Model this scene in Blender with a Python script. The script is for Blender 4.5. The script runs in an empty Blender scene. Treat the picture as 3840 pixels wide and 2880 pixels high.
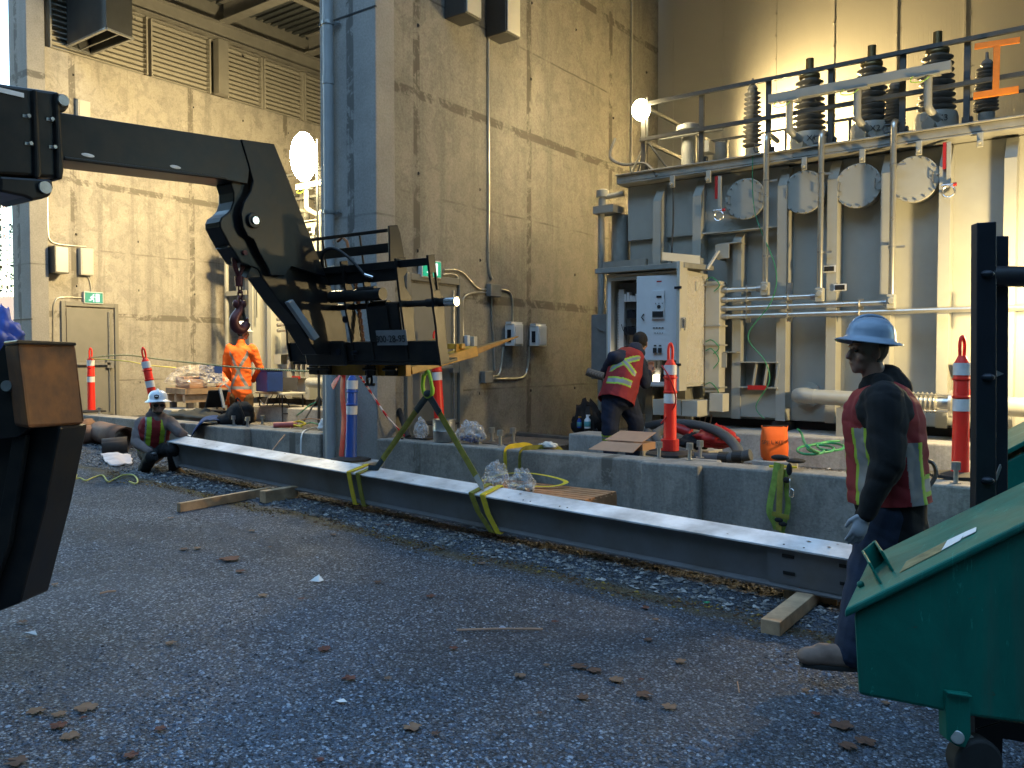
import bpy, bmesh, math, random
from mathutils import Vector, Matrix, Quaternion, noise
random.seed(7)
SC = bpy.context.scene
COL = SC.collection
R = math.radians
# ------------------------------------------------------------------ camera
FPX, HOR, YAW, CH = 3105.0, 1342.0, R(36.2), 1.63
TILT = math.atan((1440-HOR)/FPX)
cd = bpy.data.cameras.new('camera'); cam = bpy.data.objects.new('camera', cd); COL.objects.link(cam)
cam.location = (0, 0, CH); cam.rotation_euler = (R(90)-TILT, 0, YAW)
cd.sensor_width = 36; cd.lens = FPX/3840*36; cd.clip_start = 0.05; cd.clip_end = 500
SC.camera = cam
# ------------------------------------------------------------------ sky: blue dusk light, no direct sun left
w = bpy.data.worlds.new('World'); SC.world = w; w.use_nodes = True
nt = w.node_tree; bg = nt.nodes['Background']
sky = nt.nodes.new('ShaderNodeTexSky'); sky.sky_type = 'NISHITA'; sky.sun_disc = False
sky.sun_elevation = R(3.5); sky.sun_rotation = R(200); sky.ozone_density = 1.9; sky.air_density = 1.0; sky.dust_density = 0.6
nt.links.new(sky.outputs[0], bg.inputs[0]); bg.inputs[1].default_value = 0.15
SC.view_settings.view_transform = 'Standard'; SC.view_settings.look = 'None'
SC.view_settings.exposure = 4.5; SC.view_settings.gamma = 1.0
SC.render.resolution_x = 1024; SC.render.resolution_y = 768
WARM = (1.0, 0.72, 0.32)
def lamp(name, loc, power, radius=0.12, color=WARM, target=None, angle=None):
    if target is None:
        l = bpy.data.lights.new(name, 'POINT')
    else:
        l = bpy.data.lights.new(name, 'SPOT'); l.spot_size = R(angle or 150); l.spot_blend = 0.6
    l.energy = power; l.shadow_soft_size = radius; l.color = color
    o = bpy.data.objects.new(name, l); COL.objects.link(o); o.location = loc
    if target is not None:
        o.rotation_euler = (Vector(target)-Vector(loc)).to_track_quat('-Z', 'Y').to_euler()
    return o
# work lights of the place (their stands and lenses are built below)
L_LEFT = Vector((-10.75, 8.95, 4.9)); L_MAST = Vector((-5.19, 10.0, 4.93))
L_BACK = Vector((-4.85, 13.5, 4.45)); L_RIGHT = Vector((-0.15, 9.1, 2.15))
lamp('work_light_lamp', L_LEFT+Vector((-.12, -.30, -.12)), 64, .10, target=(-15.4, 8.6, 2.6), angle=150)
lamp('work_light_lamp', L_MAST+Vector((-.05, -.17, .0)), 2.4, .05)
lamp('work_light_lamp', L_BACK+Vector((.02, .14, .12)), 210, .05, target=L_BACK+Vector((.35, 1, .5)), angle=132)
lamp('work_light_lamp', L_RIGHT+Vector((-.2, -.1, 0)), 21, .09)
lamp('cabinet_lamp', (-5.0, 9.24, 1.5), .16, .04, (1, .85, .6))
# ------------------------------------------------------------------ picture ray -> world point on a real plane
_fw0 = Vector((-math.sin(YAW), math.cos(YAW), 0)); RT = Vector((math.cos(YAW), math.sin(YAW), 0))
_up0 = Vector((0, 0, 1)); FW = _fw0*math.cos(TILT)-_up0*math.sin(TILT); UP = _fw0*math.sin(TILT)+_up0*math.cos(TILT)
ORG = Vector((0, 0, CH))
def ray(px, py): return FW+RT*((px-1920)/FPX)+UP*((1440-py)/FPX)
def _ax(a, v, px, py):
    d = ray(px, py); return ORG+d*((v-ORG[a])/d[a])
def PX(v, px, py): return _ax(0, v, px, py)
def PY(v, px, py): return _ax(1, v, px, py)
def PZ(v, px, py): return _ax(2, v, px, py)
def PD(v, px, py): return ORG+ray(px, py)*v
SL = 0.036
def gz(x, y=0): return SL*(-1.12-x)
def PG(px, py, h=0.0):
    d = ray(px, py); n = Vector((SL, 0, 1)); return ORG+d*((SL*-1.12+h-n.dot(ORG))/n.dot(d))
# ------------------------------------------------------------------ mesh builder
class MB:
    def __init__(s): s.v = []; s.f = []; s.m = []; s.cur = 0
    def add(s, vs, fs):
        b = len(s.v); s.v += [Vector(v) for v in vs]; s.f += [[b+i for i in f] for f in fs]; s.m += [s.cur]*len(fs); return s
    def box(s, x0, x1, y0, y1, z0, z1):
        return s.hexa([(x0,y0,z0),(x1,y0,z0),(x1,y1,z0),(x0,y1,z0),(x0,y0,z1),(x1,y0,z1),(x1,y1,z1),(x0,y1,z1)])
    def hexa(s, p): return s.add(p, [(0,3,2,1),(4,5,6,7),(0,1,5,4),(1,2,6,5),(2,3,7,6),(3,0,4,7)])
    def obox(s, c, size, M=None):
        c = Vector(c); h = Vector(size)/2; M = M or Matrix.Identity(3); p = []
        for z in (-1, 1):
            for x, y in ((-1,-1),(1,-1),(1,1),(-1,1)): p.append(c+M@Vector((x*h.x, y*h.y, z*h.z)))
        return s.hexa(p)
    def bar(s, p0, p1, w, h, up=(0,0,1)):   # rectangular bar along p0-p1
        p0 = Vector(p0); p1 = Vector(p1); d = p1-p0; L = d.length; d.normalize(); u = Vector(up)
        sd = d.cross(u)
        if sd.length < 1e-4: sd = d.cross(Vector((0,1,0)))
        sd.normalize(); u = sd.cross(d); M = Matrix((sd, d, u)).transposed()
        return s.obox((p0+p1)/2, (w, L, h), M)
    def cyl(s, p0, p1, r0, r1=None, n=16, cap=True):
        r1 = r0 if r1 is None else r1; p0 = Vector(p0); p1 = Vector(p1); d = (p1-p0).normalized()
        a = d.orthogonal().normalized(); b = d.cross(a); vs = []
        for p, r in ((p0, r0), (p1, r1)):
            for i in range(n):
                t = 2*math.pi*i/n; vs.append(p+(a*math.cos(t)+b*math.sin(t))*r)
        fs = [(i, (i+1) % n, n+(i+1) % n, n+i) for i in range(n)]
        if cap: fs += [tuple(range(n))[::-1], tuple(range(n, 2*n))]
        return s.add(vs, fs)
    def tube(s, pts, r, n=8, closed=False, flat=None):   # r number or list; flat=(ratio, up) gives a strap
        pts = [Vector(p) for p in pts]; N = len(pts); vs = []; fs = []; a = None
        for k, p in enumerate(pts):
            if closed: d = pts[(k+1) % N]-pts[k-1]
            else: d = pts[min(k+1, N-1)]-pts[max(k-1, 0)]
            d.normalize()
            if flat: a = d.cross(Vector(flat[1]))
            elif a is None: a = d.orthogonal()
            else: a = a-d*a.dot(d)
            if a.length < 1e-5: a = d.orthogonal()
            a.normalize(); b = d.cross(a); rr = r[k] if isinstance(r, (list, tuple)) else r
            for i in range(n):
                t = 2*math.pi*(i+.5)/n
                vs.append(p+a*math.cos(t)*rr+b*math.sin(t)*rr*(flat[0] if flat else 1))
        for k in range(N if closed else N-1):
            for i in range(n):
                j = (i+1) % n; k2 = (k+1) % N
                fs.append((k*n+i, k*n+j, k2*n+j, k2*n+i))
        if not closed: fs += [tuple(range(n))[::-1], tuple(range((N-1)*n, N*n))]
        return s.add(vs, fs)
    def lathe(s, c, prof, axis=(0,0,1), n=20, cap=True):  # prof: [(r, h)]
        c = Vector(c); d = Vector(axis).normalized(); a = d.orthogonal().normalized(); b = d.cross(a); vs = []; fs = []
        for r, h in prof:
            for i in range(n):
                t = 2*math.pi*i/n; vs.append(c+d*h+(a*math.cos(t)+b*math.sin(t))*max(r, 1e-4))
        m = len(prof)
        for k in range(m-1):
            for i in range(n):
                j = (i+1) % n; fs.append((k*n+i, k*n+j, (k+1)*n+j, (k+1)*n+i))
        if cap: fs += [tuple(range(n))[::-1], tuple(range((m-1)*n, m*n))]
        return s.add(vs, fs)
    def prism(s, poly, d):   # 3-D polygon extruded by vector d
        poly = [Vector(p) for p in poly]; d = Vector(d); n = len(poly)
        fs = [tuple(range(n))[::-1], tuple(range(n, 2*n))]+[(i, (i+1) % n, n+(i+1) % n, n+i) for i in range(n)]
        return s.add(poly+[p+d for p in poly], fs)
    def ell(s, c, r, M=None, n=14, m=10):
        c = Vector(c); M = M or Matrix.Identity(3); vs = [c+M@Vector((0, 0, -r[2]))]; fs = []
        for k in range(1, m):
            ph = -math.pi/2+math.pi*k/m
            for i in range(n):
                t = 2*math.pi*i/n
                vs.append(c+M@Vector((r[0]*math.cos(ph)*math.cos(t), r[1]*math.cos(ph)*math.sin(t), r[2]*math.sin(ph))))
        vs.append(c+M@Vector((0, 0, r[2]))); T = len(vs)-1
        for i in range(n):
            j = (i+1) % n; fs.append((0, 1+j, 1+i)); fs.append((T, 1+(m-2)*n+i, 1+(m-2)*n+j))
            for k in range(m-2): fs.append((1+k*n+i, 1+k*n+j, 1+(k+1)*n+j, 1+(k+1)*n+i))
        return s.add(vs, fs)
    def cap(s, p0, r0, p1, r1, flat=None, n=14):   # tapered capsule; flat=(vector, ratio): squashed along vector
        p0 = Vector(p0); p1 = Vector(p1); d = p1-p0; L = max(d.length, 1e-4); d.normalize()
        if flat:
            b = Vector(flat[0]); b = (b-d*b.dot(d)).normalized(); a = b.cross(d); q = flat[1]
        else: a = d.orthogonal().normalized(); b = d.cross(a); q = 1
        prof = [(r0*math.sin(t), -r0*math.cos(t)*.9) for t in (0.02, .4, .8, 1.2)]+[(r0, 0), (r1, L)]
        prof += [(r1*math.cos(t), L+r1*math.sin(t)*.9) for t in (.4, .8, 1.2, 1.55)]
        vs = []; fs = []
        for r, h in prof:
            for i in range(n):
                t = 2*math.pi*i/n; vs.append(p0+d*h+(a*math.cos(t)+b*math.sin(t)*q)*r)
        for k in range(len(prof)-1):
            for i in range(n):
                j = (i+1) % n; fs.append((k*n+i, k*n+j, (k+1)*n+j, (k+1)*n+i))
        fs += [tuple(range(n))[::-1], tuple(range((len(prof)-1)*n, len(prof)*n))]
        return s.add(vs, fs)
    def build(s, name, mat, parent=None, bevel=0, smooth=None, solid=0, origin=None):
        me = bpy.data.meshes.new(name)
        o = bpy.data.objects.new(name, me); COL.objects.link(o)
        vs = s.v
        if parent is not None:
            o.parent = parent; wl = wloc(parent); vs = [v-wl for v in vs]
        elif origin is not None:
            og = Vector(origin); o.location = og; vs = [v-og for v in vs]
        me.from_pydata([tuple(v) for v in vs], [], s.f)
        for m in (mat if isinstance(mat, (list, tuple)) else [mat]): me.materials.append(m)
        for i, p in enumerate(me.polygons): p.material_index = s.m[i]
        bm = bmesh.new(); bm.from_mesh(me); bmesh.ops.recalc_face_normals(bm, faces=bm.faces); bm.to_mesh(me); bm.free()
        if smooth:
            me.polygons.foreach_set('use_smooth', [True]*len(me.polygons)); me.set_sharp_from_angle(angle=R(smooth))
        if solid:
            q = o.modifiers.new('thickness', 'SOLIDIFY'); q.thickness = solid; q.offset = 0
        if bevel:
            q = o.modifiers.new('bevel', 'BEVEL'); q.width = bevel; q.segments = 2; q.limit_method = 'ANGLE'; q.angle_limit = R(40)
        return o
def wloc(o):
    v = Vector(o.location)
    while o.parent: o = o.parent; v = v+Vector(o.location)
    return v
def tag(o, label=None, cat=None, group=None, kind=None):
    if label: o['label'] = label
    if cat: o['category'] = cat
    if group: o['group'] = group
    if kind: o['kind'] = kind
    return o
def thing(name, label, cat, loc, group=None):
    o = bpy.data.objects.new(name, None); COL.objects.link(o); o.location = loc; o.empty_display_size = .1
    return tag(o, label, cat, group)
def kids(o): return [c for c in bpy.data.objects if c.parent is o]
def copy_tree(o, parent=None):
    c = o.copy(); COL.objects.link(c)
    if parent is not None: c.parent = parent
    for ch in kids(o): copy_tree(ch, c)
    return c
def rotm(ax, deg): return Matrix.Rotation(R(deg), 3, ax)
def bez(pts, k=8):   # Catmull-Rom through points
    pts = [Vector(p) for p in pts]; out = []; P = [pts[0]]+pts+[pts[-1]]
    for i in range(1, len(P)-2):
        for j in range(k):
            t = j/k; a, b, c, d = P[i-1], P[i], P[i+1], P[i+2]
            out.append(.5*((2*b)+(c-a)*t+(2*a-5*b+4*c-d)*t*t+(-a+3*b-3*c+d)*t**3))
    return out+[pts[-1]]
# ------------------------------------------------------------------ materials
class NT:
    def __init__(s, name):
        s.mat = bpy.data.materials.new(name); s.mat.use_nodes = True; s.t = s.mat.node_tree
        s.b = s.t.nodes['Principled BSDF']; s.tc = s.t.nodes.new('ShaderNodeTexCoord')
    def n(s, typ, **kw):
        x = s.t.nodes.new(typ)
        for k, v in kw.items():
            if k in x.inputs: x.inputs[k].default_value = v
            else: setattr(x, k, v)
        return x
    def l(s, a, b): s.t.links.new(a, b)
    def mapping(s, scale=(1,1,1), src='Object', rot=(0,0,0), loc=(0,0,0)):
        m = s.n('ShaderNodeMapping'); m.inputs['Scale'].default_value = scale; m.inputs['Rotation'].default_value = rot
        m.inputs['Location'].default_value = loc; s.l(s.tc.outputs[src], m.inputs[0]); return m.outputs[0]
    def noise(s, vec, scale, detail=6, rough=.6, dist=0):
        x = s.n('ShaderNodeTexNoise'); x.inputs['Scale'].default_value = scale; x.inputs['Detail'].default_value = detail
        x.inputs['Roughness'].default_value = rough; x.inputs['Distortion'].default_value = dist; s.l(vec, x.inputs['Vector']); return x.outputs['Fac']
    def ramp(s, fac, stops):
        x = s.n('ShaderNodeValToRGB'); el = x.color_ramp.elements
        while len(el) < len(stops): el.new(.5)
        for e, (p, c) in zip(el, stops): e.position = p; e.color = (c, c, c, 1) if isinstance(c, (int, float)) else (*c, 1)
        s.l(fac, x.inputs[0]); return x.outputs[0]
    def mix(s, fac, a, b, mode='MIX'):
        x = s.n('ShaderNodeMix', data_type='RGBA', blend_type=mode)
        for sock, v in ((x.inputs['Factor'], fac), (x.inputs['A'] if False else x.inputs[6], a), (x.inputs[7], b)):
            if hasattr(v, 'is_output'): s.l(v, sock)
            elif isinstance(v, (int, float)): sock.default_value = v
            else: sock.default_value = (*v, 1)
        return x.outputs[2]
    def math(s, op, a, b=0):
        x = s.n('ShaderNodeMath', operation=op)
        for i, v in enumerate((a, b)):
            if hasattr(v, 'is_output'): s.l(v, x.inputs[i])
            else: x.inputs[i].default_value = v
        return x.outputs[0]
    def bump(s, h, strength=.3, dist=.01):
        x = s.n('ShaderNodeBump'); x.inputs['Strength'].default_value = strength; x.inputs['Distance'].default_value = dist
        s.l(h, x.inputs['Height']); s.l(x.outputs[0], s.b.inputs['Normal']); return x
    def col(s, c):
        if hasattr(c, 'is_output'): s.l(c, s.b.inputs['Base Color'])
        else: s.b.inputs['Base Color'].default_value = (*c, 1)
    def rough(s, c):
        if hasattr(c, 'is_output'): s.l(c, s.b.inputs['Roughness'])
        else: s.b.inputs['Roughness'].default_value = c
MATS = {}
def paint(name, c, rough=.5, metal=0.0, var=.25, scale=6, bump=.08, bscale=60, spec=None, dirt=None, stretch=(1,1,1)):
    t = NT(name); v = t.mapping(stretch); n = t.noise(v, scale)
    d = dirt or tuple(x*(1-var) for x in c)
    t.col(t.mix(t.ramp(n, [(.35, 0), (.7, 1)]), c, d)); t.rough(t.math('ADD', rough-.08, t.math('MULTIPLY', n, .16)))
    t.b.inputs['Metallic'].default_value = metal
    if bump: t.bump(t.noise(v, bscale, 3), bump, .004)
    MATS[name] = t.mat; return t.mat
def emit(name, c, s):
    t = NT(name); t.col((.02,.02,.02)); t.b.inputs['Emission Color'].default_value = (*c, 1); t.b.inputs['Emission Strength'].default_value = s
    return t.mat
def concrete(name, base, axes='yz', panel=(2.4, 1.22), joint=True, stain=.55, blot=.5, wet0=.54):
    t = NT(name); v = t.mapping(); big = t.noise(v, .9, 7, .65, .6); med = t.noise(v, 4.5, 8, .7, .4); fine = t.noise(v, 40, 4, .7)
    a, b = base, tuple(x*(1-stain) for x in base)
    c = t.mix(t.ramp(big, [(.36, 0), (.66, 1)]), a, tuple(x*.72 for x in base))
    c = t.mix(t.math('MULTIPLY', t.ramp(med, [(.49, 0), (.58, 1)]), blot), c, tuple(x*.55 for x in base))
    bl = t.noise(v, 1.9, 9, .75, 1.4); c = t.mix(t.math('MULTIPLY', t.ramp(bl, [(.56, 0), (.60, .75)]), blot), c, tuple(x*.40 for x in base))
    lt = t.noise(v, 2.7, 9, .8, 1.0); c = t.mix(t.math('MULTIPLY', t.ramp(lt, [(.57, 0), (.63, .6)]), blot), c, tuple(min(1, x*1.35) for x in base))
    st = t.mapping((2.2, 2.2, .16)); sn = t.noise(st, 1.3, 6, .7, .3)
    c = t.mix(t.math('MULTIPLY', t.ramp(sn, [(wet0, 0), (wet0+.10, 1)]), .65), c, b)
    c = t.mix(.22, c, t.ramp(fine, [(.3, .08), (.7, .5)]))
    if joint:
        sx = t.n('ShaderNodeSeparateXYZ'); wv = t.n('ShaderNodeVectorMath', operation='ADD')
        nz = t.n('ShaderNodeTexNoise', Scale=1.7); t.l(v, nz.inputs['Vector'])
        sc = t.n('ShaderNodeVectorMath', operation='SCALE'); sc.inputs[3].default_value = .035; t.l(nz.outputs['Color'], sc.inputs[0])
        t.l(v, wv.inputs[0]); t.l(sc.outputs[0], wv.inputs[1]); t.l(wv.outputs[0], sx.inputs[0])
        cb = t.n('ShaderNodeCombineXYZ'); ix = 'xyz'
        t.l(sx.outputs[ix.index(axes[0])], cb.inputs[0]); t.l(sx.outputs[ix.index(axes[1])], cb.inputs[1])
        bk = t.n('ShaderNodeTexBrick'); bk.offset = 0; t.l(cb.outputs[0], bk.inputs['Vector'])
        bk.inputs['Scale'].default_value = 1; bk.inputs['Brick Width'].default_value = panel[0]; bk.inputs['Row Height'].default_value = panel[1]
        bk.inputs['Mortar Size'].default_value = .018; bk.inputs['Mortar Smooth'].default_value = .6
        jm = t.math('MULTIPLY', bk.outputs['Fac'], t.ramp(t.noise(v, 1.6, 4), [(.40, .0), (.58, .85)]))
        c = t.mix(jm, c, tuple(x*.38 for x in base))
        # rough dark seam bleeding
        bk2 = t.n('ShaderNodeTexBrick'); bk2.offset = 0; t.l(cb.outputs[0], bk2.inputs['Vector'])
        bk2.inputs['Scale'].default_value = 1; bk2.inputs['Brick Width'].default_value = panel[0]; bk2.inputs['Row Height'].default_value = panel[1]*2
        bk2.inputs['Mortar Size'].default_value = .07; bk2.inputs['Mortar Smooth'].default_value = .3
        wet = t.math('MULTIPLY', bk2.outputs['Fac'], t.ramp(t.noise(v, 3.2, 8, .75, .8), [(.44, 0), (.51, .95)]))
        c = t.mix(wet, c, tuple(x*.36 for x in base))
    t.col(c); t.rough(t.ramp(med, [(.3, .92), (.8, .7)]))
    h = t.math('ADD', t.math('MULTIPLY', fine, .4), med); t.bump(h, .35, .012)
    MATS[name] = t.mat; return t.mat
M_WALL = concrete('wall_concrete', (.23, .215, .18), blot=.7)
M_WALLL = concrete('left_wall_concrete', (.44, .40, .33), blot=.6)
M_COL = concrete('column_concrete', (.31, .295, .27), 'xz', (3.0, 3.3), blot=.25, stain=.3)
M_CURB = concrete('curb_concrete', (.30, .275, .235), 'xz', (2.4, 5), blot=.85, stain=.6, wet0=.50)
M_BLOCK = concrete('plinth_concrete', (.42, .41, .38), joint=False)
M_TANK = paint('tank_paint', (.37, .375, .34), .38, 0, .2, 1.2, .05, 20)
M_TANKD = paint('old_tank_paint', (.30, .30, .27), .5, 0, .3, 4)
M_PORC = paint('grey_porcelain', (.22, .215, .20), .22, 0, .15, 8, .0)
M_RAIL = paint('dark_rail_paint', (.075, .078, .075), .45, .2, .3, 9)
M_GALV = paint('galvanised_steel', (.45, .46, .46), .38, .75, .35, 14)
M_COND = paint('conduit_steel', (.62, .61, .56), .3, .8, .15, 10, .03)
M_STEEL = paint('beam_steel_shaded', (.17, .175, .19), .5, .1, .45, 2.2, .1, 30, dirt=(.12, .11, .10))  # same beam steel, its sides' shade put into a darker colour
M_STEEL_LIT = paint('beam_steel_skylit', (.80, .81, .84), .5, .0, .2, 3.2, .1, 30, dirt=(.36, .36, .37))  # pale copy for the beam top, sky light painted into the colour
M_BLACK = paint('black_machine_paint', (.010, .0105, .012), .36, .1, .3, 5, .12, 25, dirt=(.026,.022,.018))
M_BLACK.node_tree.nodes['Principled BSDF'].inputs['Specular IOR Level'].default_value = .28
M_BLACKM = paint('matt_black', (.02, .02, .022), .7)
M_RUBBER = paint('black_rubber', (.02, .02, .02), .75, 0, .3, 20)
M_HOSEG = paint('grey_hose', (.075, .08, .085), .5, 0, .25, 8)
M_YELLOW = paint('worn_yellow_paint', (.62, .30, .025), .42, 0, .5, 3.5, .1, 30, dirt=(.16,.075,.02))
M_WOOD = paint('pale_lumber', (.56, .37, .22), .7, 0, .45, 7, .25, 40, stretch=(1, 1, 1))
M_PALLET = paint('orange_pallet_wood', (.46, .22, .10), .75, 0, .35, 9, .2, 40)
M_OLDWOOD = paint('grey_wood', (.13, .105, .085), .85, 0, .4, 7, .2, 40)
M_ORANGE = paint('orange_fabric', (.80, .13, .012), .8, 0, .22, 5, .15, 90)
M_POST = paint('orange_plastic', (.90, .032, .018), .42, 0, .1, 4, .02)
M_POST.node_tree.nodes['Principled BSDF'].inputs['Subsurface Weight'].default_value = .25
M_WHITE = paint('white_reflector', (.72, .70, .70), .4, 0, .2, 14)
M_BLUEP = paint('blue_plastic', (.03, .10, .42), .4, 0, .2, 5)
M_RED = paint('red_fabric', (.25, .012, .016), .8, 0, .3, 7, .15, 80)
M_REDP = paint('red_paint', (.42, .018, .018), .45)
M_LIME = paint('lime_band', (.32, .50, .03), .6)
M_SILVER = paint('silver_band', (.22, .23, .24), .5, .2)
M_NAVY = paint('navy_cloth', (.007, .015, .042), .85, 0, .35, 6, .2, 80)
M_JEAN = paint('blue_denim', (.012, .024, .055), .85, 0, .45, 5, .3, 110)
M_HOOD = paint('dark_hoodie', (.004, .004, .005), .95, 0, .3, 6, .2, 90)
M_FLEECE = paint('grey_fleece', (.17, .135, .13), .95, 0, .3, 8, .35, 120)
M_BROWN = paint('brown_canvas', (.10, .06, .028), .9, 0, .35, 6, .2, 70)
M_BLKC = paint('black_cloth', (.008, .008, .010), .9, 0, .3, 8, .2, 70)
M_SKIN = paint('skin', (.30, .16, .11), .55, 0, .15, 9, .05)
M_SKIN.node_tree.nodes['Principled BSDF'].inputs['Subsurface Weight'].default_value = .1
M_HAIR = paint('dark_hair', (.018, .013, .01), .7)
M_BOOT = paint('tan_boot_leather', (.24, .16, .125), .75, 0, .4, 9, .2)
M_HATW = paint('white_hat_plastic', (.78, .79, .82), .25, 0, .05, 4, 0)
M_HATB = paint('blue_grey_hat_plastic', (.20, .27, .36), .35, 0, .12, 4, 0)
def scuffed(name, c, rough=.42):
    t = NT(name); v = t.mapping(); a = t.noise(v, 2.1, 7, .65, .5); g = t.noise(t.mapping((9, 1.2, 1.2)), 3.5, 8, .8, .8); r = t.noise(v, 7, 9, .8, 1.5)
    k = t.mix(t.ramp(a, [(.35, 0), (.7, 1)]), c, tuple(x*.6 for x in c)); k = t.mix(t.ramp(g, [(.60, 0), (.64, .5)]), k, tuple(min(1, x*2.2+.03) for x in c))
    k = t.mix(t.ramp(r, [(.62, 0), (.67, .8)]), k, (.09, .04, .015)); k = t.mix(t.math('MULTIPLY', t.ramp(t.noise(t.mapping((6, 6, .5)), 2, 5), [(.5, 0), (.75, 1)]), .35), k, (.09, .08, .055))
    t.col(k); t.rough(t.math('ADD', rough-.1, t.math('MULTIPLY', a, .35))); t.bump(t.math('ADD', a, t.math('MULTIPLY', r, .1)), .25, .02); return t.mat
M_BIN = scuffed('green_bin_paint', (.003, .15, .11))
M_BIN.node_tree.nodes['Principled BSDF'].inputs['Specular IOR Level'].default_value = .3
M_BIN_OLD = paint('green_bin_paint', (.004, .10, .075), .42, 0, .3, 2.2, .06, 25, dirt=(.008, .08, .06))
M_RUST = paint('rusty_plate', (.24, .09, .022), .75, 0, .5, 4.5, .2, 40, dirt=(.05, .03, .022))
M_DARKST = paint('dark_blue_steel', (.016, .020, .030), .42, .3, .35, 6, .15, 25)
M_REDHOOK = paint('dark_red_oxide', (.16, .035, .032), .45, .2, .35, 12)
M_CARD = paint('brown_cardboard', (.42, .25, .16), .85, 0, .12, 6, .05)
M_PAPERR = paint('brown_roofing_paper', (.19, .105, .07), .85, 0, .3, 6, .2)
M_DOORP = paint('grey_door_paint', (.22, .21, .18), .5, 0, .12, 4, .02)
M_STRAP = paint('olive_yellow_webbing', (.26, .235, .03), .8, 0, .4, 16, .2, 140)
M_STRAPY = paint('yellow_webbing', (.70, .52, .03), .8, 0, .25, 16, .2, 140)
M_STRAPB = paint('dark_webbing', (.03, .05, .06), .8)
M_CABW = paint('white_cabinet_paint', (.66, .67, .68), .38, 0, .06, 5, .0)
M_CABB = paint('beige_cabinet_paint', (.50, .49, .43), .4, 0, .1, 3, .02)
M_GREEN = paint('green_wire', (.03, .28, .12), .5)
M_LGREEN = paint('pale_lime_fittings', (.42, .72, .05), .5)
M_ROPE = paint('yellow_rope', (.62, .56, .16), .8)
M_TAPER = paint('red_danger_tape', (.62, .015, .012), .45)
M_TARP = paint('blue_tarp', (.012, .06, .36), .6, 0, .3, 5)
M_BLUES = paint('blue_plastic_case', (.015, .045, .20), .45)
M_CHROME = paint('bright_metal', (.75, .75, .75), .25, .9, .05)
M_OFRAME = paint('orange_fibreglass', (.85, .25, .015), .45)
M_GREYPIPE = paint('grey_pvc', (.33, .34, .34), .45, 0, .1)
M_BLKTXT = paint('black_print', (.012, .012, .012), .6, bump=0)
M_PRINTW = paint('white_print', (.75, .75, .75), .6, bump=0)
M_PLATEG = paint('grey_sign_plate', (.20, .20, .205), .5)
def glassy(name, c, alpha=.35, rough=.25):
    t = NT(name); t.col(c); t.rough(rough); t.b.inputs['Alpha'].default_value = alpha; v = t.mapping()
    t.l(t.ramp(t.noise(v, 14, 4, .6, 1.5), [(.35, alpha*.5), (.7, min(1, alpha*1.8))]), t.b.inputs['Alpha']); return t.mat
M_PLASTIC = glassy('clear_plastic', (.62, .64, .68), .30, .12)
M_SHEET = glassy('clear_sheet', (.82, .78, .72), .22, .15)
def text(s, size, mat, parent, loc, rot, name='lettering', depth=.0015):
    c = bpy.data.curves.new(name, 'FONT'); c.body = s; c.size = size; c.extrude = depth; c.align_x = 'CENTER'; c.align_y = 'CENTER'
    o = bpy.data.objects.new(name, c); COL.objects.link(o); bpy.context.view_layer.update()
    me = bpy.data.meshes.new_from_object(o.evaluated_get(bpy.context.evaluated_depsgraph_get())); bpy.data.objects.remove(o)
    m = bpy.data.objects.new(name, me); COL.objects.link(m); me.materials.clear(); me.materials.append(mat); m.parent = parent
    m.matrix_basis = Matrix.Translation(Vector(loc)-wloc(parent)) @ rot.to_4x4(); return m
def face_rot(nrm, up=(0,0,1)):   # text frame: local z -> nrm, local y -> up
    z = Vector(nrm).normalized(); u = Vector(up); x = u.cross(z).normalized(); y = z.cross(x); return Matrix((x, y, z)).transposed()
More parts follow.
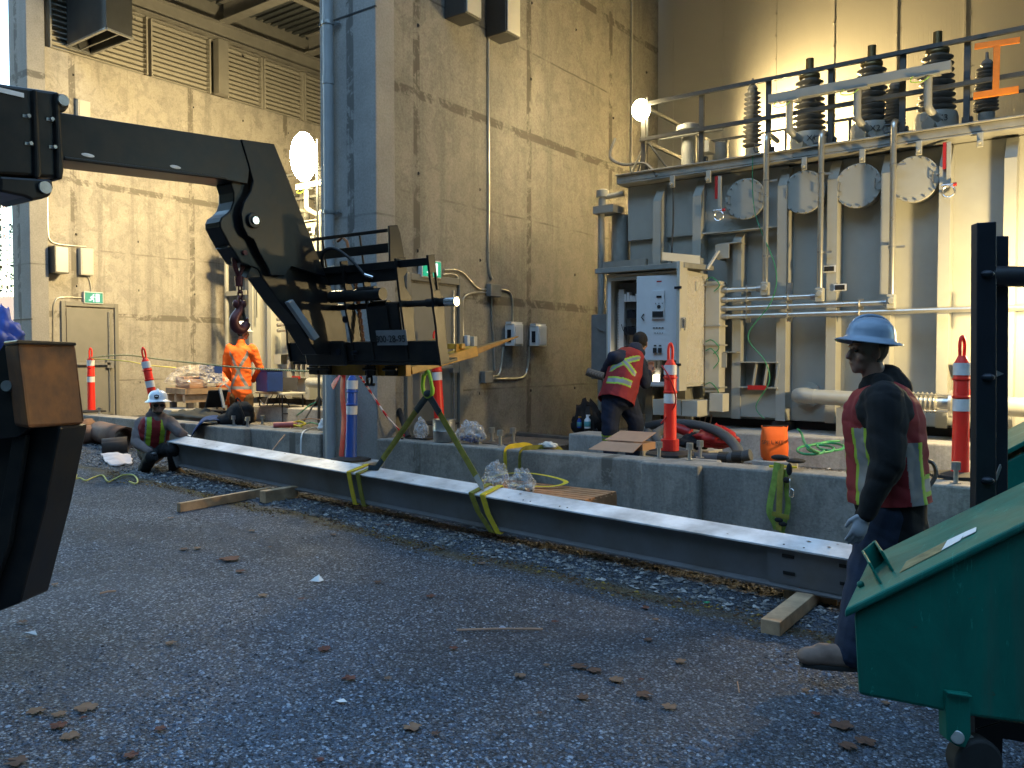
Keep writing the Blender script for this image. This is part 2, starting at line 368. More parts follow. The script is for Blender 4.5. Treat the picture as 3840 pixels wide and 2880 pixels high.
# ================================================================== GROUND
def gh(x, y):
    xx = max(-18.0, min(3.0, x)); z = gz(xx)
    if y < 6.5: z += .018*noise.noise(Vector((x*.55, y*.55, 0)))+.008*noise.noise(Vector((x*2.1, y*2.1, 3)))
    if y > 6.6: z -= min(1, (y-6.6)/.3)*.9
    return z
def gravel_mat(name, cool=(.12, .155, .225), pale=(.52, .60, .72), dark=(.014, .016, .022), brown=(.105, .10, .10), bw=.3, scl=72, leafy=True):
    t = NT(name); v = t.mapping(); vo = t.n('ShaderNodeTexVoronoi'); vo.inputs['Scale'].default_value = scl; t.l(v, vo.inputs['Vector'])
    sep = t.n('ShaderNodeSeparateColor'); t.l(vo.outputs['Color'], sep.inputs[0])
    vo2 = t.n('ShaderNodeTexVoronoi'); vo2.inputs['Scale'].default_value = scl*2.3; t.l(v, vo2.inputs['Vector'])
    sep2 = t.n('ShaderNodeSeparateColor'); t.l(vo2.outputs['Color'], sep2.inputs[0])
    c = t.mix(t.ramp(sep.outputs[0], [(0, 0), (.55, .35), (1, 1)]), tuple(x*.55 for x in cool), cool)
    c = t.mix(t.ramp(sep.outputs[1], [(.70, 0), (.93, .9)]), c, pale)
    c = t.mix(t.ramp(vo.outputs['Distance'], [(.35, 0), (.75, .9)]), c, dark)
    c = t.mix(t.ramp(sep2.outputs[0], [(.6, 0), (1, .55)]), c, t.mix(sep2.outputs[1], dark, pale))
    big = t.noise(v, .75, 6, .6, .4); mid = t.noise(v, 3.1, 7, .7, .5)
    dust = t.math('MULTIPLY', t.ramp(big, [(.42, 0), (.62, 1)]), t.ramp(mid, [(.3, .35), (.65, 1)]))
    c = t.mix(t.math('MULTIPLY', dust, bw), c, t.mix(mid, brown, tuple(x*1.2 for x in cool)))
    tone = t.ramp(t.noise(v, .38, 5, .6, .8), [(.34, .5), (.64, 1.0)]); c = t.mix(1.0, c, tone, 'MULTIPLY')
    rut = t.noise(t.mapping((.25, 1.6, 1), rot=(0, 0, .5)), .9, 4, .6, .5); c = t.mix(t.math('MULTIPLY', t.ramp(rut, [(.55, 0), (.66, .55)]), 1.0), c, (.04, .042, .052))
    deb = t.ramp(t.noise(v, 9, 8, .8, 1.2), [(.60, 0), (.68, .7)])
    c = t.mix(t.math('MULTIPLY', deb, t.ramp(big, [(.3, .25), (.6, .8)])), c, (.055, .032, .024))
    if leafy:   # mossy, leaf-strewn seam that runs along the wall at the edge of the clean stone strip
        sx = t.n('ShaderNodeSeparateXYZ'); t.l(v, sx.inputs[0])
        wob = t.math('MULTIPLY', t.math('SUBTRACT', t.noise(v, 1.3, 5), .5), .5)
        dy = t.math('ABSOLUTE', t.math('ADD', t.math('SUBTRACT', sx.outputs[1], 4.93), wob))
        seam = t.math('MULTIPLY', t.ramp(dy, [(.03, .75), (.16, 0)]), t.ramp(mid, [(.36, .2), (.5, 1)]))
        moss = t.mix(t.noise(v, 30, 4), (.03, .028, .012), (.20, .135, .03))
        c = t.mix(seam, c, moss)
    t.col(c); t.rough(t.ramp(mid, [(.3, .62), (.7, .92)]))
    hh = t.math('SUBTRACT', t.math('MULTIPLY', mid, 1.4), vo.outputs['Distance']); hh = t.math('SUBTRACT', hh, t.math('MULTIPLY', vo2.outputs['Distance'], .4))
    t.bump(hh, 1.0, .03); return t.mat
M_GRAVEL = gravel_mat('gravel')
M_GRAVEL2 = gravel_mat('clean_gravel', (.24, .225, .20), (.5, .47, .42), (.04, .04, .04), bw=.1, scl=34, leafy=False)
xs = [-90, -50, -30]+[-22+.25*i for i in range(121)]+[14, 30, 60]
ys = [-40, -20, -8, -3]+[-2+.2*i for i in range(43)]+[6.5, 6.6, 6.75, 6.9, 7.2, 10, 20, 60]
g = MB(); g.v = [Vector((x, y, gh(x, y))) for y in ys for x in xs]; nx = len(xs)
g.f = [(j*nx+i, j*nx+i+1, (j+1)*nx+i+1, (j+1)*nx+i) for j in range(len(ys)-1) for i in range(nx-1)]; g.m = [0]*len(g.f)
tag(g.build('ground', M_GRAVEL, smooth=60), kind='structure')
def inner(name, x0, x1, z):
    m = MB(); m.box(x0, x1, 7.02, 14.1, z-.25, z); tag(m.build(name, M_GRAVEL2), kind='structure')
inner('inner_floor', -6.95, 8.0, .40); inner('inner_floor', -15.5, -7.85, .50)
# loose stones
def pebbles(name, mat, n, place, s0, s1, label=None):
    m = MB()
    for i in range(n):
        p = place()
        if p is None: continue
        s = random.uniform(s0, s1)*random.choice((.6, .8, 1, 1.25)); a = random.uniform(0, 6.3); ca, sa = math.cos(a), math.sin(a); vs = []
        for d in ((1,0,0), (0,1,0), (-1,0,0), (0,-1,0), (.1,.1,.75), (0,0,-.3)):
            q = [d[k]+random.uniform(-.3, .3) for k in range(3)]
            vs.append((p[0]+(q[0]*ca-q[1]*sa)*s, p[1]+(q[0]*sa+q[1]*ca)*s*.8, p[2]+q[2]*s*.7))
        m.cur = random.choice((0, 0, 0, 1, 2)); m.add(vs, [(0,1,4), (1,2,4), (2,3,4), (3,0,4), (1,0,5), (2,1,5), (3,2,5), (0,3,5)])
    return tag(m.build(name, mat), 'loose grey gravel stones strewn over the yard' if not label else label, 'gravel', kind='stuff')
pm = [paint('stone_grey', (.12, .15, .21), .8, 0, .4, 40, 0), paint('stone_pale', (.36, .42, .52), .8, 0, .3, 40, 0), paint('stone_dark', (.03, .035, .045), .8, 0, .3, 40, 0)]
def pl_front():
    px, py = random.uniform(-100, 3940), 1800+1130*random.random()**.75
    p = PG(px, py)
    if p.y > 4.85 or p.x < -12: return None
    if noise.noise(Vector((p.x*.7, p.y*.7, 5)))+.55*random.random() < .08: return None
    p.z = gh(p.x, p.y); return p
pebbles('loose_gravel', pm, 30000, pl_front, .005, .012)
pm2 = [paint('river_stone', (.17, .165, .16), .8, 0, .4, 30, 0), paint('river_stone_pale', (.36, .35, .34), .8, 0, .3, 30, 0), paint('river_stone_dark', (.06, .06, .062), .8, 0, .3, 30, 0)]
def pl_strip():
    x = random.uniform(-12.5, .5); y = random.uniform(5.0, 6.6); return Vector((x, y, gh(x, y)+.006))
pebbles('loose_gravel', pm2, 11000, pl_strip, .012, .026, 'coarse pale drain stones along the foot of the concrete kerb wall')
def pl_in():
    x = random.uniform(-6.5, 1.0); y = random.uniform(7.1, 9.6); return Vector((x, y, .405))
pebbles('loose_gravel', pm2, 5000, pl_in, .012, .024, 'coarse pale stones inside the concrete kerb around the transformer')
pm3 = [paint('litter_brown', (.10, .05, .02), .9, 0, .4, 30, 0), paint('litter_yellow', (.26, .17, .03), .9, 0, .4, 30, 0), paint('litter_dark', (.03, .025, .014), .9, 0, .4, 30, 0)]
def pl_lit():
    x = random.uniform(-9.5, -.6); y = 4.93-.25*noise.noise(Vector((x*1.3, 0, 0)))+random.gauss(0, .07)
    if noise.noise(Vector((x*2.3, 9, 0)))+random.random()*.5 < 0: return None
    return Vector((x, y, gh(x, y)+.004))
o = pebbles('leaf_litter', pm3, 2000, pl_lit, .006, .016, 'brown and mossy leaf litter in a line along the drain stones'); o['category'] = 'leaf litter'
# ================================================================== KERB WALL, COLUMNS, FIRE WALLS
def kerb(name, x0, x1, label, pil=()):
    t = thing(name, label, 'kerb wall', ((x0+x1)/2, 6.85, 0))
    m = MB(); m.box(x0, x1, 6.72, 7.02, -.4, .704); m.build('wall', M_CURB, t, bevel=.018)
    for a, b in pil:
        m = MB(); m.box(a, b, 6.60, 6.715, -.4, .708); m.box(a, b, 7.025, 7.14, -.1, .708); m.build('pilaster', M_CURB, t, bevel=.02)
    return t
kerb('kerb_wall', -6.84, -.78, 'long low concrete kerb wall in front of the big grey transformer', [(-3.42, -2.87)])
kerb('kerb_wall', -13.6, -7.82, 'low concrete kerb wall between the two tall columns, behind the crouching man', [(-10.03, -9.15)])
def return_kerb(x0, y0, y1, label):
    t = thing('kerb_wall', label, 'kerb wall', (x0, y0, 0)); m = MB(); m.box(x0-.3, x0, y0, y1, -.4, .700); m.build('wall', M_CURB, t, bevel=.015)
return_kerb(-.78, 7.06, 9.5, 'short return of the concrete kerb wall at its right end')
def firewall(xr, label, door_y):
    t = thing('fire_wall', label, 'concrete wall', (xr-.4, 10, 0))
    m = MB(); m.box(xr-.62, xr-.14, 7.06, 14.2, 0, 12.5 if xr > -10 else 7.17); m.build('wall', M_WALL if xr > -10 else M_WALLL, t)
    m = MB(); m.box(xr-.94 if xr > -10 else xr-.68, xr, 6.75, 7.06, -.3, 12.5); m.build('column', M_COL, t, bevel=.012)
    m = MB()
    for z in (2.3, 5.6, 8.9): m.box(xr-.95 if xr > -10 else xr-.69, xr+.004, 6.744, 6.77, z, z+.02)
    m.build('joint', M_BLACKM, t)
    m = MB(); r_ = random.Random(int(xr))
    for yy in [7.6+1.22*i for i in range(6)]:
        for zz in (1.15, 2.95, 3.9, 5.7, 6.8, 8.2):
            if r_.random() < .8: m.cyl((xr-.145, yy+r_.uniform(-.03, .03), zz), (xr-.1385, yy, zz), .022, n=8)
    m.build('tie_hole', M_BLACKM, t)
    # steel door and frame let into the wall face
    d = thing('steel_door', 'grey steel door in the %s' % ('far left concrete wall under an exit sign' if xr < -10 else 'tall middle concrete wall, behind the forklift carriage'), 'door', (xr-.14, door_y+.45, .55))
    fx = xr-.14; m = MB()
    m.box(fx+.002, fx+.05, door_y-.07, door_y, .52, 2.66); m.box(fx+.002, fx+.05, door_y+.92, door_y+.99, .52, 2.66); m.box(fx+.002, fx+.05, door_y+.002, door_y+.918, 2.58, 2.66)
    m.build('frame', M_DOORP, d, bevel=.004)
    m = MB(); m.box(fx+.003, fx+.022, door_y+.03, door_y+.89, .56, 2.55); m.build('leaf', M_DOORP, d, bevel=.003)
    m = MB(); m.bar((fx+.075, door_y+.08, 1.52), (fx+.075, door_y+.80, 1.52), .03, .045); m.box(fx+.023, fx+.09, door_y+.74, door_y+.86, 1.44, 1.60)
    m.cyl((fx+.05, door_y+.80, .62), (fx+.05, door_y+.80, 2.5), .012, n=8); m.build('push_bar', M_GALV, d)
    return t
firewall(-6.86, 'tall stained concrete fire wall with a column at its yard end, between the two bays', 7.42)
firewall(-15.37, 'concrete fire wall on the left lit warm yellow, with louvres on top', 7.38)
# ================================================================== rear metal wall, louvres, roof steel
def ribbed(name):
    t = NT(name); v = t.mapping(); wv = t.n('ShaderNodeTexWave'); wv.inputs['Scale'].default_value = 9; t.l(v, wv.inputs['Vector'])
    n = t.noise(v, .8, 5); t.col(t.mix(n, (.42, .41, .37), (.37, .36, .32))); t.rough(.5); t.b.inputs['Metallic'].default_value = .15; t.bump(wv.outputs['Fac'], .12, .006); return t.mat
M_SIDING = ribbed('ribbed_metal_siding')
def rear(x0, x1, label):
    t = thing('metal_wall', label, 'metal wall', ((x0+x1)/2, 14.2, .4)); seams = [-5.75+.95*i for i in range(-12, 15)]
    e = [x0]+[s for s in seams if x0+.2 < s < x1-.2]+[x1]; m = MB()
    m.box(x0, x1, 14.16, 14.3, .2, 12.5); m.build('wall', M_SIDING, t)
    m = MB()
    for s in e[1:-1]:
        m.box(s-.015, s+.015, 14.148, 14.158, .2, 12.5)
        for k in range(30): m.cyl((s, 14.14, 1+k*.38), (s, 14.15, 1+k*.38), .012, n=6)
    m.build('seam', M_SIDING, t)
rear(-7.0, 8.0, 'tall ribbed metal wall behind the transformer with a strong lamp glow on it')
rear(-15.5, -7.5, 'ribbed metal wall at the back of the left bay')
def louvre_mat():
    t = NT('louvre_blades'); v = t.mapping(); sx = t.n('ShaderNodeSeparateXYZ'); t.l(v, sx.inputs[0])
    t.col((.34, .32, .27)); t.rough(.45); return t.mat
M_LOUV = louvre_mat()
for k, (y0, y1) in enumerate([(7.2, 9.05), (9.12, 10.45), (10.85, 11.75), (11.8, 12.9), (12.95, 14.1)]):
    t = thing('wall_louvre', ['louvre panel half hidden behind the hanging duct', 'louvre panel just left of the steel post on the wall', 'narrow louvre panel just right of the steel post on the wall', 'second louvre panel right of the steel post on the wall', 'rearmost louvre panel above the concrete wall'][k], 'louvre', (-15.5, (y0+y1)/2, 7.17), 'wall louvres above the left concrete wall')
    m = MB(); z = 7.22
    while z < 8.24: m.hexa([(-15.60, y0+.032, z+.05), (-15.48, y0+.032, z-.03), (-15.48, y1-.032, z-.03), (-15.60, y1-.032, z+.05), (-15.60, y0+.032, z+.058), (-15.48, y0+.032, z-.022), (-15.48, y1-.032, z-.022), (-15.60, y1-.032, z+.058)]); z += .095
    m.build('blade', M_LOUV, t)
    m = MB(); m.box(-15.58, -15.47, y0, y0+.03, 7.18, 8.3); m.box(-15.58, -15.47, y1-.03, y1, 7.18, 8.3); m.box(-15.66, -15.6, y0, y1, 7.18, 8.3); m.build('frame', M_LOUV, t)
    m = MB()
    for i in range(int((y1-y0)/.42)): m.box(-15.47, -15.44, y0+.1+i*.42, y0+.34+i*.42, 8.33, 8.39)
    m.build('clip', M_PRINTW, t)
m = MB(); m.box(-15.78, -15.72, 7.1, 14.15, 7.17, 8.9); o = m.build('backing_sheet', paint('louvre_backing', (.20, .19, .16), .6), origin=(-15.75, 10.6, 7.17)); tag(o, 'plain sheet closing off the back of the louvre panels', 'panel')
M_ROOFS = paint('roof_steel_paint', (.27, .255, .22), .5, .1, .15, 5)
def ibeam(m, p0, p1, h, w, tf=.018, tw=.012):
    p0, p1 = Vector(p0), Vector(p1); z = Vector((0, 0, 1))
    m.bar(p0+z*(h/2-tf/2), p1+z*(h/2-tf/2), w, tf); m.bar(p0-z*(h/2-tf/2), p1-z*(h/2-tf/2), w, tf); m.bar(p0, p1, tw, h-2*tf-.001)
t = thing('steel_roof_frame', 'pale steel roof beams and ribbed roof deck above the left bay', 'roof', (-11.5, 10.5, 8.5))
m = MB(); ibeam(m, (-15.4, 6.9, 8.50), (-15.4, 14.1, 8.50), .34, .22); m.build('girder', M_ROOFS, t)
for y in (7.4, 10.64, 12.9):
    m = MB(); ibeam(m, (-15.28, y, 8.86), (-7.55, y, 8.86), .40, .24); m.build('cross_beam', M_ROOFS, t)
for x in (-13.4, -11.4, -9.4):
    m = MB()
    for y0, y1 in ((7.54, 10.5), (10.78, 12.76)): ibeam(m, (x, y0, 8.92), (x, y1, 8.92), .28, .18)
    m.build('joist', M_ROOFS, t)
m = MB(); y = 6.6
while y < 14.1: m.hexa([(-16, y, 9.10), (-7.5, y, 9.10), (-7.5, y+.1, 9.10), (-16, y+.1, 9.10), (-16, y+.03, 9.16), (-7.5, y+.03, 9.16), (-7.5, y+.07, 9.16), (-16, y+.07, 9.16)]); y += .2
m.box(-16, -7.5, 6.6, 14.2, 9.17, 9.25); m.build('deck', paint('dark_roof_deck', (.10, .11, .11), .5, .2), t)
m = MB(); ibeam(m, (-15.35, 10.64, 0), (-15.35, 10.64, .01), .01, .01) if False else m.box(-15.50, -15.30, 10.52, 10.76, 7.18, 8.32); m.build('post', M_ROOFS, t, bevel=.01)
t = thing('steel_roof_frame', 'unseen roof deck added over the right bay to shade it from the sky', 'roof', (0, 10.5, 11.5)); m = MB(); m.box(-6.8, 8.0, 6.8, 14.1, 9.1, 9.2); m.build('deck', M_ROOFS, t)  # added out of view and set low to keep sky light off the bay
m = MB(); m.box(-15.62, -15.52, 6.9, 14.16, 8.31, 9.16); m.box(-15.3, -7.6, 13.95, 14.12, 8.7, 9.16); m.build('upstand', M_ROOFS, bpy.data.objects['steel_roof_frame'])
# hanging duct, open at the bottom
c4 = [PZ(7.25, 252, 174), PZ(7.25, 341, 203), PZ(7.25, 497, 145), PZ(7.25, 399, 107)]
t = thing('air_duct', 'big grey sheet metal duct hanging open mouthed above the left wall', 'duct', tuple((c4[0]+c4[2])/2))
a, b, c, d = [Vector(p) for p in c4]; b = a+(b-a)*1; up = Vector((0, 0, 4)); m = MB()
def wall4(m, p, q, th=.012): n = (q-p).cross(Vector((0,0,1))).normalized()*th; m.prism([p, q, q+n, p+n], up)
m2 = MB()
for p, q in ((a, b), (b, c), (c, d), (d, a)): wall4(m2, p, q)
M_DUCT = paint('duct_sheet', (.10, .10, .095), .4, .5, .4, 1.5); m2.build('shell', M_DUCT, t)
m = MB()
for p, q in ((a, b), (b, c), (c, d), (d, a)): m.bar(p, q, .05, .03)
m.bar((a+b)/2, (c+d)/2, .02, .02); m.build('rim', M_GALV, t)
# ================================================================== downpipe on the middle column, wall boxes, conduits, signs
t = thing('downpipe', 'grey drain pipe clamped up the front of the middle concrete column', 'pipe', (-7.58, 6.66, .5))
m = MB(); m.cyl((-7.55, 6.66, .25), (-7.55, 6.66, 12), .062, n=20); m.build('pipe', M_GREYPIPE, t, smooth=40)
for z in (3.35, 5.55, 7.9):
    m = MB(); m.cyl((-7.55, 6.66, z-.02), (-7.55, 6.66, z+.02), .072, n=20); m.bar((-7.68, 6.715, z), (-7.42, 6.715, z), .012, .04); m.cyl((-7.66, 6.75, z), (-7.66, 6.68, z), .012, n=6); m.cyl((-7.44, 6.75, z), (-7.44, 6.68, z), .012, n=6); m.build('clamp', M_GALV, t, smooth=40)
m = MB(); m.cyl((-7.55, 6.66, 4.84), (-7.55, 6.66, 4.94), .068, n=20); m.build('coupling', M_GREYPIPE, t, smooth=40)
def conduit(label, pts, r=.014, n=8):
    m = MB(); m.tube(bez(pts, 5), r, n); o = m.build('conduit', M_COND, smooth=60, origin=pts[0]); return tag(o, label, 'conduit', 'wall conduits')
WX = -6.985
def wp(px, py, x=WX): return PX(x, px, py)
conduit('dark vertical conduit running up the middle wall from the grey junction box', [(WX, 9.0, 12), (WX, 9.0, 7), (WX, 9.0, 4), (WX, 9.0, 2.95), (WX, 9.08, 2.72)], .02)
conduit('vertical conduit near the rear corner of the middle wall, above the mast lamp', [(WX, 13.1, 12), (WX, 13.1, 6), (WX, 13.1, .6)], .02)
conduit('conduit looping from the exit sign to the junction box', [wp(1665, 1012), wp(1730, 1020), wp(1790, 1080), wp(1830, 1085)])
conduit('conduit dropping beside the right hand door frame to the switches', [wp(1660, 1030), wp(1705, 1030), wp(1720, 1070), wp(1725, 1260)])
conduit('conduit from junction box down to the beige switches', [wp(1830, 1097), wp(1770, 1100), wp(1735, 1130), wp(1737, 1260)])
conduit('conduit from junction box bending down to the first white box', [wp(1872, 1085), wp(1910, 1095), wp(1922, 1130), wp(1922, 1210)])
conduit('conduit from junction box down between the white boxes', [wp(1843, 1115), wp(1845, 1200), wp(1850, 1260), wp(1855, 1390)])
conduit('lower conduit loop under the first white box', [wp(1888, 1300), wp(1880, 1370), wp(1868, 1408), wp(1832, 1410)])
conduit('lower conduit loop under the second white box', [wp(1985, 1300), wp(1978, 1380), wp(1960, 1415), wp(1900, 1420), wp(1832, 1420)])
def wallbox(label, px0, py0, px1, py1, dpt, mat, x=WX, name='junction_box', extra=None):
    a = PX(x, px0, py0); b = PX(x, px1, py1); y0, y1 = a.y, b.y; z1, z0 = (a.z+PX(x, px0, py0).z)/2, b.z
    t = thing(name, label, 'electrical box', (x, (y0+y1)/2, z0)); m = MB(); m.box(x+.002, x+dpt, y0, y1, z0, z1); m.build('case', mat, t, bevel=.006)
    if extra:
        m = MB(); m.box(x+.03, x+dpt-.03, y0-.02, y1+.02, z1-.0, z1+.03); m.build('hood', mat, t); m = MB(); m.box(x+dpt+.002, x+dpt+.012, y0+(y1-y0)*.1, y1-(y1-y0)*.1, z0+(z1-z0)*.08, z1-(z1-z0)*.12); m.build('cover', mat, t, bevel=.003)
        m = MB(); m.box(x+.05, x+dpt-.05, y0-.012, y0-.002, z0+.05, z1-.08); m.build('face', M_DARKST, t)
    return t
M_BOXG = paint('grey_box', (.17, .18, .18), .5)
wallbox('small dark grey junction box where the conduits meet on the middle wall', 1822, 1065, 1862, 1115, .09, M_BOXG)
wallbox('small dark grey junction box low on the middle wall', 1800, 1392, 1832, 1435, .09, M_BOXG)
wallbox('pale breaker box with a dark face, nearer of the pair on the middle wall', 1893, 1215, 1928, 1298, .16, M_CABW, extra=1, name='breaker_box')
wallbox('pale breaker box with a dark face, farther of the pair on the middle wall', 1985, 1222, 2017, 1298, .16, M_CABW, extra=1, name='breaker_box')
wallbox('small pale switch beside the right hand door', 1738, 1258, 1748, 1298, .07, M_CABW, name='light_switch')
wallbox('small grey switch right of the pale one by the door', 1762, 1262, 1775, 1300, .07, M_CABB, name='light_switch')
def hung_lamp(label, a, x=WX):   # box shaped wall luminaires at the top of the picture
    t = thing('wall_luminaire', label, 'wall light', tuple(a)); m = MB(); m.box(x+.002, x+.34, a[1]-.16, a[1]+.16, a[2], a[2]+1.1); m.build('housing', M_DUCT, t, bevel=.008)
    m = MB(); m.box(x+.345, x+.36, a[1]-.14, a[1]+.14, a[2]+.02, a[2]+1.05); m.build('cover', M_CABB, t, bevel=.003)
hung_lamp('dark box shaped wall fitting, left one high on the middle wall', (WX, 8.25, 5.93))
hung_lamp('dark box shaped wall fitting, right one high on the middle wall', (WX, 9.1, 5.96))
LX = -15.495
def lp(px, py): return PX(LX, px, py)
conduit('conduit from the hanging duct down the left wall to the twin boxes', [lp(178, 560), lp(178, 700), lp(180, 860), lp(192, 905), lp(240, 918), lp(322, 925)], .016)
conduit('conduit from the box down to the left exit sign', [lp(328, 1035), lp(338, 1060), lp(343, 1100)], .014)
conduit('conduit looping round the left door frame to the exit sign', [lp(310, 1117), lp(230, 1115), lp(205, 1135), lp(200, 1200), lp(200, 1500)], .014)
def lbox(label, px0, px1, py0, py1, mat, d=.3):
    a = lp(px0, py0); b = lp(px1, py1); t = thing('wall_luminaire', label, 'wall light', (LX, a.y, b.z)); m = MB(); m.box(LX+.002, LX+d, a.y, b.y, b.z, a.z); m.build('housing', mat, t, bevel=.006)
    m = MB(); m.box(LX+d+.003, LX+d+.012, a.y+.02, b.y-.02, b.z+.02, a.z-.02); m.build('cover', M_CABB, t)
lbox('dark flat wall box, left one above the left door', 172, 228, 925, 1030, M_DUCT, .32); lbox('pale flat wall box, right one above the left door', 292, 342, 930, 1035, M_CABB, .1)
lbox('pale upright wall box high on the left wall behind the boom', 282, 330, 375, 470, M_CABB, .1)
def exit_sign(label, x, y, z):
    t = thing('exit_sign', label, 'exit sign', (x, y, z)); m = MB(); m.box(x+.003, x+.07, y-.18, y+.18, z-.11, z+.11); m.build('housing', M_CABW, t, bevel=.006)
    m = MB(); m.box(x+.072, x+.076, y-.165, y+.165, z-.095, z+.095); m.build('panel', emit('exit_green', (.0, .42, .22), .05), t)
    W = emit('exit_white', (.9, 1, .95), .075); m = MB(); X0 = x+.078
    m.box(X0, X0+.003, y+.03, y+.10, z-.075, z+.075)   # doorway
    m.cyl((X0, y-.01, z+.055), (X0+.003, y-.01, z+.055), .014, n=10)
    for a, b, wd in (((-.02, .035), (-.035, -.015), .03), ((-.035, -.015), (-.005, -.045), .018), ((-.005, -.045), (-.01, -.08), .014), ((-.035, -.015), (-.065, -.05), .016), ((-.065, -.05), (-.10, -.045), .014), ((-.02, .03), (.02, .005), .012), ((-.02, .03), (-.06, .015), .012), ((-.06, .015), (-.07, -.01), .011)):
        m.bar((X0+.0015, y+a[0], z+a[1]), (X0+.0015, y+b[0], z+b[1]), .003, wd, up=(0, -(b[1]-a[1]), b[0]-a[0]))
    m.build('running_man', W, t)
p = PX(-15.45, 350, 1117); exit_sign('lit green exit sign over the door in the far left wall', -15.5, p.y, p.z)
p = PX(WX, 1606, 1010); exit_sign('lit green exit sign on the middle wall, seen through the forklift carriage', WX-.01, p.y, p.z)
# ================================================================== TRANSFORMER (built once in the right bay, copied to the left bay)
TF = thing('power_transformer', 'big pale grey power transformer on the right with ribbed tank and bushings on top', 'transformer', (-2.3, 10.2, .4), 'power transformers in their bays')
m = MB(); m.box(-5.45, 1.35, 10.2, 12.45, .86, 3.96); m.box(-5.45, -3.26, 10.13, 10.197, 3.225, 3.96); m.build('tank', M_TANK, TF, bevel=.01)
m = MB(); m.box(-5.2, 1.3, 10.3, 12.3, .751, .855)
for x in (-4.6, -3.3, -1.9, -.5): m.box(x-.1, x+.1, 10.02, 10.27, .752, .85)
m.build('base_skid', M_BLACKM, TF)
def rib(x, z1=3.93, z0=.87, dp=.24, ch=.12):
    m = MB(); y0 = 10.196; y1 = 10.196-dp
    for s in (-.05, .05):
        pl = [(x+s-.006, y0, z0), (x+s-.006, y1, z0), (x+s-.006, y1, z1-ch*2), (x+s-.006, y0-.06, z1), (x+s-.006, y0, z1)]
        m.prism(pl, (.012, 0, 0))
    m.prism([(x-.044, y1, z0), (x+.044, y1, z0), (x+.044, y1, z1-ch*2), (x-.044, y1, z1-ch*2)], (0, .01, 0))
    m.prism([(x-.044, y1, z1-ch*2), (x+.044, y1, z1-ch*2), (x+.044, y0-.06, z1), (x-.044, y0-.06, z1)], (0, .01, .004))
    return m.build('rib', M_TANK, TF)
for x in (-4.93, -4.37, -3.28, -2.70, -2.12, -1.535, -.93, -.32, .3, .9): rib(x)
rib(-3.85, 3.2, .87, .20, .05)
m = MB(); m.box(-4.31, -3.31, 9.98, 10.12, 3.205, 3.22); m.build('shelf', M_TANK, TF)
# top flange with clips
m = MB(); m.box(-5.5, 1.4, 9.90, 12.5, 3.965, 3.985); m.box(-5.5, 1.4, 9.90, 9.93, 3.99, 4.07); m.box(-5.5, 1.4, 9.86, 10.05, 4.073, 4.09); m.box(-5.5, 1.4, 10.06, 12.5, 3.99, 4.06); m.build('cover_flange', M_TANKD, TF, bevel=.004)
for i, x in enumerate((-4.67, -4.18, -3.0, -2.36, -1.78, -1.2, -.6)):
    m = MB(); m.box(x-.03, x+.03, 9.86, 9.895, 3.82, 3.97); m.cyl((x, 9.85, 3.86), (x, 9.80, 3.86), .02, n=8); m.build('clip', M_TANK, TF, bevel=.006)
# round inspection covers
for x in (-3.75, -3.04, -2.43, -1.845):
    m = MB(); m.cyl((x, 10.19 if x > -3.3 else 10.125, 3.59), (x, 10.02, 3.59), .235, n=40); m.cyl((x, 10.018, 3.59), (x, 9.985, 3.59), .252, n=48)
    o = m.build('round_cover', M_TANK, TF, bevel=.004, smooth=30)
    m = MB()
    for k in range(16):
        a = 2*math.pi*k/16+.1; m.cyl((x+.232*math.cos(a), 9.984, 3.59+.232*math.sin(a)), (x+.232*math.cos(a), 9.965, 3.59+.232*math.sin(a)), .011, n=6)
    for s in (-1, 1): m.tube([(x+s*.19, 9.984, 3.64), (x+s*.19, 9.95, 3.64), (x+s*.19, 9.95, 3.54), (x+s*.19, 9.984, 3.54)], .007, 5)
    m.build('bolt_ring', M_GALV, o)
# railing on the cover
m = MB()
for z in (4.99, 4.53): m.bar((-5.18, 9.98, z), (1.3, 9.98, z), .045, .045); m.bar((-5.18, 9.98, z), (-5.18, 12.3, z), .04, .04)
for z in (4.99, 4.62): m.bar((-5.18, 12.3, z), (1.3, 12.3, z), .035, .035)
m.build('rail', M_RAIL, TF)
for x in (-5.16, -4.34, -3.48, -2.75, -1.98, -1.35, -.7, 0, .7):
    m = MB(); m.box(x-.03, x+.03, 10.005, 10.045, 4.065, 5.0); m.box(x-.05, x+.05, 10.05, 10.12, 4.065, 4.2); m.build('rail_post', M_RAIL, TF)
for x in (-4.9, -4.0, -3.1): m = MB(); m.bar((x, 12.27, 4.05), (x, 12.27, 4.98), .035, .035); m.build('rail_post', M_RAIL, TF)
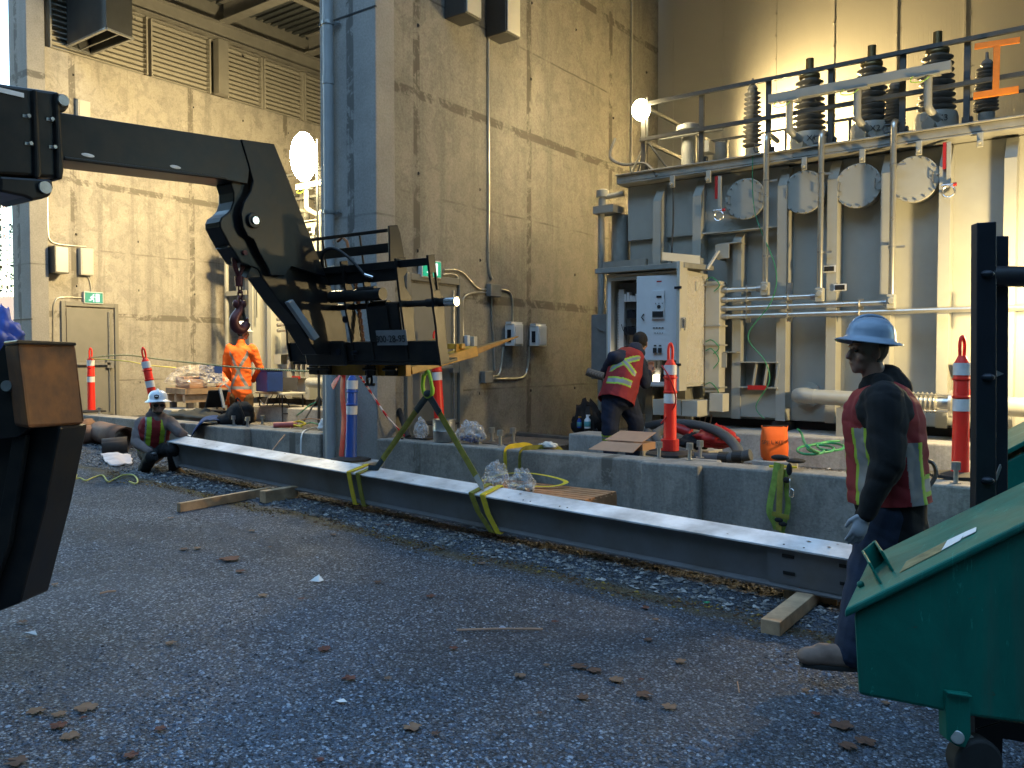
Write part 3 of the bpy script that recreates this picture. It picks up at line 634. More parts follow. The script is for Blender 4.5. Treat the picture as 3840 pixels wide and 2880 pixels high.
# bushings
def insul(m, x, y, z0, z1, r, n):
    pr = []; dz = (z1-z0)/n
    for k in range(n):
        z = z0+k*dz; rr = r*(1.12-.22*k/n); pr += [(rr*.66, z), (rr, z+dz*.35), (rr*1.02, z+dz*.5), (rr*.62, z+dz*.75)]
    m.lathe((x, y, 0), pr+[(r*.6, z1)], n=20)
def bushing_x(x, mark):
    y = 10.95; m = MB(); m.lathe((x, y, 4.06), [(.27, 0), (.27, .02), (.235, .03), (.235, .40), (.22, .45), (.12, .47)], n=28); m.cyl((x-.02, y-.2, 4.3), (x-.02, y-.42, 4.3), .07); m.box(x-.12, x-.06, y-.30, y-.245, 4.38, 4.46)
    o = m.build('turret', M_TANK, TF, smooth=35)
    m = MB(); insul(m, x, y, 4.54, 5.20, .185, 9); b = m.build('bushing', M_PORC, TF, smooth=50)
    m = MB(); m.lathe((x, y, 5.2), [(.11, 0), (.13, .02), (.13, .06), (.10, .10), (.05, .12), (.05, .27)], n=18); m.build('terminal', paint('brass_cap', (.22, .17, .08), .4, .7), b, smooth=40)
    text(mark, .1, M_BLKTXT, o, (x+.10, y-.225, 4.40), face_rot((.35, -1, 0)))
for x, s in ((-3.27, 'X1'), (-2.52, 'X2'), (-1.79, 'X3')): bushing_x(x, s)
for x, zt, mt in ((-4.0, 5.30, 'H1'), (-2.24, 5.0, 'H2'), (-1.27, 5.06, 'H3'), (-.2, 5.1, '')):
    m = MB(); m.lathe((x, 10.9, 4.06), [(.19, 0), (.19, .22), (.14, .26), (.09, .27), (.09, .36)], n=22); m.box(x+.1, x+.24, 10.68, 10.8, 4.12, 4.30); m.build('turret', M_TANKD, TF, smooth=35)
    m = MB(); insul(m, x, 10.9, 4.44, zt-.12, .115, 12); b = m.build('bushing', M_PORC, TF, smooth=50)
    m = MB(); m.lathe((x, 10.9, zt-.12), [(.05, 0), (.07, .03), (.05, .07), (.02, .09), (.015, .17)], n=12); m.build('terminal', M_PORC, b, smooth=40)
# neutral bus box beam with drop pipes in front of the X bushings
m = MB(); m.bar((-3.42, 9.88, 4.71), (-1.48, 9.88, 4.71), .10, .10)
m.build('bus_beam', M_TANK, TF, bevel=.004)
for x in (-3.18, -2.42, -1.70):
    m = MB(); m.box(x-.12, x+.12, 9.82, 9.94, 4.645, 4.655); m.tube(bez([(x, 9.88, 4.64), (x, 9.88, 4.40), (x+.01, 9.90, 4.30), (x+.08, 10.05, 4.22)], 4), .042, 12); m.build('drop_pipe', M_TANK, TF, smooth=50)
    m = MB(); m.tube(bez([(x-.14, 9.85, 4.68), (x-.16, 9.8, 4.60), (x-.05, 9.8, 4.58), (x+.02, 9.83, 4.63)], 4), .006, 5); m.build('ground_wire', M_LGREEN, TF)
for x in (-3.55, -2.85, -2.08):
    m = MB(); m.tube([(x, 9.97, 4.22), (x-.07, 9.97, 4.22), (x-.09, 9.97, 4.18), (x-.07, 9.97, 4.14), (x, 9.97, 4.14)], .012, 6); m.build('hook_eye', M_RAIL, TF)
# conduits
def joint(m, x, z): m.box(x-.045, x+.045, 9.80, 9.90, z-.09, z+.07); m.cyl((x+.01, 9.795, z), (x+.01, 9.775, z), .04, n=12)
for x, zt, zb in ((-3.44, 4.22, 2.47), (-2.80, 4.15, 2.37), (-2.03, 4.15, 2.26)):
    m = MB(); m.cyl((x, 9.85, zb+.07), (x, 9.85, zt), .032, n=14); m.tube(bez([(x, 9.85, zt-.02), (x, 9.87, zt+.06), (x, 9.98, zt+.09), (x, 10.25, zt+.08)], 4), .032, 10); c = m.build('riser_conduit', M_COND, TF, smooth=50)
    m = MB(); joint(m, x, zb); m.build('elbow_box', M_TANK, c, bevel=.012)
    for z in (3.75, 2.85): m = MB(); m.box(x-.05, x+.12, 9.884, 9.893, z-.012, z+.012); m.cyl((x, 9.85, z-.01), (x, 9.85, z+.01), .036, n=14); m.build('strap', M_GALV, c)
for z, x1 in ((2.465, -3.44), (2.345, -2.80), (2.24, -2.03), (2.14, 1.3)):
    m = MB(); m.cyl((-3.98, 9.85, z), (x1-.04, 9.85, z), .030, n=14); c = m.build('level_conduit', M_COND, TF, smooth=50)
    m = MB()
    for x in (-3.94, x1-.07 if x1 < 0 else -.2): m.cyl((x-.03, 9.85, z), (x+.03, 9.85, z), .038, n=12)
    m.build('coupling', M_GALV, c, smooth=40)
for x in (-3.66, -3.16, -2.36, -1.22):
    m = MB(); m.box(x-.03, x+.03, 9.885, 9.905, 2.06 if x < -1.5 else 2.0, 2.52 if x < -3 else 2.3)
    for z in (2.465, 2.345, 2.24, 2.14)[0 if x < -3.5 else 1 if x < -3 else 2 if x < -2 else 3:]: m.tube([(x, 9.885, z+.034), (x, 9.815, z+.034), (x, 9.812, z), (x, 9.815, z-.034), (x, 9.885, z-.034)], .006, 5)
    m.build('conduit_bracket', M_GALV, TF)
# red and white jacking pads and braces
def brace(x0, x1):
    m = MB(); m.box(x0, x1, 9.93, 10.19, 1.26, 1.275); m.box(x0, x1, 9.93, 10.19, 1.57, 1.585)
    for k in range(3): x = x0+.17+k*.14; m.hexa([(x-.012, 9.95, 1.28), (x+.012, 9.95, 1.28), (x+.012, 10.18, 1.28), (x-.012, 10.18, 1.28), (x+.03, 9.95, 1.565), (x+.054, 9.95, 1.565), (x+.054, 10.18, 1.565), (x+.03, 10.18, 1.565)])
    o = m.build('jacking_bracket', M_TANK, TF)
    m = MB(); m.box(x0+.12, x1-.13, 9.915, 9.926, 1.24, 1.295); m.build('red_stripe', M_REDP, o)
    m = MB(); m.box(x0-.1, x1+.02, 10.02, 10.19, .90, 1.25); m.build('gusset', M_TANK, o)
brace(-3.79, -3.31); brace(-1.42, -.99)
for x, z in ((-3.98, 2.95), (-4.0, 1.6)):
    m = MB(); m.box(x-.1, x+.08, 9.86, 9.875, z-.09, z+.09); m.box(x-.1, x-.085, 9.877, 10.19, z-.09, z+.09); m.box(x-.08, x+.2, 9.9, 10.19, z+.095, z+.107); m.build('pad_bracket', M_TANK, TF, bevel=.003)
# lifting shackles with red strips
for x, zt in ((-4.07, 3.90), (-1.51, 3.93)):
    m = MB(); m.box(x-.01, x+.035, 9.925, 9.95, 3.45, zt); o = m.build('lifting_strap', M_TANK, TF, bevel=.004)
    m = MB(); m.box(x-.045, x-.013, 9.92, 9.94, zt-.28, zt); m.build('red_strip', M_REDP, o)
    m = MB(); ring = [(x+.02+.06*math.cos(a), 9.90, 3.40+.06*math.sin(a)) for a in [2*math.pi*k/14 for k in range(14)]]; m.tube(ring, .012, 6, closed=True); m.cyl((x-.05, 9.9, 3.47), (x+.06, 9.9, 3.47), .014, n=8); m.build('shackle', M_CHROME, o, smooth=60)
    m = MB(); m.cyl((x+.065, 9.9, 3.47), (x+.095, 9.9, 3.47), .02, n=8); m.build('pin_head', M_REDP, o)
# oil pipe with bellows along the foot of the tank
P0 = Vector((-3.02, 9.72, 1.19)); m = MB()
m.tube(bez([(-3.0, 10.19, 1.19), (-3.02, 9.85, 1.19), (-2.96, 9.74, 1.19), (-2.8, 9.72, 1.185)], 6), .088, 18); m.cyl((-2.82, 9.72, 1.185), (-2.0, 9.72, 1.16), .085, n=22); m.cyl((-1.36, 9.72, 1.145), (1.3, 9.72, 1.10), .10, n=22)
m.cyl((-3.0, 10.12, 1.19), (-3.0, 10.16, 1.19), .15, n=22)
m.build('oil_pipe', M_TANK, TF, smooth=40)
m = MB(); m.lathe((-1.98, 9.72, 1.16), [(.09, 0), (.145, .001), (.145, .03), (.09, .032), (.09, .10)]+[(.085+.03*(k % 2), .10+.022*k) for k in range(17)]+[(.09, .49), (.09, .56), (.145, .561), (.145, .59), (.09, .60)], axis=(1, 0, -.02), n=28)
for a in (.6, 2.3, 3.9, 5.5): q = Vector((0, .12*math.cos(a), .12*math.sin(a))); m.cyl(Vector((-1.95, 9.72, 1.16))+q, Vector((-1.40, 9.72, 1.15))+q, .009, n=6)
m.build('bellows', M_COND, TF, smooth=25)
for x in (-2.5, .2): m = MB(); m.box(x-.05, x+.05, 9.66, 9.78, .752, 1.07); m.build('pipe_support', M_TANKD, TF)
# small nameplates
for x, z in ((-2.72, 2.66), (-2.60, 2.44)):
    m = MB(); m.box(x-.07, x+.07, 9.94, 9.95, z-.04, z+.04); o = m.build('name_plate', M_CABW, TF); m = MB(); m.box(x-.055, x+.055, 9.93, 9.938, z-.028, z+.028); m.build('face', M_BLKTXT, o, bevel=.004)
# equipment on the far left end of the cover and the radiator pipework at the tank end
m = MB(); m.lathe((-4.75, 10.55, 4.06), [(.14, 0), (.14, .05), (.10, .06), (.10, .62), (.17, .64), (.17, .70), (.08, .74)], n=20); m.cyl((-5.1, 10.4, 4.62), (-4.2, 10.4, 4.62), .03); m.cyl((-5.0, 10.4, 4.2), (-4.1, 10.5, 4.16), .03); m.box(-4.55, -4.4, 10.4, 10.6, 4.35, 4.5)
m.lathe((-4.45, 10.9, 4.06), [(.1, 0), (.1, .5), (.05, .52)], n=14); m.build('pressure_relief', M_TANKD, TF, smooth=35)
m = MB(); m.box(-5.9, -5.58, 9.95, 10.25, 3.62, 3.72); m.cyl((-5.82, 10.05, .9), (-5.82, 10.05, 3.62), .045, n=14); m.cyl((-5.66, 10.3, 2.9), (-5.66, 10.3, 3.62), .12, n=18); m.lathe((-5.8, 10.05, 3.72), [(.06, 0), (.06, .12), (.09, .13), (.09, .22), (.05, .24)], n=14); m.cyl((-5.75, 10.05, 3.85), (-5.5, 10.1, 3.88), .035)
m.box(-5.75, -5.1, 9.98, 10.05, 2.86, 2.95); m.build('end_pipework', M_TANKD, TF, smooth=35)
m = MB(); m.tube(bez([(-5.55, 9.95, 4.6), (-5.6, 9.9, 4.35), (-5.4, 9.92, 4.22), (-5.1, 9.95, 4.2), (-4.9, 9.9, 4.0)], 5), .02, 6); m.tube(bez([(-4.7, 9.93, 4.1), (-4.68, 9.93, 3.5), (-4.7, 9.93, 3.0), (-4.7, 9.93, 2.4)], 4), .012, 6); m.build('cable', M_RAIL, TF)
# copy to the left bay
cp = copy_tree(TF); cp.location = TF.location+Vector((-8.62, 0, 0)); cp['label'] = 'big pale grey transformer in the left bay, mostly hidden behind the forklift boom and column'
# plinths
for dx, zb in ((0, .39), (-8.62, .49)):
    t = thing('plinth', 'concrete plinth under the %s transformer' % ('right' if dx == 0 else 'left'), 'plinth', (-1.5+dx, 10.6, zb)); m = MB(); m.box(-4.95+dx, 1.6+dx if dx == 0 else -8.0, 9.42, 12.7, zb, .75); m.build('slab', M_BLOCK, t, bevel=.02)
def block(label, x0, x1, y0, y1, z0, z1):
    m = MB(); m.box(x0, x1, y0, y1, z0, z1); o = m.build('concrete_block', M_BLOCK, bevel=.018, origin=((x0+x1)/2, (y0+y1)/2, z0)); tag(o, label, 'concrete block')
a = PZ(.70, 2147, 1608); block('low concrete block left of the bent worker, with a spray bottle on it', -5.45, -4.42, 8.62, 9.1, .395, .70)
block('small concrete block behind the coiled grey hoses', -3.95, -3.55, 8.45, 8.85, .395, .62)
block('small concrete block behind the crouching man, left of the covered crate', -12.75, -12.2, 7.45, 8.0, .49, .80)
# ================================================================== CONTROL CABINET
CB = thing('control_cabinet', 'tall beige control cabinet with its door open and wiring inside', 'cabinet', (-4.7, 9.3, 1.25))
x0, x1, y0, y1, z0, z1 = -5.25, -4.19, 9.2, 9.9, 1.28, 2.68
m = MB(); th = .02
m.box(x0, x0+th, y0, y1, z0, z1); m.box(x1-th, x1, y0, y1, z0, z1); m.box(x0+th, x1-th, y0, y1-th, z0, z0+th); m.box(x0+th, x1-th, y0, y1-th, z1-th, z1); m.box(x0+th, x1-th, y1-th, y1, z0, z1)
m.build('case', M_CABB, CB, bevel=.004)
m = MB(); m.hexa([(x0-.1, y0-.12, z1+.012), (x1+.06, y0-.12, z1+.012), (x1+.06, y1+.05, z1+.05), (x0-.1, y1+.05, z1+.05), (x0-.1, y0-.12, z1+.075), (x1+.06, y0-.12, z1+.075), (x1+.06, y1+.05, z1+.11), (x0-.1, y1+.05, z1+.11)]); m.build('hood', M_TANKD, CB, bevel=.005)
m = MB()
for z in (1.32, 2.62): m.box(x0+.022, x1-.022, y0+.002, y0+.022, z-.02, z+.02)
for x in (x0+.04, x1-.04): m.box(x-.018, x+.018, y0+.002, y0+.022, 1.342, 2.598)
m.build('door_frame', M_CABW, CB)
m = MB(); m.box(x0+.06, x1-.06, y1-.40-.10, y1-.40-.08, 1.36, 2.58); m.build('back_plate', paint('cabinet_inside', (.12, .11, .10), .6), CB)
random.seed(3)
for k, (xa, xb) in enumerate(((x0+.10, x0+.17), (x0+.42, x0+.50), (x0+.62, x0+.68))):
    m = MB(); m.box(xa, xb, y1-.40-.16, y1-.40-.105, 1.42, 2.5)
    for i in range(52): m.box(xa-.012, xb+.012, y1-.40-.17, y1-.40-.165, 1.43+i*.02, 1.438+i*.02)
    m.build('cable_duct', M_CABW, CB)
for r in range(5):
    z = 1.5+r*.21
    for xa in (x0+.19, x0+.53):
        m = MB()
        for i in range(5):
            if random.random() < .85: m.box(xa+i*.04, xa+i*.04+.034, y1-.40-.19, y1-.40-.105, z, z+random.uniform(.06, .12))
        m.build('breaker_row', random.choice((M_CABW, M_DARKST, M_BOXG)), CB, bevel=.002)
m = MB()
for i in range(10):
    xa = random.uniform(x0+.15, x1-.3); za = random.uniform(1.5, 2.4); m.tube(bez([(xa, y1-.40-.2, za), (xa+.05, y1-.40-.24, za-.08), (xa+.12, y1-.40-.22, za-.16), (xa+.1, y1-.40-.2, za-.25)], 4), .005, 4)
m.build('wiring', M_BLKTXT, CB)
m = MB(); m.box(-4.50, -4.38, 9.22, 9.3, 1.305, 1.44); m.tube([(-4.50, 9.25, 1.44), (-4.50, 9.25, 1.52), (-4.38, 9.25, 1.52), (-4.38, 9.25, 1.44)], .012, 6); o = m.build('work_lamp_body', M_BLKTXT, CB)
m = MB(); m.cyl((-4.60, 9.30, 1.31), (-4.60, 9.30, 1.42), .04); m.build('lit_bulb', emit('bulb', (1, .85, .55), .3), CB)
# inner swing panel, nearly square to the viewer
H = Vector((-4.25, 9.18, 0)); T = Vector((-4.74, 9.04, 0)); d = (T-H).normalized(); nrm = Vector((d.y, -d.x, 0))
if nrm.y > 0: nrm = -nrm
m = MB(); m.prism([H+Vector((0, 0, 1.60)), T+Vector((0, 0, 1.60)), T+Vector((0, 0, 2.62)), H+Vector((0, 0, 2.62))], nrm*-.02); DR = m.build('swing_panel', M_CABW, CB, bevel=.004)
def onp(u, z, o=.003): return H+d*u+Vector((0, 0, z))+nrm*o
def pbox(m, u0, u1, z0, z1, dp, o=.002): m.prism([onp(u0, z0, o), onp(u1, z0, o), onp(u1, z1, o), onp(u0, z1, o)], nrm*dp)
m = MB(); pbox(m, .17, .32, 2.10, 2.44, .03); m.build('controller', M_CABW, DR, bevel=.004)
m = MB(); pbox(m, .20, .26, 2.35, 2.375, .004, .036); pbox(m, .18, .31, 2.12, 2.19, .004, .036); m.cyl(onp(.23, 2.245, .036), onp(.23, 2.245, .042), .022)
for u in (.19, .23, .27): m.cyl(onp(u, 2.285, .036), onp(u, 2.285, .042), .006, n=8)
for u in (.18, .215, .25, .285): pbox(m, u, u+.022, 1.985, 1.998, .006)
for u in (.19, .22, .25, .28): m.cyl(onp(u, 1.93), onp(u, 1.93, .012), .006, n=8)
for u in (.22, .28): pbox(m, u-.02, u+.02, 1.69, 1.75, .03); pbox(m, u-.015, u+.015, 1.77, 1.785, .004)
m.tube([onp(.42, 2.16, .01), onp(.44, 2.12, .03), onp(.41, 2.08, .03)], .008, 6)
m.build('buttons', M_BLKTXT, DR)
m = MB(); pbox(m, .20, .27, 2.50, 2.56, .002); o = m.build('warning_label', M_PRINTW, DR); m = MB(); pbox(m, .205, .265, 2.54, 2.557, .002, .005); m.build('red_band', M_REDP, o)
# the main door folded back on the right, edge on
m = MB(); m.box(x1+.002, x1+.045, 8.98, 9.19, 1.24, 2.76); m.box(x1-.055, x1, 9.10, 9.14, 1.24, 2.76); DM = m.build('main_door', M_CABB, CB, bevel=.004)
m = MB(); m.box(x1+.047, x1+.09, 9.02, 9.06, 1.98, 2.10); m.tube([(x1+.06, 9.04, 2.1), (x1+.1, 9.0, 2.08), (x1+.1, 9.0, 1.95)], .01, 6); m.build('door_handle', M_CHROME, DM)
for z in (1.55, 2.45): m = MB(); m.box(x1-.02, x1+.07, 8.965, 8.977, z-.015, z+.015); m.build('hinge', M_DARKST, DM)
m = MB(); m.box(x1+.003, x1+.012, 9.25, 9.88, 1.32, 2.62); m.build('side_sheet', M_SHEET, CB)
m = MB(); m.box(x1+.002, x1+.02, 9.5, 9.56, 2.45, 2.56); m.build('small_clip', M_CABB, CB)
m = MB(); m.hexa([(-4.55, 9.35, 2.83), (-4.22, 9.72, 2.80), (-4.22, 9.73, 2.80), (-4.55, 9.36, 2.83), (-4.55, 9.35, 2.93), (-4.22, 9.72, 2.90), (-4.22, 9.73, 2.90), (-4.55, 9.36, 2.93)]); m.bar((-4.12, 9.7, 2.72), (-4.02, 9.82, 2.95), .06, .02); m.build('top_bracket', M_CABB, CB)
m = MB(); m.box(-4.9, -4.8, 9.6, 9.85, .40, 1.275); m.box(-4.45, -4.35, 9.6, 9.85, .40, 1.275); m.build('leg', M_TANKD, CB)
# wireway between cabinet and tank
t = thing('cable_trunking', 'pale upright cable trunking between the cabinet and the transformer with green ground wires', 'trunking', (-4.05, 9.95, 1.1))
m = MB(); m.box(-4.17, -3.985, 9.78, 9.98, 1.2, 2.58); m.build('duct', M_CABB, t, bevel=.004)
for z in (2.52, 2.02, 1.78, 1.25):
    m = MB(); m.box(-4.19, -3.965, 9.76, 10.0, z, z+.02); m.build('flange', M_TANK, t)
m = MB()
for za, zb in ((2.6, 2.45), (1.83, 1.68), (1.72, 1.5), (1.30, 1.1)): m.tube(bez([(-4.15, 9.76, za), (-4.05, 9.70, za+.02), (-3.97, 9.74, (za+zb)/2), (-4.05, 9.76, zb)], 5), .007, 5)
m.build('ground_wire', M_GREEN, t)
t = thing('junction_trough', 'low beige trough box under the cabinet', 'electrical box', (-4.3, 9.5, .9)); m = MB(); m.box(-4.62, -4.24, 9.25, 9.55, .93, 1.12); m.build('case', M_CABB, t, bevel=.004); m = MB(); m.box(-4.22, -4.02, 9.22, 9.58, .93, 1.12); m.build('end_case', M_CABB, t, bevel=.004)
m = MB(); m.box(-3.99, -3.82, 9.5, 9.7, .98, 1.20); o = tag(m.build('terminal_box', M_CABB, bevel=.005, origin=(-3.9, 9.6, .98)), 'small square pale box beside the trough under the trunking', 'electrical box')
m = MB(); m.box(-5.62, -5.32, 9.45, 9.65, 1.35, 2.2); m.cyl((-5.47, 9.55, .4), (-5.47, 9.55, 1.34), .04); m.bar((-5.52, 9.43, 2.02), (-5.42, 9.43, 1.98), .01, .02); tag(m.build('grey_enclosure', M_BOXG, bevel=.01, origin=(-5.47, 9.55, .4)), 'narrow dark grey enclosure on a post behind the open cabinet', 'electrical box')
m = MB(); m.tube(bez([(-3.62, 9.88, 4.1), (-3.58, 9.86, 3.4), (-3.30, 9.8, 2.7), (-3.34, 9.78, 2.3), (-3.62, 9.78, 1.9), (-3.42, 9.8, 1.6), (-3.36, 9.8, 1.35), (-3.52, 9.8, 1.05), (-3.42, 9.8, .9)], 6), .006, 5); tag(m.build('hanging_wire', M_GREEN, origin=(-3.5, 9.8, 2)), 'thin green wire hanging down the transformer front', 'wire')
# orange fibreglass frame leaning on the rail
t = thing('safety_barrier', 'bright orange I shaped barrier frame at the right end of the transformer railing', 'barrier', (-1.1, 10.0, 4.4))
a, b = PY(9.8, 3655, 175), PY(9.8, 3825, 150); c, d = PY(9.8, 3650, 360), PY(9.8, 3820, 335); m = MB(); m.bar(a, b, .03, .06); m.bar(c, d, .03, .07); m.bar((a+b)/2+Vector((0, 0, -.03)), (c+d)/2+Vector((0, 0, .03)), .03, .06, up=(1, 0, 0)); m.build('frame', M_OFRAME, t, bevel=.004)
# ================================================================== WORK LIGHTS
def work_light(label, P, lens_r, base_z, kind='mast', aim=(0,-1,-.2), strength=8):
    P = Vector(P); t = thing('work_light', label, 'work light', (P.x, P.y, base_z)); aim = Vector(aim).normalized()
    G = emit('lamp_glow', (1, .83, .48), strength)
    if lens_r > .2:
        m = MB(); m.ell(P, (.21, .21, .40)); m.build('bulb', G, t, smooth=80)
    else: m = MB(); m.ell(P, (lens_r, lens_r, lens_r*1.15)); m.build('bulb', G, t, smooth=80)
    m = MB(); c = P-aim*(lens_r+.05); m.cyl(c-Vector((0, 0, lens_r+.12)), c+Vector((0, 0, lens_r+.05)), .014, n=8); m.cyl((c.x, c.y, base_z), c-Vector((0, 0, .1)), .022, n=10); m.build('mast', M_RAIL, t)
    m = MB()
    for k in range(3):
        a = 2*math.pi*k/3+.4; m.cyl((c.x, c.y, base_z+.5), (c.x+.35*math.cos(a), c.y+.35*math.sin(a), base_z+.01), .014, n=6)
    m.build('tripod', M_RAIL, t)
work_light('blinding work light in the left bay between boom and column', L_LEFT, .24, .5, strength=14)
work_light('small bright work light on a mast at the left end of the right hand transformer', L_MAST, .12, 4.06, strength=8)
work_light('work light behind the right transformer that lights the metal wall', L_BACK, .08, .4, strength=5)
work_light('work light on a tripod beyond the right edge of the picture', L_RIGHT, .12, .4, strength=5)
# ================================================================== STEEL BEAM ON ITS SLINGS
RHO = R(11); BE1 = Vector((0, math.cos(RHO), math.sin(RHO))); BE2 = Vector((0, math.sin(RHO), -math.cos(RHO)))
def bp(x, a=0, b=0): return Vector((x, 5.365, .383+(-1.404-x)*.0375))+BE1*a+BE2*b   # a across the top, b down the web side
BW, BH = .23, .295
t = thing('steel_beam', 'long grey H section steel beam hanging just above the gravel on two slings', 'beam', (-4.95, 5.45, .1))
XL, XR = -8.86, -1.12
def slab(m, a0, a1, b0, b1, x0=XL, x1=XR, dx=0):
    m.hexa([bp(x0, a0, b0)+Vector((dx*b0, 0, 0)), bp(x1, a0, b0), bp(x1, a1, b0), bp(x0, a1, b0)+Vector((dx*b0, 0, 0)), bp(x0, a0, b1)+Vector((dx*b1, 0, 0)), bp(x1, a0, b1), bp(x1, a1, b1), bp(x0, a1, b1)+Vector((dx*b1, 0, 0))])
m = MB(); slab(m, 0, BW, 0, .014, dx=.35); m.build('top_flange', M_STEEL_LIT, t, bevel=.002)
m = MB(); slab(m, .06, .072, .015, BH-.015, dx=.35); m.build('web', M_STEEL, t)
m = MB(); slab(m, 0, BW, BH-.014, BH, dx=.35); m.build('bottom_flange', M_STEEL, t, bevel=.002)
m = MB(); m.hexa([bp(XL-.022, -.01, -.005), bp(XL-.004, -.01, -.005), bp(XL-.004, BW+.01, -.005), bp(XL-.022, BW+.01, -.005), bp(XL-.022+.1, -.01, BH+.004), bp(XL-.004+.1, -.01, BH+.004), bp(XL-.004+.1, BW+.01, BH+.004), bp(XL-.022+.1, BW+.01, BH+.004)]); m.build('end_plate', M_STEEL, t)
m = MB(); slab(m, .035, .058, .02, BH-.02, -1.86, XR-.01); p = m.build('connection_plate', M_STEEL, t)
m = MB()
for x, b in ((-1.72, .07), (-1.72, .19), (-1.36, .07), (-1.36, .19)): slab(m, .028, .034, b-.012, b+.012, x-.04, x+.04)
m.build('bolt_slot', M_BLKTXT, p, bevel=.008)
m = MB()
for x in (-3.85, -3.78, -3.5, -3.43, -1.75, -1.62): m.cyl(bp(x, .05, -.002), bp(x, .05, .004), .007, n=8)
m.build('flange_hole', M_BLKTXT, t)
rs = random.Random(5)
m = MB()
for i in range(18):
    x = rs.uniform(-8.5, -1.2); a = rs.uniform(.02, .2); q = bp(x, a, -.003); s = rs.uniform(.008, .022); m.add([q+Vector((s, 0, 0)), q+Vector((0, s*.7, .002)), q+Vector((-s, .004, .001)), q+Vector((.0, -s*.5, .002))], [(0,1,2,3)])
o = m.build('leaf_scraps', pm3, origin=(-4.9, 5.5, .5)); tag(o, 'tiny red and brown leaf scraps strewn on the pale beam top', 'leaf litter', kind='stuff')
# ================================================================== TELEHANDLER BOOM
BX = -5.54
def b_(px, py, x=BX): return PX(x, px, py)
TB = thing('telehandler_boom', 'black telescopic forklift boom reaching in from the left with a bent down head', 'forklift boom', (-5.7, 2.6, 0))
def side(pts, th, x=BX, m=None):
    m = m or MB(); m.prism([b_(px, py, x) for px, py in pts], (-th, 0, 0)); return m
i0, i1, j0, j1 = b_(249, 425), b_(949, 532), b_(240, 600), b_(850, 675)
dt = (i1-i0).normalized(); db = (j1-j0).normalized()
m = MB(); m.prism([i0-dt*2.2, i1, b_(930, 690), j1, j0-db*2.2], (-.30, 0, 0)); m.bar(j0+Vector((.003, 0, .012)), j1+Vector((.003, 0, .012)), .012, .02); m.build('inner_boom', M_BLACK, TB, bevel=.012)
so = [(0, 312), (222, 344), (236, 634), (231, 668), (196, 677), (0, 655)]
m = MB(); a0, a1 = b_(0, 312, -5.48), b_(222, 344, -5.48); c0, c1 = b_(0, 655, -5.48), b_(231, 668, -5.48); dd = (a1-a0).normalized()
m.prism([a0-dd*2.5, a1, b_(236, 634, -5.48), c1, c0-dd*2.5], (-.42, 0, 0)); OB = m.build('outer_boom', M_BLACK, TB, bevel=.02)
m = MB()
for pts in ([(124, 330), (142, 334), (158, 650), (150, 672), (132, 668)], [(206, 342), (224, 346), (242, 640), (236, 674), (214, 672)]): m.prism([b_(px, py, -5.455) for px, py in pts], (-.47, 0, 0))
m.build('collar', M_BLACK, TB, bevel=.02)
m = MB(); m.prism([b_(px, py, -5.46) for px, py in [(205, 350), (250, 352), (262, 372), (260, 402), (246, 420), (205, 420)]], (-.06, 0, 0)); m.build('lug', M_BLACK, TB, bevel=.015); m = MB(); m.prism([b_(px, py, -5.46) for px, py in [(0, 660), (196, 672), (202, 705), (190, 735), (160, 745), (125, 752), (94, 738), (0, 718)]], (-.40, 0, 0)); m.build('lug', M_BLACK, TB, bevel=.015)
for px, py, r in ((235, 378, .034), (167, 704, .038)): m = MB(); c = b_(px, py, -5.455); m.cyl(c, c+Vector((.018, 0, 0)), r, n=24); m.build('pin', M_GALV, TB, smooth=40)
m = MB()
for px, py in ((104, 436), (192, 448), (112, 539), (202, 552)):
    c = b_(px, py, -5.478); m.cyl(c, c+Vector((.022, 0, 0)), .012, n=8); m.box(c.x, c.x+.006, c.y-.03, c.y+.005, c.z-.012, c.z+.006)
m.build('bolt', M_GALV, TB)
m = MB(); c = b_(30, 344, -5.476); m.box(c.x, c.x+.003, c.y-.05, c.y+.09, c.z-.014, c.z+.014); m.build('label_patch', M_PRINTW, OB)
m = MB()
for px, py in ((658, 626), (330, 582)): c = b_(px, py, BX+.004); m.ell(c, (.002, .045, .012))
m.build('paint_scrape', M_PRINTW, TB)
head = [(905, 525), (1027, 541), (1080, 672), (1186, 949), (1232, 1052), (1266, 1131), (1296, 1215), (1310, 1325), (1190, 1330), (1120, 1215), (1051, 1135), (983, 1040), (968, 1010), (905, 985), (862, 920), (840, 880), (825, 851), (824, 832), (832, 814), (852, 800), (866, 785), (876, 755), (876, 722), (866, 690)]
m = side(head, .20, BX-.05); m.build('head_core', M_BLACK, TB, bevel=.01)
plate = [(905, 522), (1029, 540), (1082, 672), (1188, 949), (1225, 1040), (1094, 999), (1068, 1035), (1017, 1033), (1005, 1001), (974, 948), (952, 898), (930, 885), (912, 850), (905, 800), (915, 760), (940, 720), (950, 680), (935, 620)]
m = side(plate, .03, BX+.012); side(plate, .03, BX-.285, m); m.build('head_plate', M_BLACK, TB, bevel=.006)
m = MB(); c = b_(949, 828, BX+.013); m.cyl(c, c+Vector((.025, 0, 0)), .06, n=28); m.build('boss', M_BLACK, TB, bevel=.005, smooth=40)
m = MB(); m.cyl(c+Vector((.026, 0, 0)), c+Vector((.04, 0, 0)), .03, n=24); m.build('pin', M_CHROME, TB, smooth=40)
m = side([(1081, 1133), (1099, 1123), (1199, 1264), (1180, 1276)], .05, BX+.03); m.build('guard_bar', M_GREYPIPE, TB, bevel=.003)
m = side([(843, 931), (905, 922), (962, 990), (943, 994), (925, 1042), (975, 1040), (975, 1030), (985, 1000), (960, 940), (930, 905), (862, 915)], .14, BX-.06); m.build('hook_bracket', M_BLACK, TB, bevel=.004)
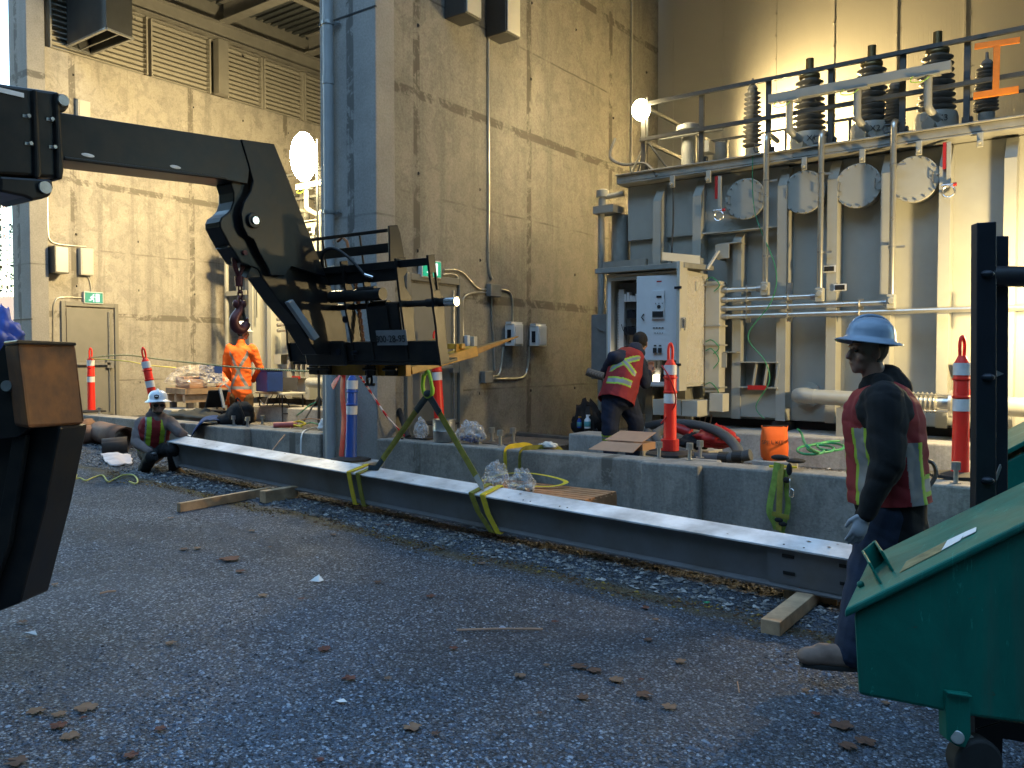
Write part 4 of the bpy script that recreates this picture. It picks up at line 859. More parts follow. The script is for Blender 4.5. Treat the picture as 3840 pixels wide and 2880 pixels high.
# chain and hook under the head
CX = -5.66
HK = thing('crane_hook', 'dark red swivel hook on a short rusty chain under the boom head', 'hook', tuple(b_(900, 1240, CX)))
def link(m, c, L, W, r, rot):   # chain link standing in z, rot = angle about z
    M = Matrix.Rotation(rot, 3, 'Z'); pts = []
    for k in range(16):
        a = 2*math.pi*k/16; y = math.cos(a)*W/2; z = math.sin(a)*W/2+(L-W)/2*(1 if math.sin(a) >= 0 else -1); pts.append(Vector(c)+M@Vector((0, y, z)))
    m.tube(pts, r, 7, closed=True)
top = b_(895, 965, CX); bot = b_(900, 1160, CX)
m = MB(); m.tube([top+Vector((0, -.045, .02)), top+Vector((0, -.04, -.06)), top+Vector((0, 0, -.16)), top+Vector((0, .04, -.06)), top+Vector((0, .045, .02)), top+Vector((0, 0, .05))], .022, 8, closed=True); m.cyl(top+Vector((-.09, 0, .03)), top+Vector((.09, 0, .03)), .02); m.cyl(top+Vector((0, 0, -.15)), top+Vector((0, 0, -.23)), .034, .03); m.build('shackle', M_REDHOOK, HK, smooth=60)
m = MB(); z = top.z-.25; k = 0
while z > bot.z+.02: link(m, (top.x, top.y+.01, z), .062, .038, .0075, R(20)+k*math.pi/2); z -= .044; k += 1
m.build('chain', M_REDHOOK, HK, smooth=60)
m = MB(); h = [b_(px, py, CX) for px, py in [(898, 1140), (897, 1165), (884, 1185), (878, 1205), (884, 1226), (902, 1236), (918, 1226), (924, 1204), (920, 1196)]]
m.tube(bez(h, 5), [.028+.012*math.sin(k/40*3.1) if k < 34 else .02 for k in range(len(bez(h, 5)))], 10); m.ell(h[0]+Vector((0, -.03, 0)), (.03, .028, .035)); m.ell(h[0]+Vector((0, .03, 0)), (.03, .028, .035)); m.build('hook', M_REDHOOK, HK, smooth=60)
m = MB(); m.bar(b_(909, 1160, CX), b_(921, 1206, CX), .02, .014, up=(1, 0, 0)); m.build('latch', M_BLACK, HK)
# ================================================================== CARRIAGE (tilted back about 10 degrees)
AL = R(10); FV = Vector((0, math.cos(AL), math.sin(AL))); UV = Vector((0, -math.sin(AL), math.cos(AL)))
def T(x, f, u): return Vector((x, 5.0, 1.565))+FV*f+UV*u
CG = thing('fork_carriage', 'black forklift carriage frame with upright side plates, hanging on the boom head', 'fork carriage', (-5.3, 5.0, 1.5))
def xa(px, py, y=4.98): return PY(y, px, py).x
def tplate(x, prof, th=.022, slot=None, mat=M_BLACK, name='side_plate'):
    m = MB(); prof = [(f*.66, u) for f, u in prof]; slot = slot and (slot[0], slot[1], slot[2]*.66, slot[3]*.66)
    if slot:   # split the plate round the slot
        s0, s1, f0, f1 = slot; lo = [p for p in prof]
        def clip(pts, a, v, keep):
            out = []
            for i in range(len(pts)):
                p, q = pts[i-1], pts[i]; ip = (p[a]-v)*keep >= 0; iq = (q[a]-v)*keep >= 0
                if ip != iq: tt = (v-p[a])/(q[a]-p[a]); out.append(tuple(p[k]+(q[k]-p[k])*tt for k in (0, 1)))
                if iq: out.append(q)
            return out
        mid = clip(clip(lo, 1, s0, 1), 1, s1, -1)
        for pl in (clip(lo, 1, s0, -1), clip(lo, 1, s1, 1), clip(mid, 0, f0, -1), clip(mid, 0, f1, 1)):
            if len(pl) > 2: m.prism([T(x, *p) for p in pl], (-th, 0, 0))
    else: m.prism([T(x, *p) for p in prof], (-th, 0, 0))
    return m.build(name, mat, CG, bevel=.003)
wavy = [(0, 0), (.22, .03), (.20, .12), (.21, .30), (.235, .46), (.20, .56), (.17, .62), (.15, .74), (.16, .88), (0, .88), (-.005, .70), (.015, .60), (-.01, .45), (.0, .32), (-.015, .18)]
wavy = [(f*.78, u) for f, u in wavy]; tplate(-4.36, wavy, slot=(.60, .74, .05, .10))
P2 = [(0, .05), (.24, .09), (.25, .30), (.29, .44), (.27, .56), (.15, .64), (.14, .72), (.24, .76), (.25, .88), (0, .88), (-.01, .6), (0, .3)]
P2 = [(f*.72, u) for f, u in P2]; tplate(xa(1528, 1320), P2); x3 = xa(1400, 1270); tplate(x3, [(0, .05), (.16, .08), (.19, .32), (.14, .46), (.11, .70), (.10, .72), (0, .71), (0, .4)], slot=(.5, .64, .04, .09))
x4 = xa(1325, 1290); tplate(x4, [(0, .05), (.2, .08), (.17, .4), (.12, .5), (.17, .6), (.11, .72), (.12, .9), (0, .9), (.02, .65), (-.03, .52), (0, .3)])
x5 = xa(1086, 1330); tplate(x5, [(0, .03), (.22, .05), (.20, .2), (.24, .4), (.20, .55), (.17, .68), (0, .70), (-.01, .5), (.015, .3), (-.01, .2)])
tplate(x5+.28, [(0, .03), (.18, .05), (.18, .7), (0, .7)])
m = MB()
def tb(m, x0, x1, f0, f1, u0, u1): m.hexa([T(x0, f0, u0), T(x1, f0, u0), T(x1, f1, u0), T(x0, f1, u0), T(x0, f0, u1), T(x1, f0, u1), T(x1, f1, u1), T(x0, f1, u1)])
tb(m, x5+.002, -4.384, .01, .06, .03, .20); tb(m, x5+.002, -4.384, .012, .24, .002, .028); m.build('lower_bar', M_BLACK, CG, bevel=.004)
m = MB(); tb(m, x5+.3, -4.384, .03, .08, .80, .86); tb(m, x4-.5, xa(1512, 1000), .05, .11, .70, .82); m.build('upper_bar', M_BLACK, CG, bevel=.004)
m = MB(); m.cyl(T(-5.75, .08, .50), T(-4.25, .08, .50), .026, n=16); m.cyl(T(-5.12, .08, .50), T(-4.93, .08, .50), .042, n=16); m.cyl(T(-4.5, .08, .50), T(-4.30, .08, .50), .034, n=16); m.build('fork_shaft', M_BLACK, CG, smooth=40)
m = MB(); m.cyl(T(-4.30, .08, .50), T(-4.19, .08, .50), .036, n=24); m.build('shaft_end', M_CHROME, CG, smooth=40)
m = MB(); m.cyl(T(-5.55, .02, .60), T(-4.92, .02, .60), .052, n=18); m.cyl(T(-5.2, .02, .64), T(-5.0, .02, .64), .03, n=12); m.box(0, 0, 0, 0, 0, 0) if False else None; m.build('side_shift_cylinder', M_BLACK, CG, smooth=40)
m = MB(); tb(m, x3-.02, x3+.22, .0, .03, .20, .5); m.build('stiffener', M_BLACK, CG)
m = MB(); tb(m, xa(1465, 1150), xa(1505, 1150), .02, .04, .2, .52); m.build('stiffener', M_BLACK, CG)
# load backrest
xr = xa(1500, 900, 5.1); m = MB(); tb(m, x5+.05, xr, .22, .245, 1.10, 1.13); tb(m, x5+.05, xr, .21, .25, .93, 1.01)
for x in (xr-.42, xr-.9, xr-1.15): tb(m, x-.008, x+.008, .225, .24, .8, 1.10)
m.build('backrest_bar', M_BLACK, CG, bevel=.004)
m = MB(); m.prism([T(xr+.02, *p) for p in [(.10, .80), (.30, .80), (.28, 1.08), (.26, 1.15), (.15, 1.15), (.14, 1.05)]], (-.02, 0, 0)); m.build('backrest_post', M_BLACK, CG, bevel=.008)
# number plate and warning decal
a, b = PY(4.955, 1412, 1302), PY(4.955, 1524, 1255); c = T((a.x+b.x)/2+.03, -.03, .24); m = MB(); m.obox(c, (b.x-a.x, .006, .125), Matrix((Vector((1, 0, 0)), FV, UV)).transposed()); o = m.build('number_plate', M_PLATEG, CG)
text('800-28-95', .082, M_BLKTXT, o, c-FV*.005+Vector((-.01, 0, -.012)), face_rot(-FV, UV), depth=.0008)
a = PY(4.96, 1285, 1058); m = MB(); M3 = Matrix((Vector((1, 0, 0)), FV, UV)).transposed(); m.obox(a+Vector((0, 0, 0)), (.07, .004, .13), M3); o = m.build('warning_decal', M_PRINTW, CG); m = MB(); m.obox(a-FV*.004+UV*.055, (.07, .003, .02), M3); m.build('yellow_band', M_STRAPY, o)
m = MB()
for dx, dz in ((0, .022), (-.017, -.028), (.017, -.028)): m.tube([a-FV*.004+Vector((dx, 0, 0))+UV*dz+Vector((.014*math.cos(t_), 0, 0))+UV*.014*math.sin(t_) for t_ in [k*math.pi/5 for k in range(10)]], .0022, 4, closed=True); m.bar(a-FV*.004+Vector((dx-.01, 0, 0))+UV*(dz-.01), a-FV*.004+Vector((dx+.01, 0, 0))+UV*(dz+.01), .002, .003)
m.build('symbol', M_BLKTXT, o)
# hoses
m = MB()
for dx in (0, .04): m.tube(bez([PY(4.9, 1205+dx*200, 1005), PY(4.86, 1212, 945+dx*200), PY(4.84, 1252, 932), PY(4.84, 1310, 968), PY(4.88, 1370, 1035), PY(4.93, 1385, 1048)], 7), .013, 8)
m.build('hydraulic_hose', M_RUBBER, CG, smooth=60)
m = MB(); m.cyl(PY(4.88, 1345, 1005), PY(4.91, 1378, 1042), .014, n=10); m.cyl(PY(4.88, 1368, 1030), PY(4.90, 1400, 1040), .014, n=10); m.build('hose_fitting', M_CHROME, CG, smooth=50)
m = MB(); z = 0; p0, p1 = PY(5.02, 1328, 1020), PY(5.02, 1365, 1308); n = 24
for k in range(n): q = p0.lerp(p1, (k+.5)/n); link(m, q, .052, .03, .006, k*math.pi/2+.4)
m.tube([PY(5.15, 1265, 905), PY(5.15, 1285, 890), PY(5.15, 1300, 905), PY(5.15, 1306, 935)], .014, 6)
m.build('chain', M_RUST, CG, smooth=60)
m = MB()
for px, py, r in ((1190, 1310, .022), (1233, 1326, .014), (1267, 1320, .03), (1320, 1323, .018), (1292, 1198, .03)): c = PY(4.93, px, py); m.cyl(c+Vector((0, .05, 0)), c, r, n=16)
m.build('bolt_head', M_DARKST, CG, smooth=40)
m = MB(); tb(m, -5.95, -5.42, -.04, .0, .0, .22); tb(m, -5.85, -5.6, -.045, -.0, .22, .5); m.build('head_mount', M_BLACK, CG, bevel=.02)
# ================================================================== YELLOW FORK ATTACHMENT
YA = thing('lifting_attachment', 'worn yellow fork mounted lifting frame with tapered fork blades under the carriage', 'fork attachment', (-5.5, 5.7, 1.5))
def ysleeve(x, w=.13):
    m = MB(); a, b = Vector((x, 5.30, 1.485)), Vector((x, 6.22, 1.645)); up = Vector((0, -.02, .09))
    m.hexa([a-Vector((w, 0, 0)), a, b, b-Vector((w, 0, 0)), a-Vector((w, 0, 0))+up*.75, a+up*.75, b+up*1.1, b-Vector((w, 0, 0))+up*1.1]); m.build('fork_sleeve', M_YELLOW, YA, bevel=.006)
    m = MB(); m.hexa([(x-w+.02, 6.2, 1.655), (x-.02, 6.2, 1.655), (x-.05, 6.95, 1.845), (x-.08, 6.95, 1.845), (x-w+.02, 6.2, 1.72), (x-.02, 6.2, 1.72), (x-.05, 6.95, 1.856), (x-.08, 6.95, 1.856)]); m.build('fork_blade', M_RUST if False else paint('worn_fork', (.34, .19, .06), .5, .3, .4, 5), YA, bevel=.003)
ysleeve(-4.95); ysleeve(-6.02)
m = MB(); m.box(-6.15, -4.955, 5.22, 5.29, 1.47, 1.575); m.build('front_bar', M_YELLOW, YA, bevel=.005)
m = MB(); m.bar((-6.0, 6.02, 1.74), (-4.97, 6.02, 1.74), .05, .05); m.bar((-4.97, 5.9, 1.72), (-5.12, 6.25, 1.70), .02, .08); m.build('cross_bar', M_YELLOW, YA, bevel=.004)
m = MB()
for x in (-6.1, -5.95, -5.35, -5.1): m.box(x-.06, x+.06, 5.17, 5.215, 1.475, 1.56); m.cyl((x-.07, 5.16, 1.53), (x+.09, 5.16, 1.53), .014, n=8)
m.build('clamp', M_BLACK, YA, bevel=.004)
sh = PY(5.2, 1385, 1400); t = thing('shackle', 'dark bow shackle hanging in the middle of the yellow lifting bar', 'shackle', tuple(sh)); m = MB(); link(m, sh+Vector((0, 0, .03)), .12, .06, .012, .3); link(m, sh+Vector((0, 0, -.06)), .09, .07, .013, 1.4); m.cyl(sh+Vector((-.05, 0, -.1)), sh+Vector((.06, 0, -.1)), .014); m.build('bow', M_DARKST, t, smooth=60)
m = MB(); link(m, sh+Vector((.09, 0, .03)), .10, .05, .009, .9); m.build('ring', M_YELLOW, t, smooth=60)
# sling hook and slings
AP = Vector((-4.95, 5.5, 1.31))
t = thing('sling_hook', 'lime green safety hook hanging from the yellow fork, carrying both slings', 'hook', tuple(AP))
m = MB(); m.tube(bez([AP+Vector((-.05, 0, .17)), AP+Vector((-.065, 0, .09)), AP+Vector((-.055, 0, .02)), AP+Vector((-.01, 0, -.025)), AP+Vector((.045, 0, .0)), AP+Vector((.05, 0, .06))], 5), .019, 9); m.tube(bez([AP+Vector((.05, 0, .05)), AP+Vector((.03, 0, .13)), AP+Vector((0, 0, .2)), AP+Vector((-.04, 0, .17))], 5), .016, 9); m.build('hook', M_LGREEN, t, smooth=60)
m = MB(); m.ell(AP, (.05, .03, .035)); m.build('ring', M_STRAPB, t, smooth=60)
def strap(name, label, pts, w, mat, cat='sling', up=(0, 1, 0), grp=None, th=.12, k=6, parent=None):
    m = MB(); P = bez(pts, k) if len(pts) > 2 else pts; m.tube(P, w/2*1.2, 8, flat=(th, up)); o = m.build(name, mat, parent, smooth=60, origin=None if parent else pts[0]); return o if parent else tag(o, label, cat, grp)
def wrap(x, dx, w=.055):  # loop of webbing round the beam
    e = .012; return [bp(x, -e, -e), bp(x+dx*.3, -e, BH*.5), bp(x+dx, -e, BH+e), bp(x+dx, BW+e, BH+e), bp(x, BW+e, -e), bp(x, BW*.5, -e)]
for nm, lab, foot, xw, s in (('lifting_sling', 'olive yellow webbing sling choked round the left part of the beam', bp(-5.62, .16, -.02), -5.82, 1), ('lifting_sling', 'olive yellow webbing sling choked round the right part of the beam', bp(-4.30, .10, -.03), -4.34, -1)):
    t = thing(nm, lab, 'sling', tuple(foot)); d = (AP-foot).normalized()
    m = MB(); m.tube([foot, foot.lerp(AP, .75), AP-d*.12], .032, 8, flat=(.16, (0, 1, 0))); m.build('leg', M_STRAP, t, smooth=60)
    m = MB(); m.tube([AP-d*.22, AP-d*.1, AP-Vector((0, 0, .01))], .036, 8, flat=(.22, (0, 1, 0))); m.build('eye', M_STRAPB, t, smooth=60)
    for j, dx in ((0, .0), (1, .10)):
        w2 = wrap(xw+j*.12, .02 if s > 0 else .17-j*.05); m = MB(); pts = [w2[5]]+w2[:5]+[w2[5]]
        m.tube(pts, .03, 8, flat=(.14, (1, 0, 0))) if False else None
        for a, b in zip(pts[:-1], pts[1:]):
            dd = (b-a); n_ = Vector((1, 0, 0)).cross(dd).normalized()*.004; ww = Vector((.026, 0, 0)); m.hexa([a-ww-n_, a+ww-n_, b+ww-n_, b-ww-n_, a-ww+n_, a+ww+n_, b+ww+n_, b-ww+n_])
        m.build('wrap', M_STRAPY if j == 0 and s > 0 or j == 1 and s < 0 else M_STRAP, t)
    m = MB(); m.tube([foot+Vector((-.05*s, -.06, .01)), foot, foot+d*.12], .030, 8, flat=(.25, (0, 1, 0))); m.build('choke', M_GREYPIPE if s < 0 else M_STRAPB, t, smooth=60)
# ================================================================== TIMBER
def timber(label, A, B, w, h, z0, mat=M_WOOD):
    A, B = Vector(A), Vector(B); A.z = gh(A.x, A.y)+z0+h/2; B.z = gh(B.x, B.y)+z0+h/2; m = MB(); m.bar(A, B, w, h); o = m.build('timber', mat, bevel=.005, origin=(A+B)/2); return tag(o, label, 'timber', 'lumber laid on the gravel')
timber('square lumber baulk lying under the right end of the beam, by the walking man', PG(2888, 2380), PG(3080, 2225), .115, .085, 0)
timber('short lumber block crossing under the right end of the beam', PG(2940, 2235), PG(3140, 2262), .15, .11, .0)
timber('long pale lumber stick lying on the gravel left of the beam', PG(670, 1925), PG(1010, 1858), .05, .085, 0)
timber('short thick lumber block lying against the long stick on the left', PG(985, 1890), PG(1108, 1868), .09, .12, 0)
m = MB(); a, b = PG(1755, 1965), PG(1850, 1985); a.z += .02; b.z += .02; m.bar(a, b, .12, .03); tag(m.build('plank', M_OLDWOOD, origin=a), 'thin brown board lying under the beam by the right sling', 'board')
# ================================================================== PALLETS
def pallet(label, x0, x1, y0, y1, z, mat, n=7, long='x', grp=None):
    t = thing('pallet', label, 'pallet', ((x0+x1)/2, (y0+y1)/2, z), grp); h = .145; m = MB()
    for k in range(n):
        w = (y1-y0)/n; m.box(x0, x1, y0+k*w+.012, y0+(k+1)*w-.012, z+h-.02, z+h)
    m.build('deck_boards', mat, t, bevel=.003); m = MB()
    for k in range(3): xx = x0+(x1-x0-.09)*k/2; m.box(xx, xx+.09, y0+.005, y1-.005, z+.021, z+h-.022)
    m.build('bearers', mat, t, bevel=.003); m = MB()
    for k in range(3): w = (y1-y0-.09)/2*k; m.box(x0, x1, y0+w, y0+w+.09, z, z+.02)
    m.build('bottom_boards', mat, t)
    return t
pallet('orange brown wooden pallet behind the beam, upper of two stacked against the kerb', -4.95, -3.62, 5.98, 6.55, .285, M_PALLET, 6)
pallet('orange brown wooden pallet behind the beam, lower of two stacked against the kerb', -4.95, -3.60, 5.99, 6.54, .13, M_PALLET, 6)
pallet('old grey pallet lying between the middle wall and the low concrete block', -6.75, -5.55, 8.3, 9.3, .40, M_OLDWOOD, 7)
m = MB(); m.bar((-6.8, 9.42, .52), (-5.6, 9.36, .50), .09, .14); tag(m.build('plank', M_OLDWOOD, bevel=.004, origin=(-6.2, 9.4, .45)), 'thick old plank behind the grey pallet by the middle wall', 'board')
strap('ratchet_strap', 'bright yellow strap looped loosely on the upper orange pallet', [(-4.92, 6.2, .445), (-4.85, 6.45, .49), (-4.6, 6.5, .52), (-4.3, 6.5, .51), (-4.1, 6.45, .48), (-4.2, 6.3, .45), (-4.55, 6.2, .45)], .045, M_STRAPY, 'strap', up=(0, 0, 1))
strap('ratchet_strap', 'yellow strap hanging over the kerb wall with a blue end', [(-4.92, 7.3, .52), (-4.95, 7.1, .70), (-4.98, 6.9, .725), (-4.99, 6.72, .70), (-4.98, 6.69, .55), (-4.97, 6.685, .42)], .05, M_STRAPY, 'strap', up=(1, 0, 0))
strap('ratchet_strap', 'pale strap hanging over the kerb wall right of the blue ended one', [(-4.55, 7.3, .52), (-4.62, 7.1, .71), (-4.72, 6.9, .725), (-4.80, 6.72, .70), (-4.80, 6.69, .5), (-4.80, 6.685, .36)], .045, M_STRAP, 'strap', up=(1, 0, 0))
m = MB(); m.box(-5.005, -4.935, 6.665, 6.68, .36, .46); tag(m.build('strap_end', M_TARP, origin=(-4.97, 6.67, .36)), 'blue sewn end of the yellow strap on the kerb wall', 'strap end')
# crumpled plastic bags
def bag(label, c, r, seed, mat=None, squash=1, name='plastic_bag', fill=None):
    bm = bmesh.new(); bmesh.ops.create_icosphere(bm, subdivisions=4, radius=1); rn = random.Random(seed); off = Vector((seed*3.1, 0, 0))
    for v in bm.verts:
        d = v.co.normalized(); k = 1+.35*noise.noise(d*2.2+off)+.16*abs(noise.noise(d*6+off))-.1*abs(noise.noise(d*11+off)); v.co = Vector((d.x*r[0]*k, d.y*r[1]*k, d.z*r[2]*k*(1 if d.z > 0 else .7)))
        if d.z > .6: v.co.z += r[2]*.5*(d.z-.6)*(1+noise.noise(d*9+off)*2); v.co.x += r[0]*.5*(d.z-.6)*noise.noise(d*5)
    me = bpy.data.meshes.new(name); bm.to_mesh(me); bm.free(); o = bpy.data.objects.new(name, me); COL.objects.link(o); o.location = c; me.materials.append(mat or M_PLASTIC); me.polygons.foreach_set('use_smooth', [True]*len(me.polygons))
    if fill:
        m = MB(); m.v = []
        for i in range(30): p = Vector((rn.uniform(-.6, .6)*r[0], rn.uniform(-.6, .6)*r[1], rn.uniform(-.6, -.1)*r[2])); m.cyl(Vector(c)+p, Vector(c)+p+Vector((rn.uniform(-.03, .03), rn.uniform(-.03, .03), rn.uniform(-.01, .03))), .012, n=6)
        m.build('bolts', fill, o)
    return tag(o, label, 'plastic bag')
bag('clear plastic bag of white parts, left one on the orange pallet', (-4.62, 6.05, .52), (.13, .10, .12), 1, fill=M_PRINTW)
bag('clear plastic bag of steel bolts, right one on the orange pallet', (-4.27, 5.98, .50), (.13, .10, .11), 2, fill=M_GALV)
bag('crumpled clear bag on the kerb left of the metal pail', (-6.36, 6.95, .80), (.085, .08, .12), 3)
bag('crumpled clear bag full of blue grey bits right of the metal pail', (-5.62, 6.93, .80), (.17, .12, .12), 4, fill=M_BLUES)
# ================================================================== SMALL THINGS ON AND BEHIND THE KERB
t = thing('metal_pail', 'dull metal pail standing on the kerb among plastic bags', 'pail', (-5.98, 6.9, .706)); m = MB(); m.lathe((-5.98, 6.9, .706), [(.105, 0), (.118, .01), (.122, .12), (.125, .125), (.122, .13), (.125, .235), (.131, .24), (.131, .25), (.12, .25), (.118, .02), (.0, .015)], n=28, cap=False); m.build('body', M_GALV, t, smooth=35)
m = MB(); m.lathe((-5.98, 6.9, .706), [(.117, .2), (.0, .205)], n=24, cap=False); m.build('contents', M_BLKTXT, t)
def bolt(px, py, h, label, z=.706):
    p = PZ(z, px, py); m = MB(); m.cyl(p, p+Vector((0, 0, h)), .017, n=10); m.cyl(p+Vector((0, 0, h*.62)), p+Vector((0, 0, h*.62+.035)), .034, n=6)
    m.cyl(p+Vector((0, 0, h*.8)), p+Vector((0, 0, h*.8+.03)), .034, n=6); m.cyl(p, p+Vector((0, 0, .006)), .038, n=16)
    return tag(m.build('anchor_bolt', M_GALV, origin=p), label, 'anchor bolt', 'anchor bolts standing on the kerb wall')
for a in [(1795, 1664, .155, 'front left anchor bolt of the four right of the pail'), (1845, 1655, .155, 'rear left anchor bolt of the four right of the pail'), (1876, 1670, .165, 'front right anchor bolt of the four right of the pail'), (1924, 1660, .165, 'rear right anchor bolt of the four right of the pail'),
          (877, 1594, .125, 'left anchor bolt beside the black backpack'), (929, 1600, .125, 'front anchor bolt at the middle of the left pilaster'), (984, 1592, .12, 'right anchor bolt on the left pilaster by the backpack'), (940, 1580, .11, 'rear anchor bolt on the left pilaster'),
          (2471, 1717, .15, 'anchor bolt just left of the central orange post'), (2586, 1725, .155, 'front anchor bolt just right of the central orange post'), (2625, 1716, .16, 'rear anchor bolt right of the central orange post'), (3584, 1812, .16, 'lone anchor bolt in front of the right hand orange post'), (373, 1552, .1, 'small anchor bolt right of the far left orange post')]: bolt(*a)
def delineator(base, label, mat=M_POST, lean=(0, 0), h=1.1, body=.058, band=M_WHITE, top=True, base_r=.24):
    b = Vector(base); ax = Vector((lean[0], lean[1], 1)).normalized(); t = thing('delineator_post', label, 'delineator post', tuple(b), 'striped delineator posts')
    k = h/1.1; m = MB(); m.lathe(b, [(.068, .03), (.062, .06), (body, .5*k), (body*.98, .88*k), (body*.55, .93*k), (body*.5, .94*k)], axis=ax, n=22)
    for z in (.62*k, .76*k): m.lathe(b, [(body, z-.012), (body+.008, z-.006), (body+.008, z+.006), (body, z+.012)], axis=ax, n=22)
    m.build('post', mat, t, smooth=50)
    for z in (.51, .79):
        m = MB(); m.lathe(b, [(body+.0035, z*k), (body+.0035, (z+.095)*k)], axis=ax, n=22, cap=False); m.build('reflective_band', band, t, smooth=50)
    if top:
        u = ax.orthogonal().normalized(); m = MB(); c = b+ax*(.94*k); m.tube(bez([c-u*.018, c-u*.02+ax*.10, c+ax*.15, c+u*.02+ax*.10, c+u*.018], 5), .013, 8); m.build('handle', mat, t, smooth=60)
    m = MB(); m.lathe(b+Vector((0, 0, -.0)), [(base_r, 0), (base_r, .02), (base_r*.5, .035), (.075, .04)], n=8); m.build('rubber_base', M_RUBBER, t)
    return t
delineator(PZ(.706, 3600, 1786), 'orange delineator post at the right end of the kerb, glowing in the light')
pm_ = PZ(.71, 2512, 1706); delineator(pm_, 'orange delineator post in the middle of the kerb in front of the open cabinet', h=1.06); 
m = MB(); m.cyl(pm_+Vector((0, 0, .045)), pm_+Vector((0, 0, .15)), .085, n=20); m.tube(bez([pm_+Vector((-.06, -.06, .85)), pm_+Vector((.04, -.09, .72)), pm_+Vector((.07, -.03, .5)), pm_+Vector((-.06, -.07, .3))], 5), .008, 5); tag(m.build('tape_scrap', M_TAPER, origin=pm_), 'red danger tape wound round the central orange post', 'tape')
delineator(PZ(.706, 343, 1545), 'orange delineator post by the far left door with rope tied to it')
delineator(PZ(.706, 592, 1584), 'leaning orange delineator post behind the crouching man', lean=(-.155, -.11))
delineator(PY(7.6, 1648, 1590), 'orange delineator post behind the slings by the door, leaning slightly', lean=(-.06, 0), h=1.15)
delineator(PY(6.3, 1316, 1726), 'bright blue delineator post at the foot of the middle column', mat=M_BLUEP, lean=(.035, 0), h=1.1, base_r=.22)
q = PY(6.3, 1316, 1726); m = MB(); m.box(q.x-.28, q.x+.28, 6.08, 6.55, gh(q.x, 6.3)-.05, q.z-.005); tag(m.build('concrete_block', M_BLOCK, bevel=.01, origin=(q.x, 6.3, .3)), 'concrete footing block under the blue post behind the beam', 'concrete block')
def rope(label, pts, r, mat, name='rope', k=8, n=6, cat='rope', grp=None):
    m = MB(); P = bez(pts, k); m.tube(P, r, n); return tag(m.build(name, mat, smooth=60, origin=pts[0]), label, cat, grp)
def stripes(name, a, b, sc):
    t = NT(name); v = t.mapping(rot=(0, 0, .6)); w = t.n('ShaderNodeTexWave'); w.inputs['Scale'].default_value = sc; t.l(v, w.inputs['Vector']); t.col(t.mix(t.ramp(w.outputs['Fac'], [(.45, 0), (.55, 1)]), a, b)); t.rough(.8); return t.mat
M_RW = stripes('red_white_rope', (.6, .02, .02), (.7, .6, .55), 9); M_YB = stripes('yellow_black_rope', (.72, .62, .25), (.05, .05, .03), 11)
pa = PZ(.706, 343, 1545)+Vector((0, 0, .93)); pb = PY(6.68, 1205, 1395)
rope('yellow rope strung from the far left orange post to the middle column', [pa, PD(12.9, 470, 1332), PD(12.2, 620, 1350), PD(11.4, 780, 1367), PD(10.7, 950, 1382), pb], .011, M_YB)
rope('second thinner yellow rope sagging behind the first one', [pa+Vector((0, 0, -.02)), PD(13.5, 470, 1354), PD(13.6, 560, 1370), PD(13.9, 660, 1379)], .009, M_ROPE)
rope('red and white rope slanting down right of the blue post', [PY(6.5, 1350, 1410), PY(6.7, 1395, 1478), PY(6.8, 1450, 1560), PY(6.95, 1518, 1636)], .014, M_RW)
dn = Vector((-7.47, 6.57, 0)); strap('danger_tape', 'red danger tape hanging down beside the drain pipe', [PY(6.56, 1288, 1400), PY(6.55, 1284, 1480), PY(6.56, 1290, 1560), PY(6.55, 1286, 1640), PY(6.56, 1280, 1712)], .09, M_TAPER, 'tape', up=(.2, 1, 0), th=.12)
strap('danger_tape', 'short end of red tape fluttering left of the drain pipe', [PY(6.55, 1278, 1402), PY(6.5, 1262, 1425), PY(6.5, 1246, 1452)], .08, M_TAPER, 'tape', up=(.4, 1, 0))
m = MB(); m.cyl(PY(7.3, 1492, 1528), PY(6.95, 1532, 1640), .035, n=12); tag(m.build('leaning_pipe', M_BLACKM, origin=PY(6.95, 1532, 1640)), 'dark pipe leaning in the gap behind the kerb', 'pipe')
m = MB(); c = PZ(.706, 1590, 1645); m.box(c.x-.18, c.x+.14, c.y-.12, c.y+.1, .706, .722); m.box(c.x-.17, c.x-.15, c.y-.2, c.y-.18, .52, .72); tag(m.build('flat_tray', M_BLACKM, origin=c), 'flat black tray on the kerb left of the metal pail', 'tray')
rope('brown cord looping from the kerb down to the beam on the left', [PZ(.72, 1218, 1577), PZ(.74, 1160, 1570), PZ(.73, 1110, 1585), PY(6.6, 1060, 1640), PY(6.3, 1020, 1690)], .008, M_CARD)
rope('white cord hanging over the kerb left of the column', [PZ(.72, 1218, 1600), PZ(.72, 1160, 1608), PY(6.7, 1132, 1630), PY(6.65, 1128, 1700)], .010, M_PRINTW)
rope('teal and yellow cord tangle on the kerb behind the pink plug', [PZ(.72, 1090, 1590), PZ(.74, 1120, 1580), PZ(.72, 1145, 1590), PZ(.72, 1105, 1598), PZ(.74, 1085, 1590), PZ(.73, 1130, 1600)], .014, M_STRAPY)
rope('green cable hanging behind the folding table', [PZ(.55, 1110, 1560), PD(12, 1130, 1545), PD(12, 1160, 1520), PD(12, 1185, 1508)], .010, M_GREEN)
rope('green cable lying along the kerb near the column', [PZ(.72, 1140, 1592), PZ(.72, 1165, 1585), PZ(.72, 1190, 1590), PZ(.72, 1212, 1588)], .009, M_GREEN)
m = MB(); a, b = PZ(.74, 1025, 1594), PZ(.74, 1100, 1592); m.cyl(a, b, .035, .042, n=12); m.cyl(b, b+(b-a)*.2, .03, .015, n=10); tag(m.build('power_plug', paint('pink_plastic', (.5, .12, .12), .5), smooth=50, origin=a), 'pink and white cable connector lying on the kerb', 'connector')
bag('crumpled white plastic at the kerb end beside the column', (-7.93, 6.9, .78), (.07, .08, .09), 9, M_PRINTW, name='plastic_scrap')
